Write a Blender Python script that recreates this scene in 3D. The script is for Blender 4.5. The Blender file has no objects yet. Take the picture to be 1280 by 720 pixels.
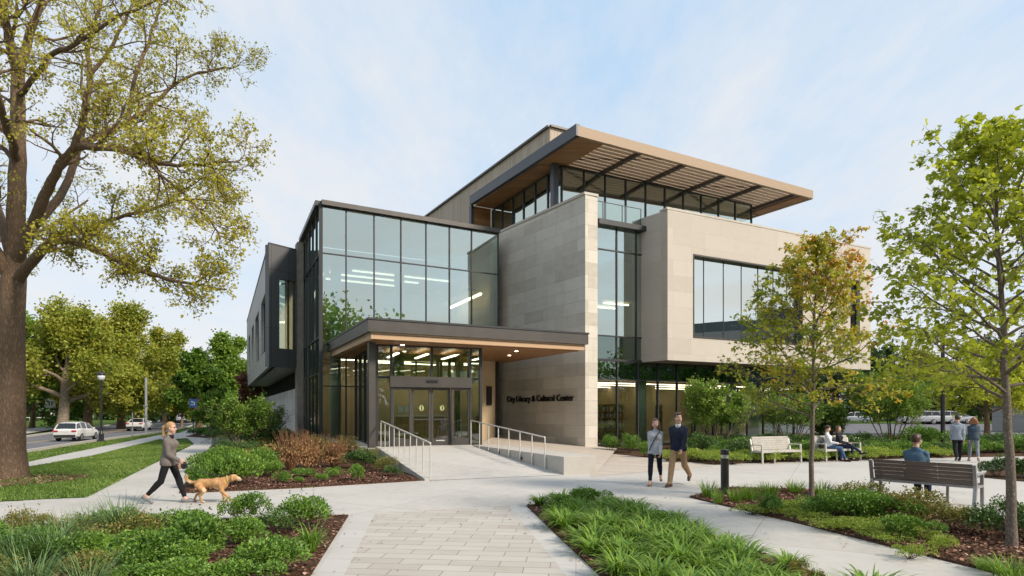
import bpy, bmesh, math, random
import numpy as np
from mathutils import Vector, Matrix
R = math.radians
SC = bpy.context.scene
COL = SC.collection
F, CX, HY, CAMH = 760.0, 640.0, 512.0, 1.9

# ------------------------------------------------------------------ tagging
def tag(o, label=None, cat=None, group=None, kind=None):
    if label: o['label'] = label
    if cat: o['category'] = cat
    if group: o['group'] = group
    if kind: o['kind'] = kind
    return o

def thing(name, label, cat, loc=(0, 0, 0), rz=0.0, group=None):
    o = bpy.data.objects.new(name, None)
    o.empty_display_size = 0.2
    COL.objects.link(o)
    o.location = loc
    o.rotation_euler = (0, 0, rz)
    return tag(o, label, cat, group)

KIDS = {}
def link(o, parent=None):
    COL.objects.link(o)
    if parent is not None:
        o.parent = parent
        KIDS.setdefault(parent.name, []).append(o)
    return o

def dup(root, loc, rz=0.0, scale=1.0, label=None, group=None):
    def rec(o, par):
        c = o.copy()
        link(c, par)
        for ch in list(KIDS.get(o.name, [])):
            rec(ch, c)
        return c
    c = rec(root, None)
    c.location = loc
    c.rotation_euler = (0, 0, rz)
    c.scale = scale if isinstance(scale, (tuple, list)) else (scale,) * 3
    if label: c['label'] = label
    if group: c['group'] = group
    return c

# ------------------------------------------------------------------ terrain
def smooth(t):
    t = min(1.0, max(0.0, t))
    return t * t * (3 - 2 * t)

def gz(x, y):
    d = (x + 25.4) * .946 + (y - 31.7) * .324
    return -0.35 + 0.35 * smooth((d - 0.5) / 8.5)

def G(px, py, dz=0.0):
    z = 0.0
    for _ in range(12):
        Y = (CAMH - z - dz) * F / (py - HY)
        X = (px - CX) / F * Y
        z = gz(X, Y)
    return Vector((X, Y, z + dz))

def PZ(px, py, z):
    Y = (CAMH - z) * F / (py - HY)
    return Vector(((px - CX) / F * Y, Y, z))

def PY(px, Y):
    return Vector(((px - CX) / F * Y, Y))

# ------------------------------------------------------------------ mesh building
class MB:
    def __init__(self):
        self.v, self.f, self.m = [], [], []
    def quad(self, *pts, m=0):
        i = len(self.v)
        self.v += [tuple(p) for p in pts]
        self.f.append(tuple(range(i, i + len(pts))))
        self.m.append(m)
    def hexa(self, a, b, m=0):
        """a, b: 4 bottom + 4 top corners, both counter-clockwise from above"""
        i = len(self.v)
        self.v += [tuple(p) for p in a] + [tuple(p) for p in b]
        fs = [(3, 2, 1, 0), (4, 5, 6, 7)] + [(k, (k + 1) % 4, 4 + (k + 1) % 4, 4 + k) for k in range(4)]
        for f in fs:
            self.f.append(tuple(i + j for j in f)); self.m.append(m)
    def box(self, c, s, rz=0.0, m=0):
        cx, cy, cz = c
        hx, hy, hz = s[0] / 2, s[1] / 2, s[2] / 2
        ca, sa = math.cos(rz), math.sin(rz)
        q = [(cx + x * ca - y * sa, cy + x * sa + y * ca) for x, y in ((-hx, -hy), (hx, -hy), (hx, hy), (-hx, hy))]
        self.hexa([(x, y, cz - hz) for x, y in q], [(x, y, cz + hz) for x, y in q], m)
    def prism(self, poly, z0, z1, m=0):
        n = len(poly)
        area = sum(poly[i][0] * poly[(i + 1) % n][1] - poly[(i + 1) % n][0] * poly[i][1] for i in range(n))
        if area < 0: poly = list(poly)[::-1]
        i = len(self.v)
        f0 = z0 if callable(z0) else (lambda x, y: z0)
        f1 = z1 if callable(z1) else (lambda x, y: z1)
        self.v += [(p[0], p[1], f0(p[0], p[1])) for p in poly] + [(p[0], p[1], f1(p[0], p[1])) for p in poly]
        self.f.append(tuple(i + k for k in range(n))[::-1]); self.m.append(m)
        self.f.append(tuple(i + n + k for k in range(n))); self.m.append(m)
        for k in range(n):
            k2 = (k + 1) % n
            self.f.append((i + k, i + k2, i + n + k2, i + n + k)); self.m.append(m)
    def bar(self, a, b, w, h=None, m=0, up=(0, 0, 1)):
        """rectangular bar from a to b, w wide (sideways), h high"""
        h = h or w
        a, b = Vector(a), Vector(b)
        d = (b - a).normalized()
        up = Vector(up)
        if abs(d.dot(up)) > .98: up = Vector((0, 1, 0))
        s = d.cross(up).normalized(); u = s.cross(d).normalized()
        s *= w / 2; u *= h / 2
        i = len(self.v)
        for p in (a, b):
            self.v += [tuple(p - s - u), tuple(p + s - u), tuple(p + s + u), tuple(p - s + u)]
        for f in ((0, 1, 2, 3)[::-1], (4, 5, 6, 7)) + tuple((k, (k + 1) % 4, 4 + (k + 1) % 4, 4 + k) for k in range(4)):
            self.f.append(tuple(i + j for j in f)); self.m.append(m)
    def tube(self, pts, rad, n=8, m=0, cap=True):
        pts = [Vector(p) for p in pts]
        if not isinstance(rad, (list, tuple)): rad = [rad] * len(pts)
        i = len(self.v)
        ref = None
        for k, p in enumerate(pts):
            d = (pts[min(k + 1, len(pts) - 1)] - pts[max(k - 1, 0)])
            d = d.normalized() if d.length > 1e-9 else Vector((0, 0, 1))
            if ref is None:
                ref = Vector((1, 0, 0)) if abs(d.x) < .8 else Vector((0, 1, 0))
            s = (ref - d * ref.dot(d)).normalized(); u = d.cross(s); ref = s
            for j in range(n):
                t = 2 * math.pi * j / n
                self.v.append(tuple(p + (s * math.cos(t) + u * math.sin(t)) * rad[k]))
        for k in range(len(pts) - 1):
            for j in range(n):
                j2 = (j + 1) % n
                self.f.append((i + k * n + j, i + k * n + j2, i + (k + 1) * n + j2, i + (k + 1) * n + j)); self.m.append(m)
        if cap:
            self.f.append(tuple(i + j for j in range(n))[::-1]); self.m.append(m)
            e = i + (len(pts) - 1) * n
            self.f.append(tuple(e + j for j in range(n))); self.m.append(m)
    def lathe(self, c, prof, n=16, m=0):
        """prof: (r, z) pairs from bottom to top"""
        self.tube([(c[0], c[1], c[2] + z) for r, z in prof], [max(r, .0005) for r, z in prof], n, m)
    def ball(self, c, r, n=10, m=0, s=(1, 1, 1)):
        i = len(self.v); h = max(4, n // 2 + 1)
        for a in range(h + 1):
            th = math.pi * a / h
            rr = max(math.sin(th), .002)
            for j in range(n):
                t = 2 * math.pi * j / n
                self.v.append((c[0] + r * s[0] * rr * math.cos(t), c[1] + r * s[1] * rr * math.sin(t), c[2] - r * s[2] * math.cos(th)))
        for a in range(h):
            for j in range(n):
                j2 = (j + 1) % n
                self.f.append((i + a * n + j, i + a * n + j2, i + (a + 1) * n + j2, i + (a + 1) * n + j)); self.m.append(m)
    def build(self, name, mats, parent=None, world=True, smooth=False, bevel=0.0):
        me = bpy.data.meshes.new(name)
        V = self.v
        if parent is not None and world:
            l = parent.location
            p = parent.parent
            V = [(v[0] - l[0], v[1] - l[1], v[2] - l[2]) for v in V]
            while p is not None:
                V = [(v[0] - p.location[0], v[1] - p.location[1], v[2] - p.location[2]) for v in V]
                p = p.parent
        me.from_pydata(V, [], self.f)
        if not isinstance(mats, (list, tuple)): mats = [mats]
        for x in mats: me.materials.append(x)
        if len(mats) > 1: me.polygons.foreach_set('material_index', self.m)
        uvl = me.uv_layers.new(name='UVMap')
        uv = np.zeros(len(me.loops) * 2, dtype=np.float32)
        for p in me.polygons:
            n = p.normal
            if abs(n.z) > .72:
                for li in p.loop_indices:
                    c = self.v[me.loops[li].vertex_index]
                    uv[2 * li], uv[2 * li + 1] = c[0], c[1]
            else:
                L = math.hypot(n.x, n.y)
                tx, ty = -n.y / L, n.x / L
                for li in p.loop_indices:
                    c = self.v[me.loops[li].vertex_index]
                    uv[2 * li], uv[2 * li + 1] = c[0] * tx + c[1] * ty, c[2]
        uvl.data.foreach_set('uv', uv)
        if smooth: me.polygons.foreach_set('use_smooth', [True] * len(me.polygons))
        me.update()
        if bevel:
            bm = bmesh.new(); bm.from_mesh(me)
            es = [e for e in bm.edges if len(e.link_faces) == 2 and e.calc_face_angle(0) > .5]
            bmesh.ops.bevel(bm, geom=es, offset=bevel, segments=2, affect='EDGES', profile=.6, clamp_overlap=True)
            bm.to_mesh(me); bm.free()
        return link(bpy.data.objects.new(name, me), parent)

def np_mesh(name, V, Fc, mat, parent=None, tint=None, smooth=False, offset=(0, 0, 0)):
    """V (N,3), Fc (M,k) all same polygon size; tint per face"""
    me = bpy.data.meshes.new(name)
    V = np.asarray(V, dtype=np.float32) - np.asarray(offset, dtype=np.float32)
    Fc = np.asarray(Fc, dtype=np.int32)
    M, k = Fc.shape
    me.vertices.add(len(V)); me.vertices.foreach_set('co', V.ravel())
    me.loops.add(M * k); me.loops.foreach_set('vertex_index', Fc.ravel())
    me.polygons.add(M)
    me.polygons.foreach_set('loop_start', np.arange(0, M * k, k, dtype=np.int32))
    me.polygons.foreach_set('loop_total', np.full(M, k, dtype=np.int32))
    if smooth: me.polygons.foreach_set('use_smooth', np.ones(M, dtype=bool))
    for x in (mat if isinstance(mat, (list, tuple)) else [mat]): me.materials.append(x)
    if tint is not None:
        at = me.attributes.new('tint', 'FLOAT', 'FACE')
        at.data.foreach_set('value', np.asarray(tint, dtype=np.float32))
    me.update(calc_edges=True)
    me.validate()
    return link(bpy.data.objects.new(name, me), parent)

# ------------------------------------------------------------------ materials
def newmat(name):
    m = bpy.data.materials.new(name); m.use_nodes = True
    nt = m.node_tree
    for n in list(nt.nodes): nt.nodes.remove(n)
    out = nt.nodes.new('ShaderNodeOutputMaterial')
    return m, nt, out

def N(nt, typ, **kw):
    n = nt.nodes.new(typ)
    for k, v in kw.items():
        if k in n.inputs.keys() if hasattr(n.inputs, 'keys') else False: n.inputs[k].default_value = v
        else: setattr(n, k, v)
    return n

def L(nt, a, b): nt.links.new(a, b)

def c4(c): return (c[0], c[1], c[2], 1.0)

def ramp(nt, fac, stops):
    r = nt.nodes.new('ShaderNodeValToRGB')
    while len(r.color_ramp.elements) < len(stops): r.color_ramp.elements.new(.5)
    for e, (p, c) in zip(r.color_ramp.elements, stops):
        e.position = p; e.color = c4(c)
    L(nt, fac, r.inputs[0])
    return r.outputs[0]

def noise(nt, vec, scale, detail=4, rough=.55, dim='3D'):
    n = nt.nodes.new('ShaderNodeTexNoise')
    n.inputs['Scale'].default_value = scale; n.inputs['Detail'].default_value = detail
    n.inputs['Roughness'].default_value = rough
    if vec is not None: L(nt, vec, n.inputs['Vector'])
    return n.outputs['Fac']

def mathn(nt, op, a, b=None, c=None, clamp=False):
    n = nt.nodes.new('ShaderNodeMath'); n.operation = op; n.use_clamp = clamp
    for i, x in enumerate((a, b, c)):
        if x is None: continue
        if isinstance(x, (int, float)): n.inputs[i].default_value = x
        else: L(nt, x, n.inputs[i])
    return n.outputs[0]

def mixc(nt, fac, a, b, mode='MIX'):
    n = nt.nodes.new('ShaderNodeMix'); n.data_type = 'RGBA'; n.blend_type = mode
    def put(sock, x):
        if isinstance(x, (tuple, list)): sock.default_value = c4(x)
        elif isinstance(x, (int, float)): sock.default_value = x
        else: L(nt, x, sock)
    put(n.inputs[0], fac); put(n.inputs[6], a); put(n.inputs[7], b)
    return n.outputs[2]

def bump(nt, h, strength=.3, dist=.02):
    b = nt.nodes.new('ShaderNodeBump')
    b.inputs['Strength'].default_value = strength; b.inputs['Distance'].default_value = dist
    L(nt, h, b.inputs['Height'])
    return b.outputs[0]

def coords(nt, kind='Object'):
    return nt.nodes.new('ShaderNodeTexCoord').outputs[kind]

def mapping(nt, vec, scale=(1, 1, 1), rot=(0, 0, 0), loc=(0, 0, 0)):
    m = nt.nodes.new('ShaderNodeMapping')
    m.inputs['Scale'].default_value = scale; m.inputs['Rotation'].default_value = rot; m.inputs['Location'].default_value = loc
    L(nt, vec, m.inputs['Vector'])
    return m.outputs[0]

def principled(nt, out, col, rough=.6, metal=0.0, normal=None, spec=.5):
    p = nt.nodes.new('ShaderNodeBsdfPrincipled')
    if isinstance(col, (tuple, list)): p.inputs['Base Color'].default_value = c4(col)
    else: L(nt, col, p.inputs['Base Color'])
    if isinstance(rough, (int, float)): p.inputs['Roughness'].default_value = rough
    else: L(nt, rough, p.inputs['Roughness'])
    p.inputs['Metallic'].default_value = metal
    p.inputs['Specular IOR Level'].default_value = spec
    if normal is not None: L(nt, normal, p.inputs['Normal'])
    L(nt, p.outputs[0], out.inputs[0])
    return p

def simple(name, col, rough=.6, metal=0.0, var=.12, scale=6.0, bumpy=0.0, spec=.5, kind='Object'):
    m, nt, out = newmat(name)
    vec = coords(nt, kind)
    f = noise(nt, vec, scale, 5)
    lo = [max(0, x * (1 - var)) for x in col]; hi = [min(1, x * (1 + var)) for x in col]
    c = ramp(nt, f, [(.3, lo), (.7, hi)])
    nm = bump(nt, noise(nt, vec, scale * 8, 4), bumpy, .01) if bumpy else None
    principled(nt, out, c, rough, metal, nm, spec)
    return m

def emit(name, col, s):
    m, nt, out = newmat(name)
    e = nt.nodes.new('ShaderNodeEmission'); e.inputs[0].default_value = c4(col); e.inputs[1].default_value = s
    L(nt, e.outputs[0], out.inputs[0])
    return m

def glassmat(name, tint=(.74, .84, .82), base=.20, k=1.5, refl=(.92, .97, 1.0)):
    m, nt, out = newmat(name)
    fr = nt.nodes.new('ShaderNodeFresnel'); fr.inputs[0].default_value = 1.5
    fac = mathn(nt, 'MULTIPLY_ADD', fr.outputs[0], k, base, clamp=True)
    t = nt.nodes.new('ShaderNodeBsdfTransparent'); t.inputs[0].default_value = c4(tint)
    g = nt.nodes.new('ShaderNodeBsdfGlossy'); g.inputs['Roughness'].default_value = 0.0
    g.inputs['Color'].default_value = c4(refl)
    w = noise(nt, coords(nt), .35, 1)
    L(nt, bump(nt, w, .05, .02), g.inputs['Normal'])
    x = nt.nodes.new('ShaderNodeMixShader')
    L(nt, fac, x.inputs[0]); L(nt, t.outputs[0], x.inputs[1]); L(nt, g.outputs[0], x.inputs[2])
    L(nt, x.outputs[0], out.inputs[0])
    return m

def stonemat(name, cols, bw, bh, mortar=.006, mcol=(.20, .18, .15), rough=.8, off=.5, bumps=.15, loc=(0, 0, 0), rot=0.0, stain=.42):
    m, nt, out = newmat(name)
    vec = mapping(nt, coords(nt, 'UV'), loc=loc, rot=(0, 0, rot))
    b = nt.nodes.new('ShaderNodeTexBrick')
    b.offset = off; b.squash = 1.0
    b.inputs['Scale'].default_value = 1.0
    b.inputs['Brick Width'].default_value = bw; b.inputs['Row Height'].default_value = bh
    b.inputs['Mortar Size'].default_value = mortar; b.inputs['Mortar Smooth'].default_value = .1
    b.inputs['Color1'].default_value = (0, 0, 0, 1); b.inputs['Color2'].default_value = (1, 1, 1, 1)
    b.inputs['Mortar'].default_value = (.5, .5, .5, 1)
    b.inputs['Bias'].default_value = 0.0
    L(nt, vec, b.inputs['Vector'])
    n1 = noise(nt, mapping(nt, vec, (1, 2.2, 1)), 1.6, 6, .62)
    n2 = noise(nt, vec, 26, 4, .6)
    f = mathn(nt, 'MULTIPLY_ADD', b.outputs['Color'], .50, mathn(nt, 'MULTIPLY_ADD', n1, .60, mathn(nt, 'MULTIPLY', n2, .2)))
    f = mathn(nt, 'SUBTRACT', f, .15)
    c = ramp(nt, f, [(.1 + .8 * i / (len(cols) - 1), x) for i, x in enumerate(cols)])
    n3 = noise(nt, mapping(nt, vec, (1.2, .25, 1)), 1.1, 5, .6)
    st = mathn(nt, 'MULTIPLY', mathn(nt, 'SUBTRACT', n3, .52, clamp=True), stain * 4, clamp=True)
    c = mixc(nt, st, c, mixc(nt, .5, c, (.22, .20, .17)))
    c = mixc(nt, b.outputs['Fac'], c, mcol)
    h = mathn(nt, 'MULTIPLY_ADD', b.outputs['Fac'], -1.0, mathn(nt, 'MULTIPLY', n2, .35))
    principled(nt, out, c, rough, 0, bump(nt, h, bumps, .01), .3)
    return m

def woodmat(name, c0, c1, plank=.12, rough=.5, axis=0):
    """boards laid along the UV axis"""
    m, nt, out = newmat(name)
    uv = coords(nt, 'UV')
    sep = nt.nodes.new('ShaderNodeSeparateXYZ'); L(nt, uv, sep.inputs[0])
    a = sep.outputs[1 - axis]
    t = mathn(nt, 'DIVIDE', a, plank)
    idx = mathn(nt, 'FLOOR', t)
    fr = mathn(nt, 'FRACT', t)
    wn = nt.nodes.new('ShaderNodeTexWhiteNoise'); wn.noise_dimensions = '1D'; L(nt, idx, wn.inputs['W'])
    g = noise(nt, mapping(nt, uv, (1.2, 22, 1) if axis == 0 else (22, 1.2, 1)), 1.4, 5, .6)
    f = mathn(nt, 'MULTIPLY_ADD', wn.outputs[0], .5, mathn(nt, 'MULTIPLY', g, .6))
    c = ramp(nt, f, [(.15, c0), (.85, c1)])
    gap = mathn(nt, 'LESS_THAN', fr, .06)
    c = mixc(nt, gap, c, [x * .25 for x in c0])
    h = mathn(nt, 'MULTIPLY_ADD', gap, -1.0, mathn(nt, 'MULTIPLY', g, .3))
    principled(nt, out, c, rough, 0, bump(nt, h, .25, .008), .35)
    return m

LEAF_GAIN = 2.05
def leafmat(name, cols, trans=.3, rough=.5, gloss=.35):
    """colour from the per-leaf 'tint' attribute, a little translucent"""
    m, nt, out = newmat(name)
    at = nt.nodes.new('ShaderNodeAttribute'); at.attribute_name = 'tint'
    oi = nt.nodes.new('ShaderNodeObjectInfo')
    f = mathn(nt, 'ADD', at.outputs['Fac'], mathn(nt, 'MULTIPLY_ADD', oi.outputs['Random'], .16, -.08), clamp=True)
    c = ramp(nt, f, [(i / (len(cols) - 1), (min(x[0] * LEAF_GAIN * 1.02, .6), min(x[1] * LEAF_GAIN * .95, .6), x[2] * LEAF_GAIN * 1.15)) for i, x in enumerate(cols)])
    p = nt.nodes.new('ShaderNodeBsdfPrincipled')
    L(nt, c, p.inputs['Base Color']); p.inputs['Roughness'].default_value = rough
    p.inputs['Specular IOR Level'].default_value = gloss
    t = nt.nodes.new('ShaderNodeBsdfTranslucent')
    L(nt, mixc(nt, 1.0, c, (1.0, 1.0, .55), 'MULTIPLY'), t.inputs[0])
    x = nt.nodes.new('ShaderNodeMixShader'); x.inputs[0].default_value = trans
    L(nt, p.outputs[0], x.inputs[1]); L(nt, t.outputs[0], x.inputs[2])
    L(nt, x.outputs[0], out.inputs[0])
    return m

def barkmat(name, c0, c1, scale=9.0, stretch=.18, strength=.8):
    m, nt, out = newmat(name)
    vec = mapping(nt, coords(nt), (1, 1, stretch))
    v = nt.nodes.new('ShaderNodeTexVoronoi'); v.feature = 'DISTANCE_TO_EDGE'; v.inputs['Scale'].default_value = scale
    wob = noise(nt, vec, scale * .8, 4)
    add = nt.nodes.new('ShaderNodeVectorMath'); add.operation = 'ADD'
    L(nt, vec, add.inputs[0])
    cb = nt.nodes.new('ShaderNodeCombineXYZ'); 
    w = mathn(nt, 'MULTIPLY', wob, .25); L(nt, w, cb.inputs[0]); L(nt, w, cb.inputs[1])
    L(nt, cb.outputs[0], add.inputs[1]); L(nt, add.outputs[0], v.inputs['Vector'])
    n = noise(nt, vec, scale * 2.2, 6, .65)
    h = mathn(nt, 'MULTIPLY_ADD', mathn(nt, 'MULTIPLY', v.outputs[0], 2.5, clamp=True), .6, mathn(nt, 'MULTIPLY', n, .5))
    c = ramp(nt, h, [(.15, [x * .45 for x in c0]), (.45, c0), (.85, c1)])
    principled(nt, out, c, .9, 0, bump(nt, h, strength, .03), .2)
    return m

MT = {}
MT['metal'] = simple('dark_bronze_metal', (.075, .070, .066), .42, .35, .10, 2.0)
MT['metal_frame'] = simple('charcoal_frame_metal', (.045, .047, .050), .40, .3, .08, 2.0)
MT['slat_wood'] = woodmat('muted_slat_wood', (.54, .40, .285), (.63, .485, .36), 4.0, .6, 0)
MT['metal_brown'] = simple('bronze_beam', (.10, .085, .075), .5, .3, .1, 3)
MT['metal_blue'] = simple('slate_metal_fascia', (.075, .085, .10), .45, .4, .08, 2.0)
MT['panel_dark'] = stonemat('charcoal_panels', [(.105, .107, .115), (.125, .127, .135)], 1.1, 3.2, .008, (.012, .012, .014), .42, 0.0, .1, stain=.05)
MT['panel_light'] = stonemat('grey_metal_panels', [(.26, .26, .26), (.33, .33, .325)], 2.4, 1.3, .008, (.06, .06, .06), .5, 0.0, .1, stain=.1)
MT['stone'] = stonemat('limestone_ashlar', [(.42, .38, .325), (.53, .49, .43), (.60, .56, .495), (.68, .635, .57)], 1.65, .58, .006, (.34, .31, .275), .85, .37, .12)
MT['stone_box'] = stonemat('limestone_panels', [(.45, .41, .355), (.495, .455, .40), (.535, .495, .44)], 2.1, .78, .005, (.38, .345, .30), .85, .43, .10, stain=.15)
MT['stone_grey'] = stonemat('grey_base_stone', [(.36, .36, .35), (.44, .44, .43), (.5, .5, .49)], 1.8, .9, .006, (.2, .2, .2), .85, .5, .1)
MT['pier'] = simple('board_concrete', (.19, .17, .145), .85, 0, .2, 3, .4)
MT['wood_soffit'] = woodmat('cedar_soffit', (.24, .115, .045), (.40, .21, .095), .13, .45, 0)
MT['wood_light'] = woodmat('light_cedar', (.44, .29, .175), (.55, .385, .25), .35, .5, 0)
MT['wood_siding'] = woodmat('pale_timber_cladding', (.34, .28, .22), (.45, .385, .315), .22, .7, 1)
MT['roof_edge'] = woodmat('weathered_roof_edge', (.34, .25, .17), (.42, .32, .23), 1.2, .6, 0)
MT['glass'] = glassmat('hall_glass', (.52, .66, .60), .48, .9, (.86, .99, .94))
MT['glass_clear'] = glassmat('clear_glass', (.76, .85, .79), .14, 1.1, (.88, .95, .92))
MT['glass_green'] = glassmat('green_glass', (.25, .38, .34), .22, 1.2, (.7, .9, .85))
MT['glass_mirror'] = glassmat('coated_glass', (.32, .40, .37), .70, .6, (.95, .99, .94))
MT['glass_dark'] = glassmat('dark_glass', (.30, .36, .36), .12, 1.0)
MT['interior'] = simple('interior_plaster', (.62, .49, .32), .9, 0, .08, 1.0)
MT['interior_ceiling'] = simple('interior_ceiling', (.48, .43, .35), .9, 0, .05, 1.0)
MT['interior_floor'] = simple('interior_floor', (.26, .22, .17), .5, 0, .15, 1.5)
MT['ceiling_wood'] = woodmat('ceiling_slats', (.16, .10, .055), (.27, .18, .10), .25, .6, 0)
MT['interior_wood'] = woodmat('interior_oak', (.33, .19, .08), (.48, .29, .13), .2, .5, 1)
MT['column_green'] = simple('painted_column', (.42, .50, .45), .6, 0, .06)
MT['lamp_strip'] = emit('warm_lamp_strip', (1.0, .82, .60), 2.4)
MT['lamp_white'] = emit('white_lamp_strip', (1.0, .90, .74), .65)
MT['lamp_spot'] = emit('downlight_lamp', (1.0, .84, .6), 5.0)
MT['steel'] = simple('brushed_steel', (.70, .68, .64), .38, .45, .06, 20)
MT['alu'] = simple('painted_aluminium', (.55, .55, .54), .4, .6, .06, 20)
MT['black'] = simple('black_paint', (.018, .018, .020), .35, .0, .15, 10)
MT['white_paint'] = simple('white_marking', (.75, .75, .72), .7, 0, .15, 8)
MT['letter'] = simple('black_letters', (.012, .011, .010), .4, .2, .1)
# ================================================================== camera, light, sky
cam = bpy.data.cameras.new('camera'); camo = bpy.data.objects.new('camera', cam); COL.objects.link(camo)
cam.lens = 36.0 * F / 1280.0; cam.sensor_width = 36.0
cam.shift_y = (HY - 360.0) / 1280.0
cam.clip_start = .1; cam.clip_end = 3000
camo.location = (0, 0, CAMH); camo.rotation_euler = (R(90), 0, 0)
SC.camera = camo

SUN_AZ, SUN_EL = R(60), R(37)       # from straight behind the camera towards the right
sd = Vector((math.sin(SUN_AZ) * math.cos(SUN_EL), -math.cos(SUN_AZ) * math.cos(SUN_EL), math.sin(SUN_EL)))
sl = bpy.data.lights.new('sun', 'SUN'); sl.energy = 1.65; sl.angle = R(10); sl.color = (1.0, .87, .71)
so = bpy.data.objects.new('sun', sl); COL.objects.link(so)
so.rotation_euler = sd.to_track_quat('Z', 'Y').to_euler(); so.location = (20, -20, 40)

w = bpy.data.worlds.new('World'); SC.world = w; w.use_nodes = True
nt = w.node_tree
for n in list(nt.nodes): nt.nodes.remove(n)
wo = nt.nodes.new('ShaderNodeOutputWorld'); bg = nt.nodes.new('ShaderNodeBackground')
sky = nt.nodes.new('ShaderNodeTexSky'); sky.sky_type = 'NISHITA'; sky.sun_disc = False
sky.sun_elevation = SUN_EL; sky.sun_rotation = math.pi - SUN_AZ
sky.air_density = 1.0; sky.dust_density = 1.5; sky.ozone_density = 1.0
gen = coords(nt, 'Generated')
sep = nt.nodes.new('ShaderNodeSeparateXYZ'); L(nt, gen, sep.inputs[0])
zz = mathn(nt, 'MAXIMUM', sep.outputs[2], .0)
zp = mathn(nt, 'ADD', zz, .12)
cb = nt.nodes.new('ShaderNodeCombineXYZ')
L(nt, mathn(nt, 'DIVIDE', sep.outputs[0], zp), cb.inputs[0]); L(nt, mathn(nt, 'DIVIDE', sep.outputs[1], zp), cb.inputs[1])
wsp = noise(nt, mapping(nt, cb.outputs[0], (1.0, .42, 1), (0, 0, R(34))), 1.7, 9, .66)
big = noise(nt, mapping(nt, cb.outputs[0], (.5, .3, 1), (0, 0, R(10)), (3.1, 1.7, 0)), .9, 3, .5)
cl = mathn(nt, 'MULTIPLY_ADD', wsp, .75, mathn(nt, 'MULTIPLY', big, .6))
cl = ramp(nt, cl, [(.50, (0, 0, 0)), (.78, (1, 1, 1))])
hz = mathn(nt, 'POWER', mathn(nt, 'SUBTRACT', 1.0, zz, clamp=True), 4.0)
skyc = mixc(nt, 1.0, sky.outputs[0], (1.0, 1.0, 1.0), 'MULTIPLY')
skyc = mixc(nt, .82, skyc, (1.52, 2.32, 3.15))
skyc = mixc(nt, mathn(nt, 'MULTIPLY', hz, .85), skyc, (2.95, 2.76, 2.68))
skyc = mixc(nt, mathn(nt, 'MULTIPLY', cl, .80), skyc, (2.95, 2.90, 2.88))
L(nt, skyc, bg.inputs[0]); bg.inputs[1].default_value = .10
L(nt, bg.outputs[0], wo.inputs[0])

SC.view_settings.view_transform = 'Standard'; SC.view_settings.look = 'None'
SC.view_settings.exposure = 1.6; SC.view_settings.gamma = 1.0
SC.cycles.use_denoising = True
SC.cycles.max_bounces = 7; SC.cycles.diffuse_bounces = 4; SC.cycles.glossy_bounces = 4
SC.cycles.transmission_bounces = 4; SC.cycles.transparent_max_bounces = 14
SC.cycles.caustics_reflective = False; SC.cycles.caustics_refractive = False
SC.cycles.sample_clamp_indirect = 4.0
SC.cycles.use_adaptive_sampling = True; SC.cycles.adaptive_threshold = .02

# ================================================================== ground materials
def concretemat(name, c, jw=3.0, jh=3.0, rot=0.0, loc=(0, 0, 0), joint=.006, var=.10):
    m, nt, out = newmat(name)
    uv = coords(nt, 'UV')
    vec = mapping(nt, uv, rot=(0, 0, rot), loc=loc)
    n1 = noise(nt, uv, .45, 6, .6); n2 = noise(nt, uv, 5.0, 6, .65); n3 = noise(nt, uv, 90, 3, .6)
    b = nt.nodes.new('ShaderNodeTexBrick'); b.offset = 0.0
    b.inputs['Scale'].default_value = 1.0; b.inputs['Brick Width'].default_value = jw; b.inputs['Row Height'].default_value = jh
    b.inputs['Mortar Size'].default_value = joint; b.inputs['Mortar Smooth'].default_value = .2
    b.inputs['Color1'].default_value = (0, 0, 0, 1); b.inputs['Color2'].default_value = (1, 1, 1, 1)
    L(nt, vec, b.inputs['Vector'])
    f = mathn(nt, 'MULTIPLY_ADD', n1, .5, mathn(nt, 'MULTIPLY_ADD', n2, .35, mathn(nt, 'MULTIPLY_ADD', n3, .15, mathn(nt, 'MULTIPLY', b.outputs['Color'], .12))))
    col = ramp(nt, f, [(.32, [x * (1 - var * 1.6) for x in c]), (.55, c), (.75, [x * (1 + var * .7) for x in c])])
    st = mathn(nt, 'MULTIPLY', mathn(nt, 'SUBTRACT', noise(nt, mapping(nt, uv, loc=(7, 3, 0)), .9, 7, .7), .56, clamp=True), 3.0, clamp=True)
    col = mixc(nt, st, col, [x * .62 for x in c])
    sp_ = mathn(nt, 'MULTIPLY', mathn(nt, 'SUBTRACT', noise(nt, uv, 7.0, 2, .5), .73, clamp=True), 6.0, clamp=True)
    col = mixc(nt, sp_, col, [x * .45 for x in c])
    col = mixc(nt, mathn(nt, 'MULTIPLY', b.outputs['Fac'], .75), col, [x * .30 for x in c])
    h = mathn(nt, 'MULTIPLY_ADD', b.outputs['Fac'], -2.0, mathn(nt, 'MULTIPLY_ADD', n3, .3, mathn(nt, 'MULTIPLY', n2, .2)))
    principled(nt, out, col, .82, 0, bump(nt, h, .2, .006), .3)
    return m

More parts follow.
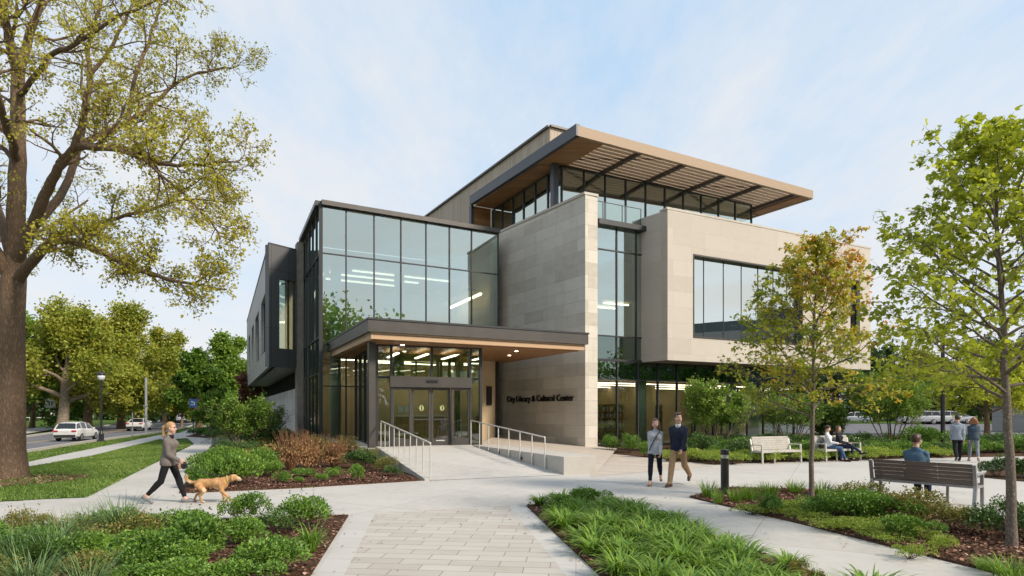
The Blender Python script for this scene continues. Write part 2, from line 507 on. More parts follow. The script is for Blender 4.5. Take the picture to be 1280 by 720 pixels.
MT['concrete'] = concretemat('plaza_concrete', (.455, .44, .415), 3.3, 3.3, R(28), (1.1, .6, 0), var=.15)
MT['concrete_path'] = concretemat('path_concrete', (.43, .415, .392), 1.9, 1.9, R(-62), (0, .4, 0), var=.14)
MT['concrete_wall'] = concretemat('cast_concrete', (.44, .42, .385), 9, 9, 0, (3, 3, 0))
MT['paver'] = stonemat('walk_pavers', [(.36, .325, .285), (.43, .40, .36), (.47, .445, .41)], .62, .26, .006, (.20, .185, .165), .85, .5, .2, rot=R(6), stain=.1)
MT['paver_edge'] = stonemat('edge_slabs', [(.43, .42, .40), (.48, .465, .445)], 9.0, .62, .004, (.25, .24, .22), .85, .0, .15, rot=R(6), stain=.1)
MT['paver_warm'] = stonemat('warm_pavers', [(.40, .345, .29), (.455, .40, .345), (.49, .445, .39)], .8, .4, .005, (.30, .26, .22), .85, .5, .15, rot=R(28), stain=.1)

m, nt, out = newmat('asphalt')
uv = coords(nt, 'UV')
f = mathn(nt, 'MULTIPLY_ADD', noise(nt, uv, .25, 5), .6, mathn(nt, 'MULTIPLY', noise(nt, uv, 60, 3), .4))
principled(nt, out, ramp(nt, f, [(.3, (.105, .105, .115)), (.7, (.16, .16, .17))]), .85, 0, bump(nt, noise(nt, uv, 120, 2), .3, .01), .3)
MT['asphalt'] = m

m, nt, out = newmat('lawn_soil')
uv = coords(nt, 'UV')
f = mathn(nt, 'MULTIPLY_ADD', noise(nt, uv, .6, 5), .5, mathn(nt, 'MULTIPLY', noise(nt, uv, 14, 5), .5))
principled(nt, out, ramp(nt, f, [(.3, (.042, .072, .013)), (.5, (.068, .115, .020)), (.72, (.105, .155, .034))]), .95, 0, bump(nt, noise(nt, uv, 45, 4), .8, .04), .1)
MT['lawn'] = m

m, nt, out = newmat('wood_mulch')
uv = coords(nt, 'UV')
v = nt.nodes.new('ShaderNodeTexVoronoi'); v.inputs['Scale'].default_value = 26.0; v.inputs['Randomness'].default_value = 1.0
L(nt, mapping(nt, uv, (1, 1.6, 1), (0, 0, .6)), v.inputs['Vector'])
f = mathn(nt, 'MULTIPLY_ADD', noise(nt, uv, 2.0, 5), .4, mathn(nt, 'MULTIPLY_ADD', v.outputs['Distance'], .35, mathn(nt, 'MULTIPLY', noise(nt, uv, 40, 4), .3)))
principled(nt, out, ramp(nt, f, [(.25, (.030, .016, .010)), (.5, (.085, .045, .027)), (.75, (.16, .095, .06))]), .95, 0, bump(nt, mathn(nt, 'ADD', v.outputs['Distance'], noise(nt, uv, 30, 4)), 1.0, .04), .15)
MT['mulch'] = m

# ================================================================== ground sheets
def sheet(name, poly, dz, mat, step=None, kind='structure', thick=0.0, zf=None):
    zf = zf or gz
    bm = bmesh.new()
    vs = [bm.verts.new((p[0], p[1], 0)) for p in poly]
    f = bm.faces.new(vs)
    if f.normal.z < 0: f.normal_flip()
    bm.normal_update()
    if f.normal.z < 0: bmesh.ops.reverse_faces(bm, faces=[f])
    bmesh.ops.triangulate(bm, faces=bm.faces[:])
    if step:
        xs = [p[0] for p in poly]; ys = [p[1] for p in poly]
        for lo, hi, nrm in ((min(xs), max(xs), (1, 0, 0)), (min(ys), max(ys), (0, 1, 0))):
            k = lo + step
            while k < hi:
                bmesh.ops.bisect_plane(bm, geom=bm.verts[:] + bm.edges[:] + bm.faces[:], plane_co=(k * nrm[0], k * nrm[1], 0), plane_no=nrm)
                k += step
    if thick:
        edge = [e for e in bm.edges if len(e.link_faces) == 1]
        r = bmesh.ops.extrude_edge_only(bm, edges=edge)
        low = {v for v in r['geom'] if isinstance(v, bmesh.types.BMVert)}
    else: low = set()
    for v in bm.verts:
        v.co.z = zf(v.co.x, v.co.y) + dz - (thick if v in low else 0)
    bmesh.ops.recalc_face_normals(bm, faces=bm.faces[:])
    me = bpy.data.meshes.new(name)
    uvl = bm.loops.layers.uv.new('UVMap')
    up = sum(f.normal.z * f.calc_area() for f in bm.faces)
    if up < 0: bmesh.ops.reverse_faces(bm, faces=bm.faces[:])
    for f in bm.faces:
        for lp in f.loops: lp[uvl].uv = (lp.vert.co.x, lp.vert.co.y)
    bm.to_mesh(me); bm.free()
    me.materials.append(mat)
    o = link(bpy.data.objects.new(name, me))
    return tag(o, kind=kind)

def gpts(*pp): return [G(a, b) for a, b in pp]

# ground: one sheet to the horizon
xs = [-900, -500, -300, -200, -150, -110] + list(np.arange(-90, 61, 3.0)) + [80, 110, 160, 240, 400, 900]
ys = [-300, -120, -60, -30] + list(np.arange(-12, 121, 3.0)) + [150, 200, 280, 400, 700, 1300]
bm = bmesh.new()
vv = [[bm.verts.new((x, y, gz(x, y) - .05)) for x in xs] for y in ys]
for j in range(len(ys) - 1):
    for i in range(len(xs) - 1): bm.faces.new((vv[j][i], vv[j][i + 1], vv[j + 1][i + 1], vv[j + 1][i]))
me = bpy.data.meshes.new('ground'); uvl = bm.loops.layers.uv.new('UVMap')
for f in bm.faces:
    for lp in f.loops: lp[uvl].uv = (lp.vert.co.x, lp.vert.co.y)
bm.to_mesh(me); bm.free(); me.materials.append(MT['lawn'])
tag(link(bpy.data.objects.new('ground', me)), kind='structure')

sheet('plaza', [(-14.2, 1), (34, 1), (34, 27), (17.5, 25.2), (4.5, 28.5), (1.5, 27.0), (-6.2, 24.0), (-7.5, 14), tuple(G(225, 616))[:2], tuple(G(108, 622))[:2], (-19.5, 12.4), (-22, 11)], 0.0, MT['concrete'], 1.5)
sheet('path', [tuple(p)[:2] for p in gpts((104, 623.5), (228, 617.5), (241, 586), (254, 568), (268, 553), (262, 546), (233, 546), (243, 555))], .004, MT['concrete_path'], 1.5, thick=.04)
sheet('sidewalk', [tuple(p)[:2] for p in gpts((-120, 632), (33, 584), (114, 570), (199, 549), (233, 547.5), (262, 547), (246, 541), (251, 536.5), (262, 532), (256, 531.5), (240, 535), (225, 541), (199, 544), (70, 570), (-120, 612))], .008, MT['concrete_path'], 1.5, thick=.04)
def road_pt(px, py):
    Y = (CAMH + .35) * F / (py - HY); return ((px - CX) / F * Y, Y)
R_EDGE = [(-14.5, 0.0)] + [road_pt(*p) for p in ((31, 566), (112, 553), (199, 541), (232, 535), (256, 527.5), (268, 521.5))]
L_EDGE = [road_pt(*p) for p in ((258, 517.5), (249, 520), (166, 528), (100, 537), (30, 547))] + [(-33.0, 28.0), (-23.0, 0.0)]
sheet('road', R_EDGE + L_EDGE, 0.0, MT['asphalt'], 4.0, zf=lambda x, y: -.35)
# kerbs along both road edges, and the centre line
def strip(name, pts, w, h, z, mat):
    b = MB()
    P = [Vector((p[0], p[1])) for p in pts]
    for i in range(len(P) - 1):
        d = (P[i + 1] - P[i]).normalized(); n = Vector((-d.y, d.x)) * w / 2
        q = [P[i] - n, P[i + 1] - n, P[i + 1] + n, P[i] + n]
        b.prism([(a.x, a.y) for a in q], z, z + h)
    return tag(b.build(name, mat), kind='structure')
strip('kerb', R_EDGE, .18, .16, -.36, MT['concrete_wall'])
strip('kerb', L_EDGE, .18, .16, -.36, MT['concrete_wall'])
mid = [((Vector(a) + Vector(b)) / 2) for a, b in zip(R_EDGE[:5], L_EDGE[::-1][:5])]
strip('road_marking', mid, .14, .004, -.349, simple('yellow_marking', (.55, .38, .05), .7))
sheet('sidewalk', [(-40, 45), (-41.3, 50), (-55, 75), (-58, 75), (-48, 50)], .06, MT['concrete_path'], zf=lambda x, y: -.35)

sheet('lawn', [tuple(p)[:2] for p in gpts((-140, 640), (0, 627), (108.6, 622), (241, 555.2), (199, 549.3), (114, 570.3), (33, 584.4), (-140, 626 - 2))], .012, MT['lawn'], 1.2)

# paved walk in the foreground
WALK_R = R(6)
sheet('paved_walk', [(-1.92, 1.0), (.62, 1.0), (.62, 6.94), (-.06, 12.0), (-2.5, 11.1), (-1.92, 6.94)], .006, MT['paver'])
sheet('paved_walk', [(-2.26, 1.0), (-1.92, 1.0), (-1.92, 6.94), (-2.5, 11.1), (-2.86, 10.98), (-2.26, 6.94)], .0062, MT['paver_edge'])
sheet('paved_walk', [(.62, 1.0), (.95, 1.0), (.95, 6.94), (.28, 12.12), (-.06, 12.0), (.62, 6.94)], .0062, MT['paver_edge'])
PAVER = [tuple(p)[:2] for p in gpts((738, 596), (893, 583))]
sheet('paved_terrace', [(2.3, 17.6), PAVER[0], PAVER[1], tuple(G(760, 566))[:2], (3.5, 27.9), (2.5, 24.0)], .005, MT['paver_warm'])

# planting beds
def bed(poly, name='planting_bed', dz=.03): return sheet(name, poly, dz, MT['mulch'], thick=.05)
BED_A = [(-2.92, 10.85), (-4.4, 10.55), (-9.8, 9.75), (-11.0, 9.3), (-9.5, 5.2), (-2.3, 5.2), (-2.3, 6.94)]
BED_B = [(.28, 11.95), (1.0, 12.35), (2.15, 12.45), (2.75, 10.2), (3.5, 6.94), (3.9, 5.2), (1.0, 5.2), (1.0, 6.94)]
BED_C = [tuple(p)[:2] for p in gpts((862, 622), (1000, 655), (1240, 716))] + [(7.0, 5.8), (11.0, 6.3)] + [tuple(p)[:2] for p in gpts((1285, 655), (1205, 644), (1090, 619), (1000, 612), (905, 610))]
BED_D = [tuple(p)[:2] for p in gpts((224, 617), (360, 611), (527, 601))] + [(-4.7, 22.2), (-8.4, 28.0), (-12.1, 34.5), (-15.5, 39.0)] + [tuple(p)[:2] for p in gpts((271, 553), (255, 570), (242, 587))]
BED_E = [tuple(p)[:2] for p in gpts((757, 566.5), (893, 581), (960, 578), (1180, 572))] + [(22, 24.9), (33, 27.5), (33, 29.5), (21.5, 31.5), (21, 38), (4.5, 30.3)]
BED_F = [tuple(p)[:2] for p in gpts((1228, 597), (1300, 604), (1400, 600), (1400, 585), (1270, 585), (1236, 588))]
for b_ in (BED_A, BED_B, BED_C, BED_D, BED_E, BED_F): bed(b_)
tr = [(-13.8 + 2.1 * math.cos(a) , 16.6 + 1.5 * math.sin(a)) for a in np.arange(0, 6.28, .35)]
bed(tr, 'tree_mulch_ring', .03)
FAR_BED = [tuple(p)[:2] for p in gpts((232, 546), (262, 548), (271, 553))] + [(-15.5, 39), (-22, 52), (-26, 62)] + [tuple(p)[:2] for p in gpts((268, 535), (252, 540))]
bed(FAR_BED)
sheet('car_park', [(21.5, 32), (34, 29.5), (70, 27), (120, 84), (26, 84), (23, 50)], .0, MT['asphalt'])
sheet('verge', [(26, 82), (120, 82), (120, 92), (26, 92)], .12, MT['lawn'], thick=.15)
# ================================================================== library building
FLOOR = .5
lib = thing('library_building', 'three storey limestone and glass library with a broad timber roof and a porch', 'building', (0, 28, 0))
U = Vector((.879, .477)); Vd = Vector((-.477, .879))

def P2(px, py, z):
    p = PZ(px, py, z); return Vector((p.x, p.y))
def v3(p, z): return Vector((p[0], p[1], z))
def lerp(a, b, t): return a + (b - a) * t
def part(name, b, mats, parent=None, **k): return b.build(name, mats, parent or lib, **k)

def curtain(parent_name, A, B, zs, n, gm, fm='metal_frame', mw=.05, md=.12, label=None, us=None, parent=None, edge=True):
    """glazed wall from A to B (plan), zs = transom heights, n bays; frame with glass as sub-part"""
    A, B = Vector(A), Vector(B)
    d = (B - A).normalized(); n_ = Vector((d.y, -d.x))
    fr, gl = MB(), MB()
    us = us or [i / n for i in range(n + 1)]
    for t in us:
        p = lerp(A, B, t)
        fr.box((p.x, p.y, (zs[0] + zs[-1]) / 2), (mw, md, zs[-1] - zs[0]), math.atan2(d.y, d.x))
    for z in zs:
        a, b_ = A, B
        fr.bar(v3(a, z), v3(b_, z), md * .9, mw)
    for i in range(len(us) - 1):
        a, b_ = lerp(A, B, us[i]), lerp(A, B, us[i + 1])
        for j in range(len(zs) - 1):
            g = gm[j] if isinstance(gm, (list, tuple)) else gm
            jit = [n_ * (PANE.uniform(-.006, .006)) for _ in range(3)]
            jit.append(jit[0] + jit[2] - jit[1])
            gl.quad(v3(a + jit[0], zs[j]), v3(b_ + jit[1], zs[j]), v3(b_ + jit[2], zs[j + 1]), v3(a + jit[3], zs[j + 1]), m=GIDX[g])
    f = part(parent_name, fr, MT[fm], parent)
    part('glass', gl, [MT[k] for k in GLS], f)
    return f
PANE = random.Random(5)
GLS = ['glass', 'glass_clear', 'glass_green', 'glass_mirror', 'glass_dark']
GIDX = {k: i for i, k in enumerate(GLS)}

# ---- plan points
S0 = PY(731.6, 28.0)                                   # stone wall front corner
ZS = 1.9 + 269 / F * 28                                # 11.8
S1 = P2(624.0, 291.6, ZS)                              # back end of its left face
S2 = PY(747.0, 28.0 + .477 * .7)
sdir = (S1 - S0).normalized()
S1e = S1 + sdir * 1.2
stone = MB()
stone.prism([S0, S2, S2 + (S1e - S0), S1e], -.1, ZS)
part('stone_wall', stone, MT['stone'])
cp = MB()
nL = Vector((sdir.y, -sdir.x))
q = [S0 + Vector((-.04, -.05)), S2 + Vector((.04, -.03)), S2 + (S1e - S0) + Vector((.04, 0)), S1e + Vector((-.04, 0))]
cp.prism(q, ZS + .002, ZS + .12)
part('coping', cp, MT['stone_box'])

# ---- glass hall
ZG = 11.5
H0 = P2(401.0, 254, ZG); H1 = P2(622.5, 290, ZG); H2 = P2(379.2, 301, ZG)
ZM, ZC = 1.9 + 196 / F * H0.y, 5.05
uh = [0, .125, .27, .415, .557, .695, .83, 1.0]
curtain('front_glazing', H0, H1, [4.95, ZM, ZG - .12], 7, 'glass', us=uh)
curtain('front_glazing', H0, H1, [FLOOR - .1, 3.0, 4.95], 8, 'glass_clear')
curtain('side_glazing', H2, H0, [.1, 3.6, 5.3, ZM, ZG - .12], 5, ['glass_clear', 'glass_green', 'glass', 'glass'])
ed = MB()
n1 = Vector((U.y, -U.x)) * .16
dH = (H1 - H0).normalized(); dS = (H0 - H2).normalized()
ed.bar(v3(H0, ZG), v3(H1, ZG), .5, .22); ed.bar(v3(H2, ZG), v3(H0, ZG), .5, .222)
part('roof_edge', ed, MT['metal'])
cm = MB(); cm.box((H0.x, H0.y, ZG / 2), (.16, .16, ZG), .4); part('corner_post', cm, MT['metal_frame'])
Hb = H2 + (H1 - H0)
rf = MB(); rf.prism([H0, H1, Hb, H2], ZG - .2, ZG - .02); part('hall_roof', rf, MT['interior_ceiling'])
fl = MB(); fl.prism([lerp(H0, Hb, .03), lerp(H1, H2, .03), lerp(Hb, H0, .02), lerp(H2, H1, .03)], 4.75, 5.0); part('upper_floor', fl, MT['interior_ceiling'])
bw = MB()
bw.prism([Hb, H2, H2 + (H2 - H0).normalized() * .2, Hb + (H2 - H0).normalized() * .2], 0, ZG - .25)
part('interior_wall', bw, MT['interior'])
bw = MB(); e_ = (H1 - H0).normalized()
a = lerp(H1, Hb, .15)
bw.prism([a, Hb, Hb + e_ * .2, a + e_ * .2], 0, ZG - .25); part('interior_wall', bw, MT['interior'])
# hall lights: white linear lamps under the hall roof and a warm cove
z = 9.0
ceil = MB(); q = [lerp(lerp(H0, H1, .02), lerp(H2, Hb, .02), .03), lerp(lerp(H0, H1, .80), lerp(H2, Hb, .8), .03), lerp(lerp(H0, H1, .8), lerp(H2, Hb, .8), .97), lerp(lerp(H0, H1, .02), lerp(H2, Hb, .02), .97)]
ceil.prism(q, z + .06, z + .2); part('ceiling', ceil, MT['interior_ceiling'])
def hp(u, v): return lerp(lerp(H0, H1, u), lerp(H2, Hb, u), v)
for u0, u1, v in ((.20, .78, .30), (.12, .62, .48), (.10, .52, .68)):
    b = MB(); b.bar(v3(hp(u0, v), z), v3(hp(u1, v), z), .14, .06); part('ceiling_light', b, MT['lamp_white'])
for u, v0, v1 in ((.10, .30, .44), (.06, .52, .68)):
    b = MB(); b.bar(v3(hp(u, v0), z), v3(hp(u, v1), z), .14, .06); part('ceiling_light', b, MT['lamp_white'])
b = MB(); b.bar(v3(hp(.94, .16), 8.3), v3(hp(.94, .9), 8.3), .12, .12); part('cove_light', b, MT['lamp_strip'])
b = MB(); b.bar(v3(hp(.88, .16), 8.5), v3(hp(.88, .9), 8.5), .5, .1); part('cove_shelf', b, MT['interior'])
for u in (.10, .45):
    b = MB(); p = hp(u, .22); b.lathe((p.x, p.y, 0), [(.26, 0), (.26, 9)], 14); part('hall_column', b, MT['column_green'], smooth=True)
b = MB(); b.prism([hp(.02, .03), hp(.98, .03), hp(.98, .97), hp(.02, .97)], .3, FLOOR - .02); part('ground_floor', b, MT['interior_floor'])
b = MB()
for u0, u1, v, zz_ in ((.1, .5, .4, 4.6), (.15, .6, .6, 4.6), (.3, .8, .75, 4.6)):
    b.bar(v3(hp(u0, v), zz_), v3(hp(u1, v), zz_), .12, .05)
part('ceiling_light', b, MT['lamp_strip'])

# ---- pier and dark wing on the left
b = MB()
p0, p1 = PY(371.8, 34.2), PY(379.6, 34.2)
b.prism([p0, p1, p1 + Vd * .8, p0 + Vd * .8], 0, 1.9 + 210 / F * 34.2); part('pier', b, MT['pier'])
W0 = PY(336.2, 33.2); ZW = 1.9 + 207 / F * 33.2; W2 = P2(308.6, 402.5, ZW); W1 = PY(401, 36.0)
ZWB = 1.9 + 54 / F * 33.2
wdir = (W2 - W0).normalized()
fdir = (W1 - W0).normalized()
# front face with a window cut: build as strips round the opening
wl, wr = PY(349.0, W0.y + (PY(349, 33.6) - W0).length * .35), None
def onfront(px):
    # intersection of pixel column with the front line
    s = (px - CX) / F
    t = (s * W0.y - W0.x) / (fdir.x - s * fdir.y); return W0 + fdir * t
wl, wr = onfront(349.3), onfront(370.5)
zb, zt = 1.9 + (512 - 435.5) / F * wl.y, 1.9 + (512 - 348) / F * wl.y
wn = Vector((-fdir.y, fdir.x)) * .35
b = MB()
b.prism([W0, wl, wl + wn, W0 + wn], ZWB, ZW)
b.prism([wr, W1, W1 + wn, wr + wn], ZWB, ZW)
b.prism([wl, wr, wr + wn, wl + wn], ZWB, zb); b.prism([wl, wr, wr + wn, wl + wn], zt, ZW)
part('metal_panel_wall', b, MT['panel_dark'])
curtain('window', wl + wn * .5, wr + wn * .5, [zb, zt], 2, 'glass', us=[0, .62, 1.0])
# left face with tall slot windows
Ln = Vector((wdir.y, -wdir.x)) * .35     # inwards
if Ln.dot(U) < 0: Ln = -Ln
Lw = (W2 - W0).length
slots = []
ln = Vector((336.2, 0))
def onleft(px):
    s = (px - CX) / F
    t = (s * W0.y - W0.x) / (wdir.x - s * wdir.y); return t
for a_, b_ in ((331.5, 326.2), (323.4, 319.0), (317.2, 314.6), (312.6, 310.6)):
    slots.append((onleft(a_), onleft(b_)))
b = MB(); st = .35; z0s, z1s = ZWB + 1.1, ZW - 2.1
for t0, t1 in slots:
    b.prism([W0 + wdir * st, W0 + wdir * t0, W0 + wdir * t0 + Ln, W0 + wdir * st + Ln], ZWB, ZW - .001)
    for q0, q1 in ((ZWB, z0s), (z1s, ZW - .001)):
        b.prism([W0 + wdir * t0, W0 + wdir * t1, W0 + wdir * t1 + Ln, W0 + wdir * t0 + Ln], q0, q1)
    st = t1
b.prism([W0 + wdir * st, W2, W2 + Ln, W0 + wdir * st + Ln], ZWB, ZW - .001)
part('metal_panel_wall', b, MT['panel_light'])
for t0, t1 in slots:
    curtain('slot_window', W0 + wdir * t1 + Ln * .7, W0 + wdir * t0 + Ln * .7, [z0s, z1s], 1, 'glass_dark')
b = MB(); b.prism([W0 + wn + Ln, W1 + wn, W1 + (W2 - W0) - wn, W2 + Ln], ZWB, ZWB + .2); part('wing_underside', b, MT['panel_light'])
b = MB(); b.prism([W0 + Vector((-.03, -.03)), W1 + Vector((0, -.03)), W1 + (W2 - W0), W2 + Vector((-.04, 0))], ZW, ZW + .1); part('wing_roof', b, MT['metal'])
b = MB(); q0, q1 = lerp(W0, W2, .5) + Ln * 2, lerp(W1, W1 + (W2 - W0), .5)
b.prism([lerp(W0, W2, .25) + Ln, lerp(W1, W1 + W2 - W0, .25), lerp(W1, W1 + W2 - W0, .26), lerp(W0, W2, .26) + Ln], ZWB + .2, ZW - .1); part('interior_wall', b, MT['interior'])
b = MB(); b.bar(v3(onfront(356) + Vd * 2, ZW - 1.6), v3(onfront(356) + Vd * 7, ZW - 1.6), .15, .08); part('ceiling_light', b, MT['lamp_white'])
# base wall and clerestory beneath the wing
B0 = PY(371.5, 35.2); zB = 1.9 + 27 / F * 35.2; B1 = PY(337.0, 35.2 * 27 / 16.5)
bd = (B1 - B0).normalized(); B2 = B0 + bd * 32; bn = Vector((-bd.y, bd.x)) * -.4
if bn.dot(U) < 0: bn = -bn
b = MB(); b.prism([B0, B2, B2 + bn, B0 + bn], -.2, zB); part('base_wall', b, MT['stone_grey'])
curtain('clerestory', B2 + bn * .5, B0 + bn * .5, [zB, ZWB], 22, 'glass_dark')

# ---- stone box on the right
X0 = P2(834.5, 261.5, ZS); X1 = P2(1088, 311.3, ZS); XL = P2(802.5, 272.5, ZS)
ZB = 1.9 + 62 / F * X0.y
xd = (X1 - X0).normalized(); xn = Vector((-xd.y, xd.x))
def onbox(px):
    s = (px - CX) / F
    t = (s * X0.y - X0.x) / (xd.x - s * xd.y); return X0 + xd * t
xl, xr, x2l, x2r = onbox(867), onbox(1003), onbox(1063), onbox(1075)
wz0, wz1 = 1.9 + (512 - 421) / F * xl.y, 1.9 + (512 - 318.5) / F * xl.y
dpt = xn * .45
b = MB()
def seg(a, c, z0, z1): b.prism([a, c, c + dpt, a + dpt], z0, z1)
seg(X0, xl, ZB, ZS); seg(xl, xr, ZB, wz0); seg(xl, xr, wz1, ZS); seg(xr, x2l, ZB, ZS)
seg(x2l, x2r, ZB, wz0 + .3); seg(x2l, x2r, wz1, ZS); seg(x2r, X1, ZB, ZS)
part('stone_box', b, MT['stone_box'])
b = MB(); ld = (XL - X0).normalized(); le = X0 + ld * 2.4 
b.prism([X0 + dpt, X0 + xd * .4 + dpt, le + xd * .4, le], ZB, ZS - .002); part('stone_return', b, MT['stone_box'])
b = MB(); b.prism([X1 + dpt - xd * .4, X1 + dpt, X1 + xn * 14, X1 + xn * 14 - xd * .4], ZB, ZS - .002); part('stone_end_wall', b, MT['stone_box'])
b = MB(); b.prism([X0 + dpt + xd * .3, X1 + dpt - xd * .4, X1 + xn * 14 - xd * .4, X0 + xn * 14 + xd * .3], ZB, ZB + .3); part('box_underside', b, MT['stone_box'])
b = MB(); b.prism([X0 + Vector((-.05, -.05)), X1 + Vector((.05, 0)), X1 + dpt * 1.3, X0 + dpt * 1.3], ZS + .002, ZS + .11); part('coping', b, MT['stone_box'])
b = MB(); b.prism([X0 + dpt * 1.3 + xd * .0, X1 + dpt * 1.3, X1 + xn * 14, X0 + xn * 14], ZS - .5, ZS - .2); part('terrace_roof', b, MT['panel_light'])
curtain('box_window', xl + dpt * .6, xr + dpt * .6, [wz0, wz1], 7, 'glass_mirror', us=[0, .115, .285, .445, .60, .745, .88, 1.0], mw=.035, md=.045)
curtain('narrow_window', x2l + dpt * .6, x2r + dpt * .6, [wz0 + .3, wz1], 1, 'glass_dark')
fr = MB()
for a, c in ((xl, xr),):
    o_ = -xn * .02
    fr.bar(v3(a + o_ + dpt * .3, wz0), v3(c + o_ + dpt * .3, wz0), .3, .07); fr.bar(v3(a + o_ + dpt * .3, wz1), v3(c + o_ + dpt * .3, wz1), .3, .08)
    for p in (a, c): fr.box((p.x + dpt.x * .3, p.y + dpt.y * .3, (wz0 + wz1) / 2), (.06, .32, wz1 - wz0 + .068), math.atan2(xd.y, xd.x))
part('window_surround', fr, MT['metal'])
b = MB(); b.prism([X0 + xn * 5 + xd, X1 + xn * 5 - xd, X1 + xn * 5.2 - xd, X0 + xn * 5.2 + xd], ZB + .3, ZS - .5); part('interior_wall', b, MT['interior'])

# ---- recessed slot glazing between wall and box, and the ground floor glazing
T0 = PY(744.0, 30.2); td = xd
T1 = T0 + td * 3.1
ZT = 11.1
zz1 = [ .15, 1.9 + (512 - 449.5) / F * 30.6, 1.9 + (512 - 420) / F * 30.6, 1.9 + (512 - 313) / F * 30.6, ZT]
curtain('tall_glazing', T0, T1, zz1[1:], 3, ['glass_green', 'glass', 'glass'], us=[0, .42, .82, 1.0], mw=.06, md=.12)
b = MB(); b.bar(v3(T0 - xn * .1, ZT + .1), v3(T1 - xn * .1, ZT + .1), .5, .25); part('slot_head', b, MT['metal_frame'])
b = MB(); b.prism([T0 + xn * .1, T1 + xn * .1, T1 + xn * 3, T0 + xn * 3], ZT - .25, ZT - .02); part('slot_roof', b, MT['panel_light'])
T2 = T0 + td * 14.6
ng = 11
curtain('ground_glazing', T0, T2, [.15, zz1[1] - 1.0, zz1[1] - .05], ng, ['glass_clear', 'glass_green'], mw=.065, md=.14)
curtain('ground_glazing', T2, T2 + xn * 8.6, [.15, zz1[1] - 1.15, zz1[1] - .05], 6, ['glass_clear', 'glass'], mw=.065, md=.14)
# interior of the reading room
def tp(u, v, z=None):
    p = T0 + td * u + xn * v; return p if z is None else v3(p, z)
b = MB(); b.prism([tp(.1, .15), tp(14.5, .15), tp(14.5, 9), tp(.1, 9)], .02, .14); part('ground_floor', b, MT['interior_floor'])
b = MB(); b.prism([tp(.1, .2), tp(14.5, .2), tp(14.5, 8.5), tp(.1, 8.5)], zz1[1] - .92, zz1[1] - .05); part('ceiling', b, MT['ceiling_wood'])
b = MB(); b.prism([tp(0.1, 8.6), tp(14.5, 8.55), tp(14.5, 8.9), tp(.1, 8.9)], .1, ZT); part('interior_wall', b, MT['interior'])
b = MB(); b.prism([tp(6.2, 3.0), tp(6.4, 3.0), tp(6.4, 8.6), tp(6.2, 8.6)], .1, 3.4); part('interior_partition', b, MT['interior'])
for v in (2.2, 4.4, 7.2):
    b = MB(); b.bar(tp(.4, v, zz1[1] - 1.06), tp(14, v, zz1[1] - 1.10), .09, .035); part('ceiling_light', b, MT['lamp_strip'])
b = MB(); b.prism([tp(.1, .3), tp(3.1, .3), tp(3.1, 8.5), tp(.1, 8.5)], 7.6, 7.9); part('upper_floor', b, MT['interior_ceiling'])
for v, u0, u1 in ((1.2, 1.4, 3.0), (2.4, 1.2, 3.0), (4.2, .4, 2.6)):
    b = MB(); b.bar(tp(u0, v, 7.5), tp(u1, v, 7.5), .14, .06); part('ceiling_light', b, MT['lamp_strip'])
for u_ in (3.6, 10.3, 12.2):
    b = MB(); p = tp(u_, .9); b.lathe((p.x, p.y, .1), [(.3, 0), (.3, 4.2)], 16); part('column', b, MT['column_green'], smooth=True)

# ---- top pavilion and roof
ZR = 15.5
RC = P2(721.4, 156.6, ZR); RR = P2(1015, 238, ZR); RL = P2(589.0, 246, ZR)
ru = (RR - RC).normalized(); rv = (RL - RC).normalized()
K0 = P2(702, 206, 15.0); K1 = P2(939, 254.5, 15.0); K2 = P2(616, 261, 15.0)
ku = (K1 - K0).normalized(); kv = (K2 - K0).normalized()
zk = [ZS - .6, 13.0, 14.95]
curtain('pavilion_glazing', K0, K1, [10.9, 12.2, 14.9], 10, ['glass_mirror', 'glass'], mw=.07)
curtain('pavilion_glazing', K2, K0, [10.9, 12.6, 14.9], 6, ['glass_mirror', 'glass'], mw=.07)
b = MB(); ck = P2(693, 205, 15.0); b.box((ck.x, ck.y, 12.95), (.32, .32, 4.1), .5); part('steel_column', b, MT['metal_blue'])
b = MB(); Kb = K1 + (K2 - K0)
b.prism([lerp(K0, Kb, .35), lerp(K1, K2, .35), Kb, K2], 11.0, 14.9); part('interior_core', b, MT['interior'])
b = MB(); b.prism([lerp(K0, Kb, .02), lerp(K1, K2, .02), Kb, K2], 10.4, 10.9); part('pavilion_floor', b, MT['interior_floor'])
# guard rail of the terrace
g0, g1 = S2 + Vector((.05, .5)), X0 + ld * 2.2
curtain('glass_guard', g0 + xn * 1.2, g0 + xn * 1.2 + xd * 3.6, [ZT + .25, ZT + 1.2], 3, 'glass_clear', mw=.03, md=.04)
# roof plate: solid part over the room, slatted bay in front
back = 9.5
slat_d = 3.75                                     # depth of the slatted part along rv
RCb, RRb = RC + rv * slat_d, RR + rv * slat_d
RLr = RL + ru * (RR - RC).length
b = MB(); b.prism([RCb + ru * .02, RRb, RLr, RL], ZR - .42, ZR - .05); part('roof_deck', b, MT['panel_light'])
b = MB(); e1 = rv * .02
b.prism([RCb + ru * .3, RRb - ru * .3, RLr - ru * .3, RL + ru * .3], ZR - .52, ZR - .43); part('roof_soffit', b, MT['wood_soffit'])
b = MB(); b.bar(v3(RC + ru * .0, ZR - .28), v3(RR, ZR - .28), .16, .5); part('roof_fascia', b, MT['roof_edge'])
b = MB(); b.bar(v3(RC - rv * .08, ZR - .25), v3(RL, ZR - .25), .22, .56); part('roof_fascia', b, MT['metal_blue'])
b = MB(); b.bar(v3(RR, ZR - .28), v3(RLr, ZR - .28), .18, .5); part('roof_fascia', b, MT['roof_edge'])
Lr = (RR - RC).length
b = MB()
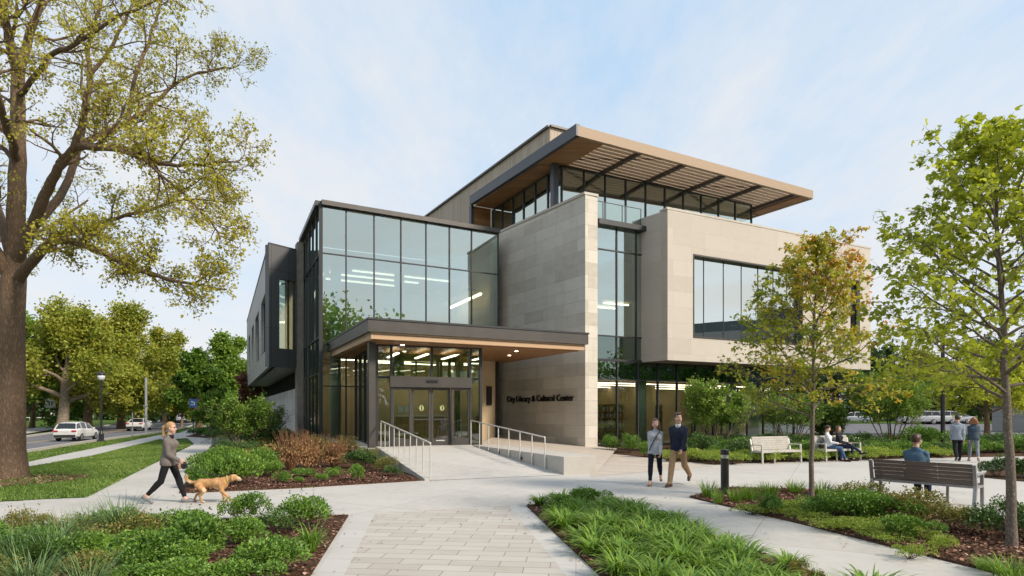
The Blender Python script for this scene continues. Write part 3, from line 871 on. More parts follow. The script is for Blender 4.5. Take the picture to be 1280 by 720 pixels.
b.prism([RC + ru * .12 + rv * .1, RC + ru * .12 + rv * slat_d, RC + ru * 1.7 + rv * slat_d, RC + ru * 1.7 + rv * .1], ZR - .5, ZR - .1)
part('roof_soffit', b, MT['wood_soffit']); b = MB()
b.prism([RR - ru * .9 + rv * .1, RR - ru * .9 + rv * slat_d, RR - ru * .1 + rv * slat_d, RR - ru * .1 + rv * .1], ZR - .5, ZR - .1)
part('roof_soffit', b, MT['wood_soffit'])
sl_ = MB()
k = .35
while k < slat_d - .1:
    sl_.bar(v3(RC + ru * 1.7 + rv * k, ZR - .32), v3(RR - ru * .9 + rv * k, ZR - .32), .27, .10); k += .35
part('sunshade_slats', sl_, MT['slat_wood'])
b = MB()
for i in range(5):
    t = 1.7 + (Lr - 2.6) * (i + .75) / 4.9
    if t > Lr - 1: t = Lr - 1.0
    b.bar(v3(RC + ru * t + rv * .08, ZR - .44), v3(RC + ru * t + rv * slat_d, ZR - .44), .16, .22)
part('roof_beam', b, MT['metal_brown'])
b = MB(); b.bar(v3(RCb + ru * 1.2, ZR - .5), v3(RRb - ru * .5, ZR - .5), .25, .28); part('roof_beam', b, MT['roof_edge'])
# frame end on the left: dark edge and timber reveal
b = MB(); b.prism([RL, RL + ru * .16, RL + ru * .16 - rv * .02 + rv * .3, RL + rv * .3], 10.4, ZR - .53); part('roof_end_frame', b, MT['metal_blue'])
b = MB(); a = RL + ru * .165 + rv * .05; b.prism([a, a + ru * 1.25, a + ru * 1.25 + rv * .25, a + rv * .25], 10.4, ZR - .55); part('timber_reveal', b, MT['wood_soffit'])
# penthouse volume with pale timber cladding
Q0 = P2(687.4, 158.8, 18.0); Q1 = P2(532, 272, 18.0); qd = (Q1 - Q0).normalized()
b = MB(); Q0b = Q0 + U * 9
b.prism([Q0, Q0b, Q0b + (Q1 - Q0), Q1], ZR - .04, 18.0)
b.prism([lerp(Q0, Q1, .36), lerp(Q0b, Q0b + Q1 - Q0, .36), Q0b + (Q1 - Q0), Q1], 9.5, ZR - .045)
part('penthouse', b, MT['wood_siding'])
b = MB(); b.bar(v3(Q0, 18.05), v3(Q1, 18.05), .3, .12); b.bar(v3(Q0, 18.052), v3(Q0b, 18.052), .3, .12); part('coping', b, MT['metal'])
# general mass behind so nothing is see-through
b = MB(); m0 = H1 + Vd * 8; b.prism([m0, m0 + U * 20, m0 + U * 20 + Vd * 14, m0 + Vd * 14], .0, 10.4); part('rear_block', b, MT['stone_grey'])

# ---- entrance canopy
C0 = P2(460.5, 399, ZC); C1 = P2(735.5, 418, ZC); C2 = P2(408.5, 429.5, ZC)
C3 = C1 + (C2 - C0)
cu = (C1 - C0).normalized(); cv = (C2 - C0).normalized()
can = MB(); can.prism([C0, C1, C3, C2], ZC - .42, ZC)
canopy = part('canopy', can, MT['metal'])
b = MB(); i_ = .12
q = [C0 + cu * i_ + cv * i_, C1 - cu * i_ + cv * i_, C3 - cu * i_ - cv * .1, C2 + cu * i_ - cv * .1]
b.prism(q, ZC - .66, ZC - .421); part('canopy_edge_board', b, MT['wood_light'], canopy)
b = MB(); q = [C0 + cu * .3 + cv * .3, C1 - cu * .3 + cv * .3, C3 - cu * .3 - cv * .2, C2 + cu * .3 - cv * .2]
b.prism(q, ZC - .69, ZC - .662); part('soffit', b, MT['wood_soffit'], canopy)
b = MB(); b.prism([C0 + cu * -.03 - cv * .03, C1 - cv * .03 + cu * .03, C3 + cu * .03, C2 - cu * .03], ZC + .002, ZC + .07); part('canopy_flashing', b, MT['metal_frame'], canopy)
for u_, v_ in ((1.6, 1.3), (4.2, 1.5), (6.6, 1.5), (2.4, 3.8), (5.0, 4.0), (7.2, 3.4)):
    p = C0 + cu * u_ + cv * v_
    b = MB(); b.lathe((p.x, p.y, ZC - .70), [(.07, 0), (.07, .009)], 14); part('downlight', b, MT['lamp_spot'], canopy)
cc = PY(464.3, 22.35)
b = MB(); b.box((cc.x, cc.y, (FLOOR - .3 + ZC - .66) / 2), (.24, .24, ZC - .66 - FLOOR + .3), .5); part('canopy_column', b, MT['metal'])

# ---- entrance vestibule with sliding doors
E0 = PY(470.5, 22.9); E1 = PY(600.5, 24.4); ed_ = (E1 - E0).normalized(); en = Vector((-ed_.y, ed_.x)); Le = (E1 - E0).length
def ep(u, v=0.0): return E0 + ed_ * u + en * v
ztop = ZC - .70; zd = FLOOR + 2.62
d0, d1 = Le * .135, Le * .895
curtain('vestibule_glazing', ep(0), ep(Le), [zd, ztop], 3, 'glass_clear', us=[0, d0 / Le, (d0 + d1) / 2 / Le, d1 / Le, 1.0], mw=.09)
curtain('vestibule_glazing', ep(0), ep(d0), [FLOOR, zd], 1, 'glass_clear', mw=.08)
curtain('vestibule_glazing', ep(d1), ep(Le), [FLOOR, zd], 1, 'glass_clear', mw=.08)
curtain('vestibule_glazing', ep(0, 6.2), ep(0), [FLOOR, ztop], 4, 'glass_clear', mw=.08)
curtain('vestibule_glazing', ep(Le), ep(Le, 6.2), [FLOOR, ztop], 4, 'glass_clear', mw=.08)
def ebox(b, u0, u1, z0, z1, v0=-.06, v1=.06):
    b.prism([ep(u0, v0), ep(u1, v0), ep(u1, v1), ep(u0, v1)], z0, z1)
b = MB(); ebox(b, d0 - .06, d1 + .06, zd - .36, zd + .05, -.12, .12); hd = part('door_header', b, MT['metal'])
b = MB(); ebox(b, (d0 + d1) / 2 - .22, (d0 + d1) / 2 + .22, zd - .16, zd - .08, -.16, -.122); part('door_sensor', b, MT['black'], hd)
dw = (d1 - d0) / 4
zh = zd - .36
for i in range(4):
    u0, u1 = d0 + dw * i + .01, d0 + dw * (i + 1) - .01
    off = .0 if i in (0, 3) else .13
    st_ = .085
    b = MB()
    for a_, c_ in ((u0, u0 + st_), (u1 - st_, u1)): ebox(b, a_, c_, FLOOR, zh, off - .03, off + .03)
    ebox(b, u0 + st_, u1 - st_, FLOOR, FLOOR + .28, off - .03, off + .03); ebox(b, u0 + st_, u1 - st_, zh - .1, zh, off - .03, off + .03)
    if i in (1, 2): ebox(b, u0 + st_, u1 - st_, FLOOR + 1.0, FLOOR + 1.045, off - .05, off - .02)
    dr = part('door', b, MT['metal'])
    b = MB(); b.quad(v3(ep(u0 + st_, off), FLOOR + .28), v3(ep(u1 - st_, off), FLOOR + .28), v3(ep(u1 - st_, off), zh - .1), v3(ep(u0 + st_, off), zh - .1)); part('glass', b, MT['glass_clear'], dr)
    if i in (1, 2):
        cpt = ep((u0 + u1) / 2 + (.02 if i == 1 else .06), off - .012)
        b = MB(); ang = math.atan2(ed_.y, ed_.x)
        ring = [(cpt.x + ed_.x * .09 * math.cos(t), cpt.y + ed_.y * .09 * math.cos(t), FLOOR + 1.46 + .11 * math.sin(t)) for t in np.arange(0, 6.28, .3)]
        b.quad(*ring); part('door_sticker', b, simple('sticker_lime', (.36, .42, .17), .5), dr)
        b = MB(); b.bar((ep((u0 + u1) / 2 + (.02 if i == 1 else .06), off - .016)[0], ep((u0 + u1) / 2 + (.02 if i == 1 else .06), off - .016)[1], FLOOR + 1.38), (ep((u0 + u1) / 2 + (.02 if i == 1 else .06), off - .016)[0], ep((u0 + u1) / 2 + (.02 if i == 1 else .06), off - .016)[1], FLOOR + 1.54), .05, .004); part('sticker_mark', b, MT['black'], dr)
    if i == 2:
        b = MB()
        for k in range(7):
            b.prism([ep(u0 + .2 + k * .05, off - .036), ep(u0 + .235 + k * .05, off - .036), ep(u0 + .235 + k * .05, off - .032), ep(u0 + .2 + k * .05, off - .032)], FLOOR + .17, FLOOR + .205)
        part('door_lettering', b, MT['white_paint'], dr)
    if i == 0:
        b = MB()
        ebox(b, u0 + .26, u0 + .44, FLOOR + 1.3, FLOOR + 1.54, off + .012, off + .016); ebox(b, u0 + .49, u0 + .66, FLOOR + 1.32, FLOOR + 1.54, off + .012, off + .016)
        part('paper_notice', b, MT['white_paint'], dr)
b = MB(); b.prism([ep(.1, 3.4), ep(Le - .1, 3.4), ep(Le - .1, 3.55), ep(.1, 3.55)], FLOOR, FLOOR + 2.6); part('interior_wall', b, MT['interior'])
b = MB(); b.prism([ep(1.3, 2.5), ep(3.3, 2.5), ep(3.3, 3.1), ep(1.3, 3.1)], FLOOR, FLOOR + 1.1); part('reception_desk', b, MT['interior_wood'])
b = MB(); b.prism([ep(1.25, 2.45), ep(3.35, 2.45), ep(3.35, 3.15), ep(1.25, 3.15)], FLOOR + 1.102, FLOOR + 1.16); part('desk_top', b, MT['white_paint'])
b = MB()
for u_ in (1.0, 2.2, 3.4):
    b.bar(v3(ep(u_, 1.0), ztop - .2), v3(ep(u_, 3.2), ztop - .2), .12, .04)
part('ceiling_light', b, MT['lamp_strip'])
b = MB(); b.prism([ep(-.1, .1), ep(Le + .1, .1), ep(Le + .1, 6.4), ep(-.1, 6.4)], FLOOR - .1, FLOOR + .004); part('ground_floor', b, MT['interior_floor'])
# beige recess panel right of the doors, with intercom
rp0 = PY(602.5, 30.5); rp1 = PY(621, 31.2)
b = MB(); rd = (rp1 - rp0).normalized(); b.prism([rp0 - rd * .8, rp1, rp1 + Vd * .2, rp0 - rd * .8 + Vd * .2], .3, 4.6); part('recess_panel', b, MT['interior'])
b = MB(); p = lerp(rp0, rp1, .45) - Vd * .05; b.box((p.x, p.y, 2.6), (.32, .08, .95), math.atan2(rd.y, rd.x)); part('intercom', b, MT['black'])
b = MB(); p = lerp(rp0, rp1, .98) - Vd * .08; b.box((p.x, p.y, 2.5), (.14, .14, 4.4), math.atan2(rd.y, rd.x)); part('corner_post', b, MT['metal_frame'])

# ---- sign letters on the stone wall
def ons(px):
    s = (px - CX) / F
    t = (s * S0.y - S0.x) / (sdir.x - s * sdir.y); return S0 + sdir * t
sl0, sl1 = ons(635), ons(718)
cu_ = bpy.data.curves.new('wall_lettering', 'FONT'); cu_.body = 'City Library & Cultural Center'
cu_.extrude = .035; cu_.offset = .002; cu_.space_character = 1.06
to = bpy.data.objects.new('tmp', cu_); COL.objects.link(to)
bpy.context.view_layer.update()
me = bpy.data.meshes.new_from_object(to.evaluated_get(bpy.context.evaluated_depsgraph_get()))
bpy.data.objects.remove(to)
co = np.empty(len(me.vertices) * 3); me.vertices.foreach_get('co', co); co = co.reshape(-1, 3)
wdt = co[:, 0].max() - co[:, 0].min()
Ls = (sl1 - sl0).length; sc_ = Ls / wdt
zb_ = 1.9 + (512 - 502.5) / F * sl0.y
sx = (sl1 - sl0).normalized(); so_ = Vector((sx.y, -sx.x))
hsc = sc_ * 1.15 if True else sc_
out_ = np.empty_like(co)
lx = (co[:, 0] - co[:, 0].min()) * sc_
out_[:, 0] = sl0.x + sx.x * lx + so_.x * (.06 + co[:, 2]); out_[:, 1] = sl0.y + sx.y * lx + so_.y * (.06 + co[:, 2])
out_[:, 2] = zb_ + co[:, 1] * hsc * .92
out_ -= np.array(lib.location)
me.vertices.foreach_set('co', out_.ravel()); me.materials.clear(); me.materials.append(MT['letter']); me.update()
me.name = 'wall_lettering'
link(bpy.data.objects.new('wall_lettering', me), lib)

# ================================================================== ramp, curb wall and handrails
ra0, ra1 = Vector((-2.2, 16.25)), Vector((1.5, 17.65))
rb0, rb1 = Vector((-4.85, 22.3)), Vector((-1.55, 23.6))
def ramp_sheet(name, A, B, C, D, zA, zB, zC, zD, mat, n=10):
    b = MB()
    for i in range(n):
        for j in range(n):
            def pt(s, t):
                p = lerp(lerp(A, B, s), lerp(D, C, s), t); z_ = lerp(lerp(zA, zB, s), lerp(zD, zC, s), t); return (p.x, p.y, z_)
            b.quad(pt(i / n, j / n), pt((i + 1) / n, j / n), pt((i + 1) / n, (j + 1) / n), pt(i / n, (j + 1) / n))
    return tag(b.build(name, mat), kind='structure')
ramp_sheet('entrance_ramp', ra0, ra1, rb1, rb0, .009, .009, FLOOR, FLOOR, MT['concrete'])
land = MB(); land.prism([rb0 - U * .6, rb1 + U * .2, rb1 + U * .2 + Vd * 1.5, rb0 - U * .6 + Vd * 8], FLOOR - .3, FLOOR - .003)
tag(land.build('entrance_landing', MT['concrete']), kind='structure')
wr0 = Vector((2.5, 18.05))
ramp_sheet('terrace_slope', wr0, S2 + Vector((.8, -.6)), S1, rb1, .006, .12, FLOOR, FLOOR - .001, MT['paver_warm'])
ck_ = MB()
e0, e1 = ra0 - U * .14, rb0 - U * .14
i0 = len(ck_.v)
ck_.hexa([v3(ra0 - U * .14 , -.05), v3(ra0, -.05), v3(rb0, -.05), v3(rb0 - U * .14, -.05)], [v3(ra0 - U * .14, .06), v3(ra0, .06), v3(rb0, FLOOR + .05), v3(rb0 - U * .14, FLOOR + .05)])
tag(ck_.build('ramp_kerb', MT['concrete_wall']), kind='structure')
# low curb wall between ramp and terrace
vw = (rb1 - ra1).normalized()
cw = MB(); cw.prism([ra1, wr0, wr0 + vw * 6.55, rb1], -.05, FLOOR + .03)
curb = thing('curb_wall', 'low cast concrete wall along the entrance ramp with two recessed step lights', 'low wall', (ra1.x, ra1.y, 0))
part('wall_body', cw, MT['concrete_wall'], curb, bevel=.015)
for t in (2.6, 4.3):
    b = MB(); p = ra1 + vw * t; b.box((p.x - U.x * .006, p.y - U.y * .006, .17 + t * .055), (.03, .14, .08), math.atan2(vw.y, vw.x) + math.pi / 2); part('step_light', b, MT['black'], curb)
# handrails
def handrail(label, pts_bottom, hgt, posts, nrm):
    t = thing('handrail', label, 'handrail', (pts_bottom[0].x, pts_bottom[0].y, pts_bottom[0].z), group='steel handrails of the entrance ramp')
    a, c = Vector(pts_bottom[0]), Vector(pts_bottom[-1])
    b = MB(); b.bar(a + Vector((0, 0, hgt)), c + Vector((0, 0, hgt)), .05, .035); part('top_rail', b, MT['steel'], t)
    for i in range(posts):
        p = a + (c - a) * (i / (posts - 1))
        b = MB(); b.bar(p, p + Vector((0, 0, hgt - .018)), .05, .022, up=(0.9, .4, 0)); part('post', b, MT['steel'], t)
    return t
handrail('brushed steel handrail on the left edge of the ramp beside the planting bed', [v3(ra0 + U * .04 + Vd * .05, .02), v3(rb0 + U * .04, FLOOR)], .98, 10, None)
handrail('brushed steel handrail on the right of the ramp along the low curb wall', [v3(ra1 - U * .05 + vw * 1.0, .08), v3(rb1 - U * .05, FLOOR)], .98, 8, None)

# ================================================================== things inside the library
def bookcase(p, ang, label, w=2.0, h=2.1):
    t = thing('bookcase', label, 'bookcase', (p.x, p.y, .14), ang, 'bookcases in the reading room')
    b = MB()
    for x in (-w / 2, w / 2): b.box((x, 0, h / 2), (.04, .32, h))
    b.box((0, .15, h / 2), (w, .02, h))
    for k in range(6): b.box((0, 0, .05 + k * (h - .08) / 5), (w - .05, .3, .03))
    b.build('case', MT['interior_wood'], t, world=False)
    rnd = random.Random(int(p.x * 100)); bk = MB()
    for k in range(5):
        x = -w / 2 + .05; z0 = .07 + k * (h - .08) / 5
        while x < w / 2 - .08:
            wd = rnd.uniform(.02, .05); hh = rnd.uniform(.2, .3)
            if rnd.random() < .9: bk.box((x + wd / 2, -.02, z0 + hh / 2), (wd, .2, hh), m=rnd.randrange(4))
            x += wd + .004
    bk.build('books', BOOKM, t, world=False)
    return t
BOOKM = [simple('book_red', (.22, .05, .04), .6), simple('book_blue', (.06, .10, .18), .6), simple('book_cream', (.5, .45, .35), .6), simple('book_green', (.06, .12, .07), .6)]
ba = math.atan2(td.y, td.x)
labs = ['full oak bookcase nearest the limestone corner behind the ground floor glass', 'full oak bookcase behind the second glass bay of the reading room', 'full oak bookcase just left of the green column in the reading room', 'full oak bookcase right of the green column in the reading room']
for i, (u_, v_) in enumerate(((1.2, 5.6), (3.3, 5.6), (5.4, 5.9), (8.6, 6.2))):
    bookcase(tp(u_, v_), ba, labs[i])
b = None
# ================================================================== benches
MT['slat_dark'] = woodmat('grey_weathered_slats', (.10, .075, .060), (.19, .15, .125), 3.0, .7, 0)
MT['slat_pale'] = simple('pale_slats', (.46, .44, .40), .6, .1, .1, 6)
MT['bench_frame'] = simple('grey_cast_frame', (.33, .33, .335), .45, .6, .1, 12)
MT['bench_pale'] = simple('pale_cast_frame', (.52, .51, .48), .45, .4, .08, 12)

def bench(name, label, loc, rz, slat, frame, w=1.9, nslat=5, group=None, splits=3):
    """local x along the bench, seat faces local -y"""
    t = thing(name, label, 'bench', loc, rz, group)
    for s in (-1, 1):
        x = s * (w / 2 - .03)
        b = MB()
        b.bar((x, -.31, 0), (x, -.29, .43), .06, .055)           # front leg
        b.bar((x, -.29, .42), (x, -.285, .64), .06, .05)          # arm support
        b.bar((x, -.30, .645), (x, .19, .645), .065, .035)         # arm
        b.bar((x, .30, 0), (x, .19, .42), .06, .07)               # rear leg
        b.bar((x, .19, .42), (x, .29, .84), .06, .06)             # back upright
        b.bar((x, -.28, .40), (x, .19, .40), .055, .05)
        b.build('side_frame', frame, t, world=False, bevel=.006)
    b = MB()
    for k in range(nslat):
        y = -.27 + k * .098
        b.box((0, y, .437), (w - .12, .085, .03))
    b.build('seat', slat, t, world=False, bevel=.004)
    b = MB()
    for k in range(nslat):
        z = .50 + k * .078
        y = .19 + (z - .42) * .238 - .035
        for j in range(splits):
            x0 = -w / 2 + .07 + j * (w - .14) / splits; x1 = x0 + (w - .14) / splits - .006
            b.box(((x0 + x1) / 2, y, z), (x1 - x0, .028, .073))
    b.build('backrest', slat, t, world=False, bevel=.004)
    b = MB(); b.bar((-w / 2 + .05, -.3, .405), (w / 2 - .05, -.3, .405), .03, .05); b.bar((-w / 2 + .05, .16, .405), (w / 2 - .05, .16, .405), .03, .05)
    b.build('seat_rail', frame, t, world=False)
    for x in (-.18,):
        b = MB(); b.bar((x * w, -.29, 0), (x * w, -.29, .39), .045); b.build('leg', frame, t, world=False)
    return t
# near bench, seen from behind: rear legs at (7.67,12.98) and (8.78,11.6)
bl, br = Vector((7.63, 12.95)), Vector((8.80, 11.58))
bx = (br - bl).normalized()
NB_RZ = math.atan2(-bx.y, -bx.x)          # local x runs from right to left so that local -y points away from the camera
nbw = (br - bl).length + .06
by = Vector((math.cos(NB_RZ + math.pi / 2), math.sin(NB_RZ + math.pi / 2)))
NB_C = (bl + br) / 2 - by * .30
bench('park_bench', 'dark slatted bench with grey metal arms seen from behind, a man sitting on it', (NB_C.x, NB_C.y, 0), NB_RZ, MT['slat_dark'], MT['bench_frame'], nbw)
# far pale benches: front legs at px
def far_bench(pl, pr, label):
    a, c = G(*pl).to_2d(), G(*pr).to_2d()
    d = (c - a).normalized(); rz = math.atan2(d.y, d.x)
    n = Vector((-d.y, d.x))
    ctr = (a + c) / 2 + n * .3
    bench('park_bench', label, (ctr.x, ctr.y, 0), rz, MT['slat_pale'], MT['bench_pale'], (c - a).length + .06, 6, 'pale benches in front of the hedge bed', 1)
    return ctr, rz
FB1 = far_bench((953, 580), (1001, 578), 'empty pale slatted bench in front of the hedge')
FB2 = far_bench((1032.5, 577.5), (1075.5, 575.5), 'pale slatted bench with two people sitting on it')

# ================================================================== bollard, lamp posts, poles, signs
bp = G(906, 619)
t = thing('bollard_light', 'dark cylindrical bollard light at the tip of the mulch bed', 'bollard', tuple(bp))
b = MB(); b.lathe((0, 0, .02), [(.088, 0), (.088, .80)], 20); b.build('post', MT['black'], t, world=False, smooth=False)
b = MB(); b.lathe((0, 0, .822), [(.066, 0), (.066, .075)], 16); b.build('lens', simple('frosted_lens', (.55, .53, .48), .3), t, world=False)
b = MB()
for k in range(3): b.lathe((0, 0, .825 + k * .026), [(.082, 0), (.082, .007)], 20)
b.build('louvre', MT['steel'], t, world=False)
b = MB(); b.lathe((0, 0, .90), [(.09, 0), (.09, .10), (.084, .115)], 20); b.build('cap', MT['black'], t, world=False)

def street_lamp(loc, h, label):
    t = thing('street_lamp', label, 'street lamp', loc)
    b = MB(); b.lathe((0, 0, 0), [(.24, 0), (.24, .08), (.17, .14), (.16, .55), (.10, .68), (.075, .75), (.06, h - .75), (.09, h - .72), (.09, h - .66)], 14); b.build('pole', MT['black'], t, world=False)
    b = MB(); b.lathe((0, 0, h - .66), [(.10, 0), (.21, .10), (.25, .28), (.23, .38)], 14); b.build('globe', simple('milky_globe', (.62, .64, .66), .25), t, world=False, smooth=True)
    b = MB(); b.lathe((0, 0, h - .281), [(.27, 0), (.25, .10), (.12, .22), (.04, .26), (.02, .34)], 14); b.build('hood', MT['black'], t, world=False, smooth=True)
    return t
lp = G(126.5, 552)
street_lamp(tuple(lp), 4.95, 'black street lamp with a round hood beside the road')
# tall black lamp pole on the right, on a concrete footing
rp = G(1178.5, 567)
t = thing('lamp_pole', 'tall slim black lamp pole on a round concrete footing in the hedge bed', 'lamp pole', tuple(rp))
b = MB(); b.lathe((0, 0, 0), [(.36, 0), (.36, .22), (.34, .24)], 18); b.build('footing', MT['concrete_wall'], t, world=False)
b = MB(); b.lathe((0, 0, .241), [(.14, 0), (.14, .03), (.085, .05), (.075, 5.2)], 12); b.build('pole', MT['black'], t, world=False)
b = MB(); b.box((0, -.35, 5.38), (.32, .7, .08)); b.build('lamp_head', MT['black'], t, world=False)

MT['galv'] = simple('galvanised_steel', (.36, .38, .39), .45, .6, .1, 10)
MT['sign_white'] = simple('sign_white', (.72, .72, .70), .5, 0, .04)
MT['sign_blue'] = simple('sign_blue', (.05, .16, .42), .5, 0, .05)
MT['sign_back'] = simple('sign_back', (.42, .43, .43), .5, .3, .06)
MT['pole_wood'] = simple('pale_pole', (.50, .46, .40), .8, 0, .15, 5)
sp = G(182.5, 542.5)
t = thing('steel_pole', 'tall plain grey steel pole beside the road', 'pole', tuple(sp))
b = MB(); b.tube([(0, 0, 0), (0, 0, 5.2)], .11, 10); b.build('shaft', MT['galv'], t, world=False)
b = MB(); b.box((0, -.05, 2.6), (.26, .26, .12)); b.box((0, -.05, 1.7), (.24, .24, .08)); b.build('clamp', MT['galv'], t, world=False)
sp = G(165.5, 546)
t = thing('sign_post', 'thin dark post without a sign beside the road', 'post', tuple(sp))
b = MB(); b.tube([(0, 0, 0), (0, 0, 1.95)], .035, 8); b.build('shaft', MT['galv'], t, world=False)
b = MB(); b.box((0, 0, 1.97), (.09, .09, .06)); b.build('cap', MT['galv'], t, world=False)

def sign(base, label, plates, ph, post='galv', pr=.035, name='road_sign'):
    """plates: list of (shape, z, w, h, material, marks)"""
    t = thing(name, label, 'sign', tuple(base))
    t.rotation_euler.z = math.atan2(base[0], base[1]) * -1
    b = MB(); b.tube([(0, 0, 0), (0, 0, ph)], pr, 8); b.build('post', MT[post], t, world=False)
    for shape, z, w_, h_, mat, marks in plates:
        b = MB()
        if shape == 'diamond': o = [(0, -h_ / 2), (w_ / 2, 0), (0, h_ / 2), (-w_ / 2, 0)]
        elif shape == 'shield': o = [(-w_ / 2, -h_ / 2), (w_ / 2, -h_ / 2), (w_ / 2, h_ * .25), (w_ * .2, h_ / 2), (-w_ * .2, h_ / 2), (-w_ / 2, h_ * .25)]
        elif shape == 'round': o = [(w_ / 2 * math.cos(a), h_ / 2 * math.sin(a)) for a in np.arange(0, 6.28, .39)]
        else: o = [(-w_ / 2, -h_ / 2), (w_ / 2, -h_ / 2), (w_ / 2, h_ / 2), (-w_ / 2, h_ / 2)]
        i = len(o)
        b.v = [(x, -pr - .03, z + y) for x, y in o] + [(x, -pr - .01, z + y) for x, y in o]
        b.f = [tuple(range(i)), tuple(range(2 * i - 1, i - 1, -1))] + [(k, i + k, i + (k + 1) % i, (k + 1) % i) for k in range(i)]; b.m = [0] * len(b.f)
        pl = b.build('sign_plate', MT[mat], t, world=False)
        if marks:
            b = MB()
            for (x, y, w2, h2) in marks: b.box((x, -pr - .034, z + y), (w2, .004, h2))
            b.build('sign_mark', MT['letter'] if mat != 'sign_blue' else MT['sign_white'], pl, world=False)
    return t
def on_road_side(px, py): 
    p = road_pt(px, py); return (p[0], p[1], -.35)
sg = PZ(63, 535, -.33)
sign(sg, 'white route marker sign on a thin post left of the pale leaning tree trunk', [('shield', 3.0, 1.0, 1.15, 'sign_white', [(-.1, 0, .12, .5), (.15, 0, .12, .5)])], 3.7, 'galv')
sg = PZ(66, 532, -.33)
sign(sg, 'small red and white round sign low beside the road behind the route marker', [('round', 1.75, .62, .75, 'sign_white', [(0, 0, .12, .35)])], 2.0, 'black')
sg = PZ(112.5, 530, -.33)
sign(sg, 'grey diamond sign with a small white plate below it across the road', [('diamond', 2.85, 1.5, 1.5, 'sign_back', [(0, .1, .5, .07), (0, -.1, .4, .07)]), ('rect', 1.3, .85, .6, 'sign_white', [(-.0, .02, .2, .28)])], 3.4, 'galv')
sg = PZ(200.5, 527, -.33)
sign(sg, 'white square road sign with a black figure in front of the dark trunk', [('rect', 2.05, .95, 1.0, 'sign_white', [(0, 0, .16, .6), (-.1, .12, .12, .1)])], 2.5, 'black', .05)
sg = G(241.5, 540)
sign(sg, 'blue square sign with white pictogram on a black post beside the path', [('rect', 2.75, .68, .78, 'sign_blue', [(-.08, .12, .16, .16), (.1, -.02, .12, .34), (-.1, -.15, .2, .08)])], 3.1, 'black', .05)
sg = G(271.5, 535)
sign(sg, 'small white sign near the round street tree beyond the path', [('round', 2.2, .5, .7, 'sign_white', [(0, 0, .1, .25)])], 2.4, 'galv')
# utility pole with transformer far behind the trees
up_ = PZ(283.5, 527, -.3)
t = thing('utility_pole', 'pale utility pole with a small transformer can above the trees', 'utility pole', tuple(up_))
b = MB(); b.tube([(0, 0, 0), (0, 0, 9.3)], [.2, .15], 10); b.build('shaft', MT['pole_wood'], t, world=False)
b = MB(); b.lathe((-.35, -.2, 6.9), [(.3, 0), (.34, .05), (.34, 1.0), (.2, 1.12)], 14); b.lathe((.35, -.2, 6.75), [(.22, 0), (.22, .9)], 12); b.build('transformer', MT['sign_white'], t, world=False)
b = MB(); b.tube([(0, 0, 8.2), (.6, 0, 9.6), (1.9, -.2, 10.2)], .07, 8); b.build('arm', MT['galv'], t, world=False)
b = MB(); b.bar((-.2, 0, 8.1), (.9, 0, 8.0), .1); b.build('crossarm', MT['pole_wood'], t, world=False)

# low white barrier rail by the road, far left
a = PZ(40, 531, -.3); c = PZ(62, 531, -.3)
t = thing('barrier_rail', 'low white rail on posts at the edge of the grass across the road', 'rail', (a.x, a.y, -.33))
b = MB(); b.bar((a.x - 3, a.y, .75), (c.x, c.y, .75), .1, .1); part('rail', b, MT['sign_white'], t)
for k in range(3):
    p = lerp(Vector((a.x - 3, a.y)), Vector((c.x, c.y)), k / 2); b = MB(); b.box((p.x, p.y, .2), (.14, .14, 1.1)); part('post', b, MT['sign_white'], t)

# ================================================================== cars
MT['car_white'] = simple('white_car_paint', (.62, .62, .62), .25, .05, .02, 1, spec=.6)
MT['car_silver'] = simple('pale_silver_car_paint', (.50, .51, .53), .28, .3, .02, 1, spec=.6)
MT['car_dark'] = simple('dark_car_paint', (.03, .045, .07), .25, .2, .02, 1, spec=.6)
MT['car_blue'] = simple('pale_blue_car_paint', (.36, .45, .52), .25, .2, .02, 1, spec=.6)
MT['car_orange'] = simple('orange_paint', (.45, .13, .03), .4, .0, .05, 1)
MT['car_glass'] = simple('car_window', (.012, .015, .017), .06, .0, .02, 1, spec=.8)
MT['tyre'] = simple('tyre_rubber', (.018, .018, .018), .85, 0, .1, 8)
MT['rim'] = simple('alloy_rim', (.40, .40, .41), .35, .8, .05, 8)
MT['tail_light'] = simple('tail_light', (.40, .018, .016), .2, 0, .05, 3)
MT['head_light'] = simple('head_light', (.62, .64, .66), .1, .3, .03, 3)
MT['trim'] = simple('black_trim', (.02, .02, .02), .6, 0, .1, 5)
MT['plate'] = simple('number_plate', (.55, .55, .52), .5, 0, .05, 4)

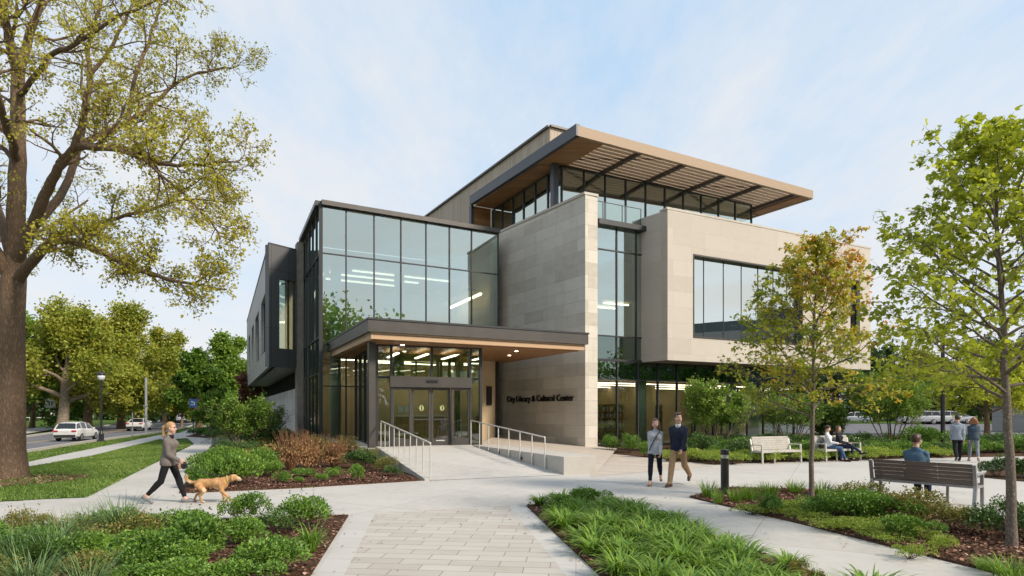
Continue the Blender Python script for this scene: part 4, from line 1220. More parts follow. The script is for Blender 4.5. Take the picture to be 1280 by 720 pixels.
def car(label, loc, rz, paint, kind='suv', group=None, name='parked_car'):
    """local +y is forwards; length 4.5"""
    Lh = 2.25; W = .91
    t = thing(name, label, 'car', loc, rz, group)
    if kind == 'suv':   # (y, zlow, zbelt, zroof or None, half width scale)
        sec = [(-2.25, .42, .88, .9), (-2.17, .30, 1.02, .97), (-1.6, .26, 1.06, 1.0), (-.5, .24, 1.02, 1.0), (.75, .24, .98, 1.0), (1.35, .26, .94, .99), (1.95, .28, .84, .95), (2.2, .36, .70, .86)]
        roof = [(-2.12, 1.03, .84), (-1.82, 1.47, .72), (-1.2, 1.57, .71), (-.2, 1.58, .71), (.45, 1.50, .70), (1.20, .98, .82)]
    elif kind == 'sedan':
        sec = [(-2.3, .42, .90, .88), (-2.2, .30, .98, .96), (-1.6, .26, .99, 1.0), (-.5, .24, .95, 1.0), (.75, .24, .92, 1.0), (1.35, .26, .88, .99), (1.95, .28, .78, .95), (2.25, .36, .66, .86)]
        roof = [(-1.75, .98, .80), (-1.0, 1.38, .68), (-.4, 1.43, .68), (.2, 1.40, .68), (.5, 1.33, .68), (1.2, .91, .80)]
    else:               # pickup / long wagon
        sec = [(-2.5, .50, 1.05, .95), (-2.42, .36, 1.10, .99), (-1.6, .32, 1.12, 1.0), (-.5, .30, 1.10, 1.0), (.75, .30, 1.06, 1.0), (1.35, .30, 1.04, .99), (2.1, .32, .98, .96), (2.45, .40, .80, .9)]
        roof = [(-2.3, 1.12, .84), (-2.0, 1.66, .74), (-1.2, 1.72, .74), (-.2, 1.72, .74), (.4, 1.66, .73), (1.0, 1.08, .84)]
    b = MB()
    rings = []
    for y, zl, zb_, ws in sec:
        w_ = W * ws
        prof = [(-w_ * .80, zl), (-w_ * .97, zl + .12), (-w_, (zl + zb_) / 2 + .02), (-w_ * .97, zb_ - .10), (-w_ * .88, zb_), (0, zb_ + .025), (w_ * .88, zb_), (w_ * .97, zb_ - .10), (w_, (zl + zb_) / 2 + .02), (w_ * .97, zl + .12), (w_ * .80, zl)]
        rings.append([(x, y, z) for x, z in prof])
    n = len(rings[0])
    for r in rings: b.v += r
    for i in range(len(rings) - 1):
        for j in range(n):
            j2 = (j + 1) % n
            b.f.append((i * n + j, i * n + j2, (i + 1) * n + j2, (i + 1) * n + j)); b.m.append(0)
    b.f.append(tuple(range(n))[::-1]); b.m.append(0); b.f.append(tuple((len(rings) - 1) * n + j for j in range(n))); b.m.append(0)
    # roof shell
    i0 = len(b.v); k = 5
    for y, z, ws in roof:
        w_ = W * ws
        b.v += [(-w_, y, z - .05), (-w_ * .8, y, z), (0, y, z + .02), (w_ * .8, y, z), (w_, y, z - .05)]
    for i in range(1, len(roof) - 2):
        for j in range(k - 1):
            b.f.append((i0 + i * k + j, i0 + i * k + j + 1, i0 + (i + 1) * k + j + 1, i0 + (i + 1) * k + j)); b.m.append(0)
    # pillars
    def wb(y): # belt half width and height at y
        for (y0, a0, z0, w0), (y1, a1, z1, w1) in zip(sec[:-1], sec[1:]):
            if y0 <= y <= y1:
                s = (y - y0) / (y1 - y0); return z0 + (z1 - z0) * s, W * (w0 + (w1 - w0) * s) * .88
        return sec[0][2], W * .8
    for s in (-1, 1):
        for ri, yb in ((1, roof[0][0]), (2, roof[2][0]), (3, roof[3][0] + .1), (4, roof[5][0])):
            y, z, ws = roof[ri]; zb2, wb2 = wb(yb)
            b.bar((s * wb2 * .985, yb, zb2 - .03), (s * W * ws * .99, y, z - .06), .05, .10 if ri in (1, 2) else .06)
    body = b.build('body', paint, t, world=False, smooth=False)
    # glass house
    g = MB(); i0 = 0
    for (y, z, ws) in roof:
        zb2, wb2 = wb(min(max(y, sec[0][0]), sec[-1][0]))
        w_ = W * ws * .97
        g.v += [(-wb2 * .97, y, min(zb2 - .02, z - .04)), (-w_, y, z - .055), (-w_ * .8, y, z - .012), (w_ * .8, y, z - .012), (w_, y, z - .055), (wb2 * .97, y, min(zb2 - .02, z - .04))]
    for i in range(len(roof) - 1):
        for j in range(5):
            g.f.append((i * 6 + j, i * 6 + j + 1, (i + 1) * 6 + j + 1, (i + 1) * 6 + j)); g.m.append(0)
    g.build('windows', MT['car_glass'], t, world=False)
    for x in (-.80, .80):
        for y in (-1.38, 1.40):
            b = MB(); r = .335
            b.tube([(x - .11, y, r), (x - .09, y, r), (x + .09, y, r), (x + .11, y, r)], [r - .03, r, r, r - .03], 20)
            wh = b.build('wheel', MT['tyre'], t, world=False)
            b = MB(); sx_ = .115 if x > 0 else -.115
            b.tube([(x + sx_ * .95, y, r), (x + sx_ * 1.06, y, r)], [.22, .20], 14); b.build('rim', MT['rim'], wh, world=False)
    yr = sec[0][0]
    for s in (-1, 1):
        b = MB(); b.box((s * .66, yr - .0, .86), (.34, .09, .13)); b.build('tail_light', MT['tail_light'], t, world=False, bevel=.02)
        b = MB(); b.box((s * .62, sec[-1][0] - .12, .66), (.36, .2, .13)); b.build('headlight', MT['head_light'], t, world=False, bevel=.02)
        b = MB(); b.box((s * .99, .72, 1.02), (.17, .1, .12)); b.build('mirror', paint, t, world=False, bevel=.02)
    b = MB(); b.box((0, yr - .02, .45), (1.52, .10, .20)); b.build('rear_bumper', MT['trim'], t, world=False, bevel=.02)
    b = MB(); b.box((0, yr + .015, .80), (.5, .05, .12)); b.build('number_plate', MT['plate'], t, world=False)
    return t
def at_road(px, py):
    p = road_pt(px, py); return (p[0], p[1], -.349)
ce = Vector(road_pt(104, 551)) ; 
car('white hatchback seen from behind on the road by the black lamp post', (-31.9, 44.6, -.349), R(14), MT['car_white'], 'suv', name='car').scale = (.86, .86, .86)
c2 = at_road(172, 539)
car('white saloon car further along the road behind the grey steel pole', (c2[0] - 1.0, c2[1] + 2, -.349), R(18), MT['car_white'], 'sedan', name='car').scale = (.92, .92, .92)
for (px, py, pn, kd, lb) in ((229.5, 528.5, 'car_blue', 'suv', 'small pale blue car with dark wheels ahead on the road'), (238, 526, 'car_silver', 'sedan', 'silver car queued left of the blue sign post'), (246.5, 525.5, 'car_white', 'suv', 'white car queued right behind the blue sign post'), (253.5, 525, 'car_white', 'sedan', 'rightmost white car in the far queue on the road')):
    q = at_road(px, py); car(lb, (q[0], q[1], -.349), R(22), MT[pn], kd, name='car', group='cars queued far down the road')
for (px, Y, pn, kd, lb, a) in ((1149, 79, 'car_white', 'long', 'white station wagon parked on the right left of the lamp pole', 70), (1172, 80, 'car_white', 'long', 'white wagon parked directly behind the black lamp pole', 72), (1067, 84, 'car_white', 'suv', 'white parked car behind the seated couple', 60), (1191, 81, 'car_silver', 'sedan', 'low white car parked right of the lamp pole', 74)):
    p = PY(px, Y); car(lb, (p.x, p.y, .001), R(a), MT[pn], kd, group='cars in the car park')
# low pale shed wall at the far right edge
p = PY(1263, 52)
t = thing('utility_shed', 'low pale flat roofed shed across the car park behind the right tree', 'shed', (p.x, p.y, 0))
b = MB(); b.box((p.x + 3, p.y, 1.05), (6, 4, 2.1)); part('wall', b, MT['panel_light'], t)
b = MB(); b.box((p.x + 3, p.y, 2.18), (6.3, 4.3, .15)); part('roof', b, MT['metal'], t)

# office block beyond the plaza, seen only as a reflection in the big window
t = thing('office_building', 'dark office block across the street, mirrored in the big limestone framed window', 'building', (102, 12, 0))
b = MB(); b.box((102, 12, 9.3), (14, 46, 18.6)); part('wall', b, simple('office_wall', (.06, .085, .10), .6, 0, .2, .2), t)
for k in range(4):
    b = MB(); b.box((94.97, 12, 3.2 + k * 4.2), (.08, 43, 1.9)); part('window_band', b, MT['glass_dark'], t)
b = MB(); b.box((104, 18, 19.7), (6, 12, 2.2)); part('roof_plant', b, MT['metal'], t)
# ================================================================== boulder
def boulder(loc, s, label, seed):
    rnd = np.random.RandomState(seed)
    bm = bmesh.new(); bmesh.ops.create_icosphere(bm, subdivisions=3, radius=1)
    ph = rnd.rand(6) * 6
    for v in bm.verts:
        n = v.co.normalized()
        k = 1 + .12 * math.sin(3 * n.x + ph[0]) + .1 * math.sin(4 * n.y + ph[1]) + .08 * math.sin(6 * n.z + 5 * n.x + ph[2])
        v.co = Vector((n.x * s[0], n.y * s[1], max(n.z * s[2], -.1))) * k
    me = bpy.data.meshes.new('boulder'); bm.to_mesh(me); bm.free(); me.materials.append(simple('boulder_stone', (.30, .22, .17), .9, 0, .3, 4, .5))
    o = link(bpy.data.objects.new('boulder', me)); o.location = loc; me.polygons.foreach_set('use_smooth', [True] * len(me.polygons))
    return tag(o, label, 'boulder')
q = G(1127, 563); boulder(tuple(q), (.5, .4, .35), 'low brown boulder between the hedge shrubs near the multi-stem tree', 3)
# ================================================================== foliage tools (numpy)
RS = np.random.RandomState
def unit(a): return a / np.maximum(np.linalg.norm(a, axis=-1, keepdims=True), 1e-9)

LEAF = {
 'kite': np.array([(0, 0, 0), (.34, .45, .06), (0, 1, -.05), (-.34, .45, .06)]),
 'oval': np.array([(0, 0, 0), (.22, .25, .05), (.24, .6, .05), (0, 1, -.06), (-.24, .6, .05), (-.22, .25, .05)]),
 'maple': np.array([(0, 0, 0), (.30, .05, .02), (.52, .42, -.08), (.24, .46, .05), (.22, .72, .03), (0, 1, -.08), (-.22, .72, .03), (-.24, .46, .05), (-.52, .42, -.08), (-.30, .05, .02)]),
 'clump': np.array([(0, 0, 0), (.38, .18, .12), (.30, .50, -.05), (.55, .75, .1), (.12, .72, .08), (-.05, 1.05, -.06), (-.28, .74, .1), (-.52, .5, -.05), (-.26, .3, .1)]),
}
def leaves(P, D, size, shape='kite', rng=None, updown=0.0, spread=1.0):
    """P (N,3) base points, D (N,3) growing directions; returns V, F"""
    N_ = len(P); T = LEAF[shape]; k = len(T)
    nrm = rng.normal(size=(N_, 3)) * spread; nrm[:, 2] += updown
    d = unit(D); s = unit(np.cross(d, nrm)); n = np.cross(s, d)
    sz = np.asarray(size).reshape(-1, 1) if np.ndim(size) else np.full((N_, 1), size)
    V = P[:, None, :] + (T[None, :, 0:1] * s[:, None, :] + T[None, :, 1:2] * d[:, None, :] + T[None, :, 2:3] * n[:, None, :]) * sz[:, None, :]
    Fc = np.arange(N_ * k).reshape(N_, k)
    return V.reshape(-1, 3), Fc

class Skel:
    """branch skeleton: tubes + leafy twigs"""
    def __init__(self, seed): self.r = RS(seed); self.tubes = []; self.twigs = []
    def path(self, p, d, L_, n, wob, grav=0.0):
        pts = [np.array(p, float)]; d = unit(np.array(d, float))
        for i in range(n):
            d = unit(d + self.r.normal(size=3) * wob + np.array((0, 0, grav)))
            pts.append(pts[-1] + d * L_ / n)
        return np.array(pts)
    def add(self, pts, r0, r1, n=6): self.tubes.append((pts, np.linspace(r0, r1, len(pts)), n))
    def at(self, pts, t):
        x = t * (len(pts) - 1); i = min(int(x), len(pts) - 2); f = x - i
        return pts[i] * (1 - f) + pts[i + 1] * f, unit(pts[i + 1] - pts[i])
    def side(self, d, ang, az):
        a = unit(np.cross(d, np.array((.31, .17, .93)) if abs(d[2]) < .9 else np.array((1., 0, 0)))); b = np.cross(d, a)
        return unit(d * math.cos(ang) + (a * math.cos(az) + b * math.sin(az)) * math.sin(ang))
    def branch(self, pts, r0, depth, L_, nsub, ang=(.6, 1.0), grav=0.0, t0=.2, ratio=.55, wob=.18, rmin=.004, flat=0.0):
        """spawn sub branches along pts; terminal ones become leafy twigs"""
        az = self.r.rand() * 6
        for i in range(nsub):
            t = t0 + (1 - t0) * (i + self.r.rand() * .8) / nsub; t = min(t, .999)
            p, d = self.at(pts, t)
            az += 2.4
            dd = self.side(d, self.r.uniform(*ang), az)
            if flat: dd[2] *= (1 - flat); dd = unit(dd)
            l = L_ * (1 - .45 * t) * self.r.uniform(.7, 1.2)
            rr = max(rmin, r0 * (1 - .75 * t) * .55)
            q = self.path(p, dd, l, 5 if depth else 4, wob, grav)
            self.add(q, rr, max(rmin * .5, rr * .3), 5 if depth else 4)
            if depth > 0: self.branch(q, rr, depth - 1, L_ * ratio, max(3, int(nsub * .75)), ang, grav, .15, ratio, wob, rmin, flat)
            else: self.twigs.append(q)
        p, d = self.at(pts, .999)
        self.twigs.append(np.array([pts[-2], (pts[-2] + pts[-1]) / 2, pts[-1]]))
    def tube_arrays(self):
        Vs, Fs, o = [], [], 0
        for pts, rad, n in self.tubes:
            m_ = len(pts); d = unit(np.gradient(pts, axis=0))
            ref = np.array((1., 0, 0)) if abs(d[0][0]) < .8 else np.array((0, 1., 0))
            s = unit(ref[None] - d * (d @ ref)[:, None]); u = np.cross(d, s)
            a = np.arange(n) / n * 2 * math.pi
            ring = pts[:, None] + rad[:, None, None] * (s[:, None] * np.cos(a)[None, :, None] + u[:, None] * np.sin(a)[None, :, None])
            Vs.append(ring.reshape(-1, 3))
            i = np.arange(m_ - 1)[:, None] * n; j = np.arange(n)[None, :]; j2 = (j + 1) % n
            f = np.stack([i + j, i + j2, i + n + j2, i + n + j], -1).reshape(-1, 4) + o
            Fs.append(f); o += m_ * n
        return np.concatenate(Vs), np.concatenate(Fs)
    def leaf_points(self, per, spread=.03, droop=0.0):
        P, D = [], []
        for q in self.twigs:
            n = self.r.poisson(per)
            if n == 0: continue
            t = self.r.rand(n) * (len(q) - 1) * .92 + (len(q) - 1) * .08
            i = np.minimum(t.astype(int), len(q) - 2); f = (t - i)[:, None]
            p = q[i] * (1 - f) + q[i + 1] * f
            d = unit(q[i + 1] - q[i]) * .5 + self.r.normal(size=(n, 3)) * .7; d[:, 2] -= droop
            P.append(p + self.r.normal(size=(n, 3)) * spread); D.append(unit(d))
        return np.concatenate(P), np.concatenate(D)

def tree_thing(name, label, cat, base, sk, bark, leaf, LV, LF, tint, group=None):
    t = thing(name, label, cat, base, 0, group)
    V, Fc = sk.tube_arrays()
    np_mesh('trunk', V, Fc, bark, t, smooth=True)
    np_mesh('crown', LV, LF, leaf, t, tint=tint)
    return t

def clumps(P, cell, rng, amp=.5):
    """blotchy per-leaf brightness noise shared by neighbours (leaf age, not shade)"""
    k = np.floor(P / cell).astype(int)
    h = (k[:, 0] * 73856093 ^ k[:, 1] * 19349663 ^ k[:, 2] * 83492791) % 1000 / 1000.0
    return (h - .5) * amp

MT['bark_oak'] = barkmat('oak_bark', (.205, .138, .09), (.33, .24, .165), 24.0, .16, .9)
MT['bark_young'] = barkmat('young_bark', (.17, .14, .115), (.27, .235, .20), 26.0, .5, .35)
MT['bark_pale'] = barkmat('pale_bark', (.25, .20, .15), (.36, .30, .23), 8.0, .4, .4)
MT['twig'] = simple('shrub_stem', (.11, .075, .05), .9, 0, .2, 10)
MT['leaf_oak'] = leafmat('oak_spring_leaf', [(.13, .14, .014), (.195, .20, .022), (.255, .25, .03), (.32, .30, .05)], .50)
MT['leaf_maple'] = leafmat('maple_leaf', [(.11, .14, .013), (.175, .215, .021), (.245, .29, .032), (.32, .36, .05)], .55)
MT['leaf_amber'] = leafmat('amber_maple_leaf', [(.085, .125, .012), (.155, .195, .019), (.225, .225, .024), (.31, .19, .024), (.33, .11, .022)], .46)
MT['leaf_green'] = leafmat('bright_tree_leaf', [(.03, .07, .008), (.065, .125, .013), (.105, .175, .022), (.15, .22, .034)], .36)
MT['leaf_yellow'] = leafmat('yellow_green_leaf', [(.075, .105, .012), (.13, .16, .018), (.185, .205, .026), (.25, .25, .04)], .42)
MT['leaf_rust'] = leafmat('rust_leaf', [(.05, .022, .012), (.10, .045, .025), (.14, .07, .04)], .25)
MT['leaf_dark'] = leafmat('dark_wood_leaf', [(.010, .022, .005), (.022, .045, .009), (.04, .07, .014)], .2)

# ---- the big oak on the left
def big_oak():
    sk = Skel(11); r = sk.r
    base = G(15, 598)
    Y0 = base.y
    def pt(px, py, dy=0.0):
        Y = Y0 + dy; return np.array(((px - CX) / F * Y, Y, CAMH + (HY - py) / F * Y))
    def limb(P, r0, r1, n=9, sub=None):
        P = [pt(*p) for p in P]
        # resample with a smooth curve and slight wobble
        pts = []
        for i in range(len(P) - 1):
            a = P[max(i - 1, 0)]; b_ = P[i]; c = P[i + 1]; d = P[min(i + 2, len(P) - 1)]
            for s in np.arange(0, 1, .25):
                pts.append(.5 * (2 * b_ + (c - a) * s + (2 * a - 5 * b_ + 4 * c - d) * s * s + (3 * b_ - a - 3 * c + d) * s ** 3))
        pts.append(P[-1]); pts = np.array(pts); pts[1:-1] += r.normal(size=(len(pts) - 2, 3)) * (.012 if r0 > .12 else .03)
        sk.add(pts, r0, r1, n)
        if sub: 
            d, L_, ns, t0 = sub
            sk.branch(pts, r0, d, L_, ns, (.5, 1.05), .04, t0, .58, .20, .006)
        return pts
    # trunk with flared foot
    tr_ = [(14, 601), (14, 590), (14, 560), (15, 480), (15, 400), (17, 350), (20, 300)]
    P = np.array([pt(*p) for p in tr_]); P[0, 2] = base.z - .1
    sk.tubes.append((P, np.array([.52, .43, .35, .325, .31, .31, .25]), 18))
    limb([(20, 305), (22, 220), (22, 150), (23, 90)], .25, .16, 12, (1, 1.6, 6, .3))
    limb([(23, 95, 0), (12, 50, -.5), (2, 0, -1), (-8, -70, -1.2)], .15, .05, 8, (2, 2.2, 9, .15))
    limb([(23, 92, 0), (36, 45, .4), (52, 0, .6), (66, -70, .8)], .14, .05, 8, (2, 2.2, 9, .15))
    limb([(20, 330, 0), (36, 292, -.5), (56, 245, -1.1), (74, 210, -1.5), (92, 184, -1.8), (104, 150, -2), (106, 115, -2.2)], .18, .045, 10, (2, 1.7, 7, .45))
    limb([(97, 183, -1.8), (150, 186, -2.1), (200, 203, -2.4), (244, 206, -2.7), (300, 203, -3.0)], .10, .015, 7, (2, 1.5, 11, .12))
    limb([(75, 205, -1.5), (105, 178, -.8), (150, 158, 0), (190, 130, .5), (235, 95, .8), (288, 85, 1.0)], .12, .018, 7, (2, 1.7, 12, .15))
    limb([(160, 150, .1), (172, 95, .3), (190, 40, .5), (206, -12, .6), (215, -60, .6)], .07, .02, 6, (2, 1.5, 9, .1))
    limb([(40, 285, -.5), (85, 225, 1.0), (112, 110, 2.2), (110, 60, 2.6), (124, 10, 2.8), (135, -50, 3)], .13, .03, 7, (2, 1.9, 9, .3))
    limb([(110, 100, 2.2), (150, 40, 2.2), (168, 0, 2.2), (185, -60, 2.2)], .07, .02, 6, (2, 1.6, 7, .2))
    limb([(22, 350, 0), (48, 318, -1.0), (75, 300, -1.8), (120, 312, -2.4), (160, 332, -2.8), (215, 350, -3.1), (283, 362, -3.3)], .16, .018, 8, (2, 1.15, 13, .2))
    limb([(60, 300, -1.5), (110, 285, -1.0), (160, 268, -.8), (230, 250, -.5), (272, 252, -.4)], .08, .014, 6, (2, 1.2, 10, .2))
    limb([(100, 183, -1.8), (165, 195, -2.5), (215, 232, -3.0), (262, 275, -3.4), (275, 300, -3.6)], .06, .012, 6, (2, 1.2, 9, .2))
    limb([(16, 355, 0), (-20, 290, -.6), (-70, 240, -1.2), (-130, 220, -1.5)], .2, .04, 8, (2, 2.0, 9, .25))
    limb([(18, 330, 0), (-10, 240, 1.5), (-40, 150, 2.4), (-70, 60, 3)], .18, .04, 8, (2, 2.0, 9, .25))
    limb([(22, 200, 0), (5, 150, -2.2), (-10, 80, -3.2), (0, 20, -3.8)], .12, .03, 7, (2, 1.6, 8, .3))
    limb([(15, 365, 0), (5, 330, 1.5), (20, 300, 3.0), (60, 285, 4.2), (110, 250, 5)], .14, .03, 7, (2, 1.5, 8, .3))
    limb([(22, 120, 0), (60, 75, -1.5), (95, 55, -2.2), (150, 20, -2.8), (205, -5, -3)], .09, .02, 6, (2, 1.5, 9, .2))
    # bare broken stub twig under the low limb
    limb([(190, 345, -3.0), (210, 365, -3.1), (228, 374, -3.2)], .02, .006, 4)
    P, D = sk.leaf_points(3.0, .06)
    # bunches: several small leaves around each point
    q = 2
    P = np.repeat(P, q, 0) + r.normal(size=(len(P) * q, 3)) * .05; D = unit(np.repeat(D, q, 0) + r.normal(size=(len(P), 3)) * .8)
    V, Fc = leaves(P, D, r.uniform(.042, .088, len(P)), 'clump', r, .6)
    tint = np.clip(.48 + clumps(P, .8, r, .45) + r.normal(size=len(P)) * .16, 0, 1)
    print('oak leaves', len(P), 'tubes', len(sk.tubes))
    bz = np.array(base)
    for k in range(len(sk.tubes)): sk.tubes[k] = (sk.tubes[k][0] - bz, sk.tubes[k][1], sk.tubes[k][2])
    return tree_thing('oak_tree', 'large old oak with ridged brown trunk and yellow green spring leaves on the lawn', 'tree', tuple(base), sk, MT['bark_oak'], MT['leaf_oak'], V - bz, Fc, tint)
big_oak()

# ---- young street maples
def young_maple(seed, base, top, h0, rad, lean, leafm, label, name, nb, per, tintf, lsize, shape='maple', rt=.062, up=.75):
    sk = Skel(seed); r = sk.r
    tr_ = [np.array((0, 0, -.05))]
    n = 14
    for i in range(1, n + 1):
        s = i / n
        tr_.append(np.array((lean[0] * s ** 1.3 + r.normal() * .008, lean[1] * s + r.normal() * .008, top * s)))
    tr_ = np.array(tr_)
    rr = np.concatenate([[rt * 1.25], np.linspace(rt, .010, n)])
    sk.tubes.append((tr_, rr, 10))
    az = r.rand() * 6
    for i in range(nb):
        s = (i + .5) / nb
        z = h0 + (top - h0) * .94 * s
        t = z / top; p, d = sk.at(tr_, min(t, .995))
        az += 2.4
        el = .26 + (up + .12) * s + r.normal() * .08
        prof = (1 - s) ** .85 * (.72 + .28 * min(1, s * 4 + .35))
        l = rad * prof * r.uniform(.85, 1.15) / math.cos(min(el, 1.2)) * .85 + .25
        dd = np.array((math.cos(az) * math.cos(el), math.sin(az) * math.cos(el), math.sin(el)))
        q = sk.path(p, dd, l, 7, .09, .035)
        br = max(.010, rt * .42 * (1 - s * .7))
        sk.add(q, br, .004, 6)
        sk.branch(q, br, 1, l * .42, 8 if l > 1 else 5, (.55, .95), .02, .22, .5, .14, .003, .5)
    sk.branch(tr_, .02, 1, .3, 4, (.4, .7), .05, .84, .5, .15, .003)
    P, D = sk.leaf_points(per, .03, .45)
    V, Fc = leaves(P, D, r.uniform(.7, 1.25, len(P)) * lsize, shape, r, 1.4, .8)
    tint = np.clip(tintf(P, r), 0, 1)
    print(label, len(P))
    return tree_thing(name, label, 'tree', tuple(base), sk, MT['bark_young'], leafm, V, Fc, tint)
bt = G(1265, 686)
young_maple(21, (bt.x, bt.y, .0), 5.8, 2.0, 1.95, (-.2, .1), MT['leaf_maple'], 'young maple with fresh green leaves at the right edge of the mulch bed', 'maple_tree', 42, 4.7,
    lambda P, r: .5 + clumps(P, .5, r, .35) + r.normal(size=len(P)) * .15, .078)
bm_ = G(1014, 625)
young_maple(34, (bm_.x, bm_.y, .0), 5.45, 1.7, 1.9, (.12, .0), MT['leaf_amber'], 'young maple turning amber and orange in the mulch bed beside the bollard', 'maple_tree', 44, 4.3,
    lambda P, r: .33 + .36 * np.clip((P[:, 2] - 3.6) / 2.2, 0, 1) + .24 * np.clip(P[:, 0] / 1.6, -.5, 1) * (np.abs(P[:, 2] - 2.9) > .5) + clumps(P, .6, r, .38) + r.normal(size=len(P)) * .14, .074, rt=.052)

# ---- generic round-headed tree
def broad_tree(seed, h, rad, h0, leafm, bark, nleaf, lsize, rt, tintf=None, shape='clump', nl=11, depth=2):
    sk = Skel(seed); r = sk.r
    tr_ = sk.path((0, 0, -.1), (r.normal() * .04, r.normal() * .04, 1), h * .72, 8, .05, .05)
    sk.add(tr_, rt, rt * .35, 10); sk.tubes[-1][1][0] *= 1.3
    az = r.rand() * 6
    for i in range(nl):
        s = (i + .5) / nl
        t = (h0 + (h * .70 - h0) * s) / (h * .72); p, d = sk.at(tr_, min(t, .99)); az += 2.4
        el = .25 + .95 * s
        l = rad * (1.0 - .35 * s) * r.uniform(.8, 1.15)
        if s > .7: l = max(l, (h - p[2]) * .8)
        dd = np.array((math.cos(az) * math.cos(el), math.sin(az) * math.cos(el), math.sin(el)))
        q = sk.path(p, dd, l, 6, .13, .03); br = rt * .42 * (1 - .5 * s)
        sk.add(q, br, br * .2, 6)
        sk.branch(q, br, depth - 1, l * .45, 7, (.5, 1.05), .03, .2, .6, .18, .012)
    nleaf *= 2.8; lsize *= .56
    per = nleaf / max(1, len(sk.twigs))
    P, D = sk.leaf_points(per, rad * .055)
    V, Fc = leaves(P, D, r.uniform(.7, 1.3, len(P)) * lsize, shape, r, .8)
    tint = np.clip((tintf(P, r) if tintf else .5) + clumps(P, rad * .28, r, .4) + r.normal(size=len(P)) * .13, 0, 1)
    return sk, V, Fc, tint
def put_tree(seed, px, Y, py_top, half, h0f, leaf, bark, nleaf, lsize, label, name='broadleaf_tree', rt=None, zb=-.35, **k):
    x = (px - CX) / F * Y; h = CAMH + (HY - py_top) / F * Y - zb; rad = half / F * Y
    sk, V, Fc, tint = broad_tree(seed, h, rad, h * h0f, MT[leaf], MT[bark], nleaf, lsize, rt or h * .028, **k)
    return tree_thing(name, label, 'tree', (x, Y, zb), sk, MT[bark], MT[leaf], V, Fc, tint, 'trees along the street')
put_tree(101, 76, 60, 392, 84, .24, 'leaf_yellow', 'bark_pale', 8500, .46, 'yellow green tree with a pale leaning trunk left of the white hatchback', rt=.55)
put_tree(102, 108, 66, 400, 80, .24, 'leaf_yellow', 'bark_oak', 8500, .46, 'yellow green tree with a straight brown trunk above the white hatchback', rt=.5)
put_tree(103, 152, 72, 397, 78, .22, 'leaf_yellow', 'bark_oak', 9000, .48, 'broad yellow green tree behind the black street lamp', rt=.45)
put_tree(104, 8, 62, 372, 66, .22, 'leaf_green', 'bark_oak', 8500, .48, 'bright green tree behind the trunk of the big oak', rt=.5)
put_tree(105, 206, 96, 408, 40, .20, 'leaf_yellow', 'bark_oak', 6000, .55, 'tall olive tree with a dark trunk beyond the steel pole', rt=.32)
put_tree(106, 272, 84, 413, 44, .25, 'leaf_green', 'bark_oak', 7500, .52, 'tall light green tree beside the utility pole', rt=.5)
put_tree(107, 250, 70, 438, 40, .18, 'leaf_green', 'bark_oak', 7500, .45, 'dense mid green tree overhanging the far end of the road', rt=.4, tintf=lambda P, r: .28)
put_tree(108, 227, 78, 476, 19, .16, 'leaf_yellow', 'bark_oak', 3000, .34, 'small upright yellow tree by the end of the road', rt=.18)
put_tree(109, 264, 44, 487, 22, .22, 'leaf_green', 'bark_oak', 3500, .24, 'small round street tree with a dark trunk beside the far path', rt=.13, zb=-.1)
put_tree(110, 309, 62, 466, 20, .15, 'leaf_rust', 'bark_oak', 3000, .32, 'rust coloured tree behind the corner of the dark wing', rt=.2, zb=0)
put_tree(111, 172, 88, 455, 48, .1, 'leaf_green', 'bark_oak', 6500, .50, 'low green tree between the yellow trees and the steel pole', rt=.3, tintf=lambda P, r: .25)
put_tree(112, 40, 74, 440, 60, .12, 'leaf_green', 'bark_oak', 6500, .50, 'low green tree behind the white route marker sign', rt=.3, tintf=lambda P, r: .2)
# right side, beyond the car park
put_tree(121, 1234, 44, 447, 62, .28, 'leaf_maple', 'bark_oak', 6500, .26, 'lime green tree at the kerb of the car park right of the walking pair', rt=.2, zb=0)
put_tree(122, 1150, 94, 440, 46, .12, 'leaf_yellow', 'bark_oak', 5500, .42, 'olive tree behind the parked white wagons', rt=.3, zb=.1)
put_tree(123, 1225, 96, 428, 60, .12, 'leaf_dark', 'bark_oak', 6500, .50, 'dark green tree across the car park behind the lamp pole', rt=.3, zb=.1)
put_tree(124, 1300, 95, 425, 60, .12, 'leaf_dark', 'bark_oak', 6000, .50, 'dark green tree at the right edge behind the pale shed', rt=.3, zb=.1)
put_tree(125, 1095, 94, 440, 46, .12, 'leaf_dark', 'bark_oak', 5500, .46, 'dark tree just right of the far end of the limestone box', rt=.3, zb=.1)

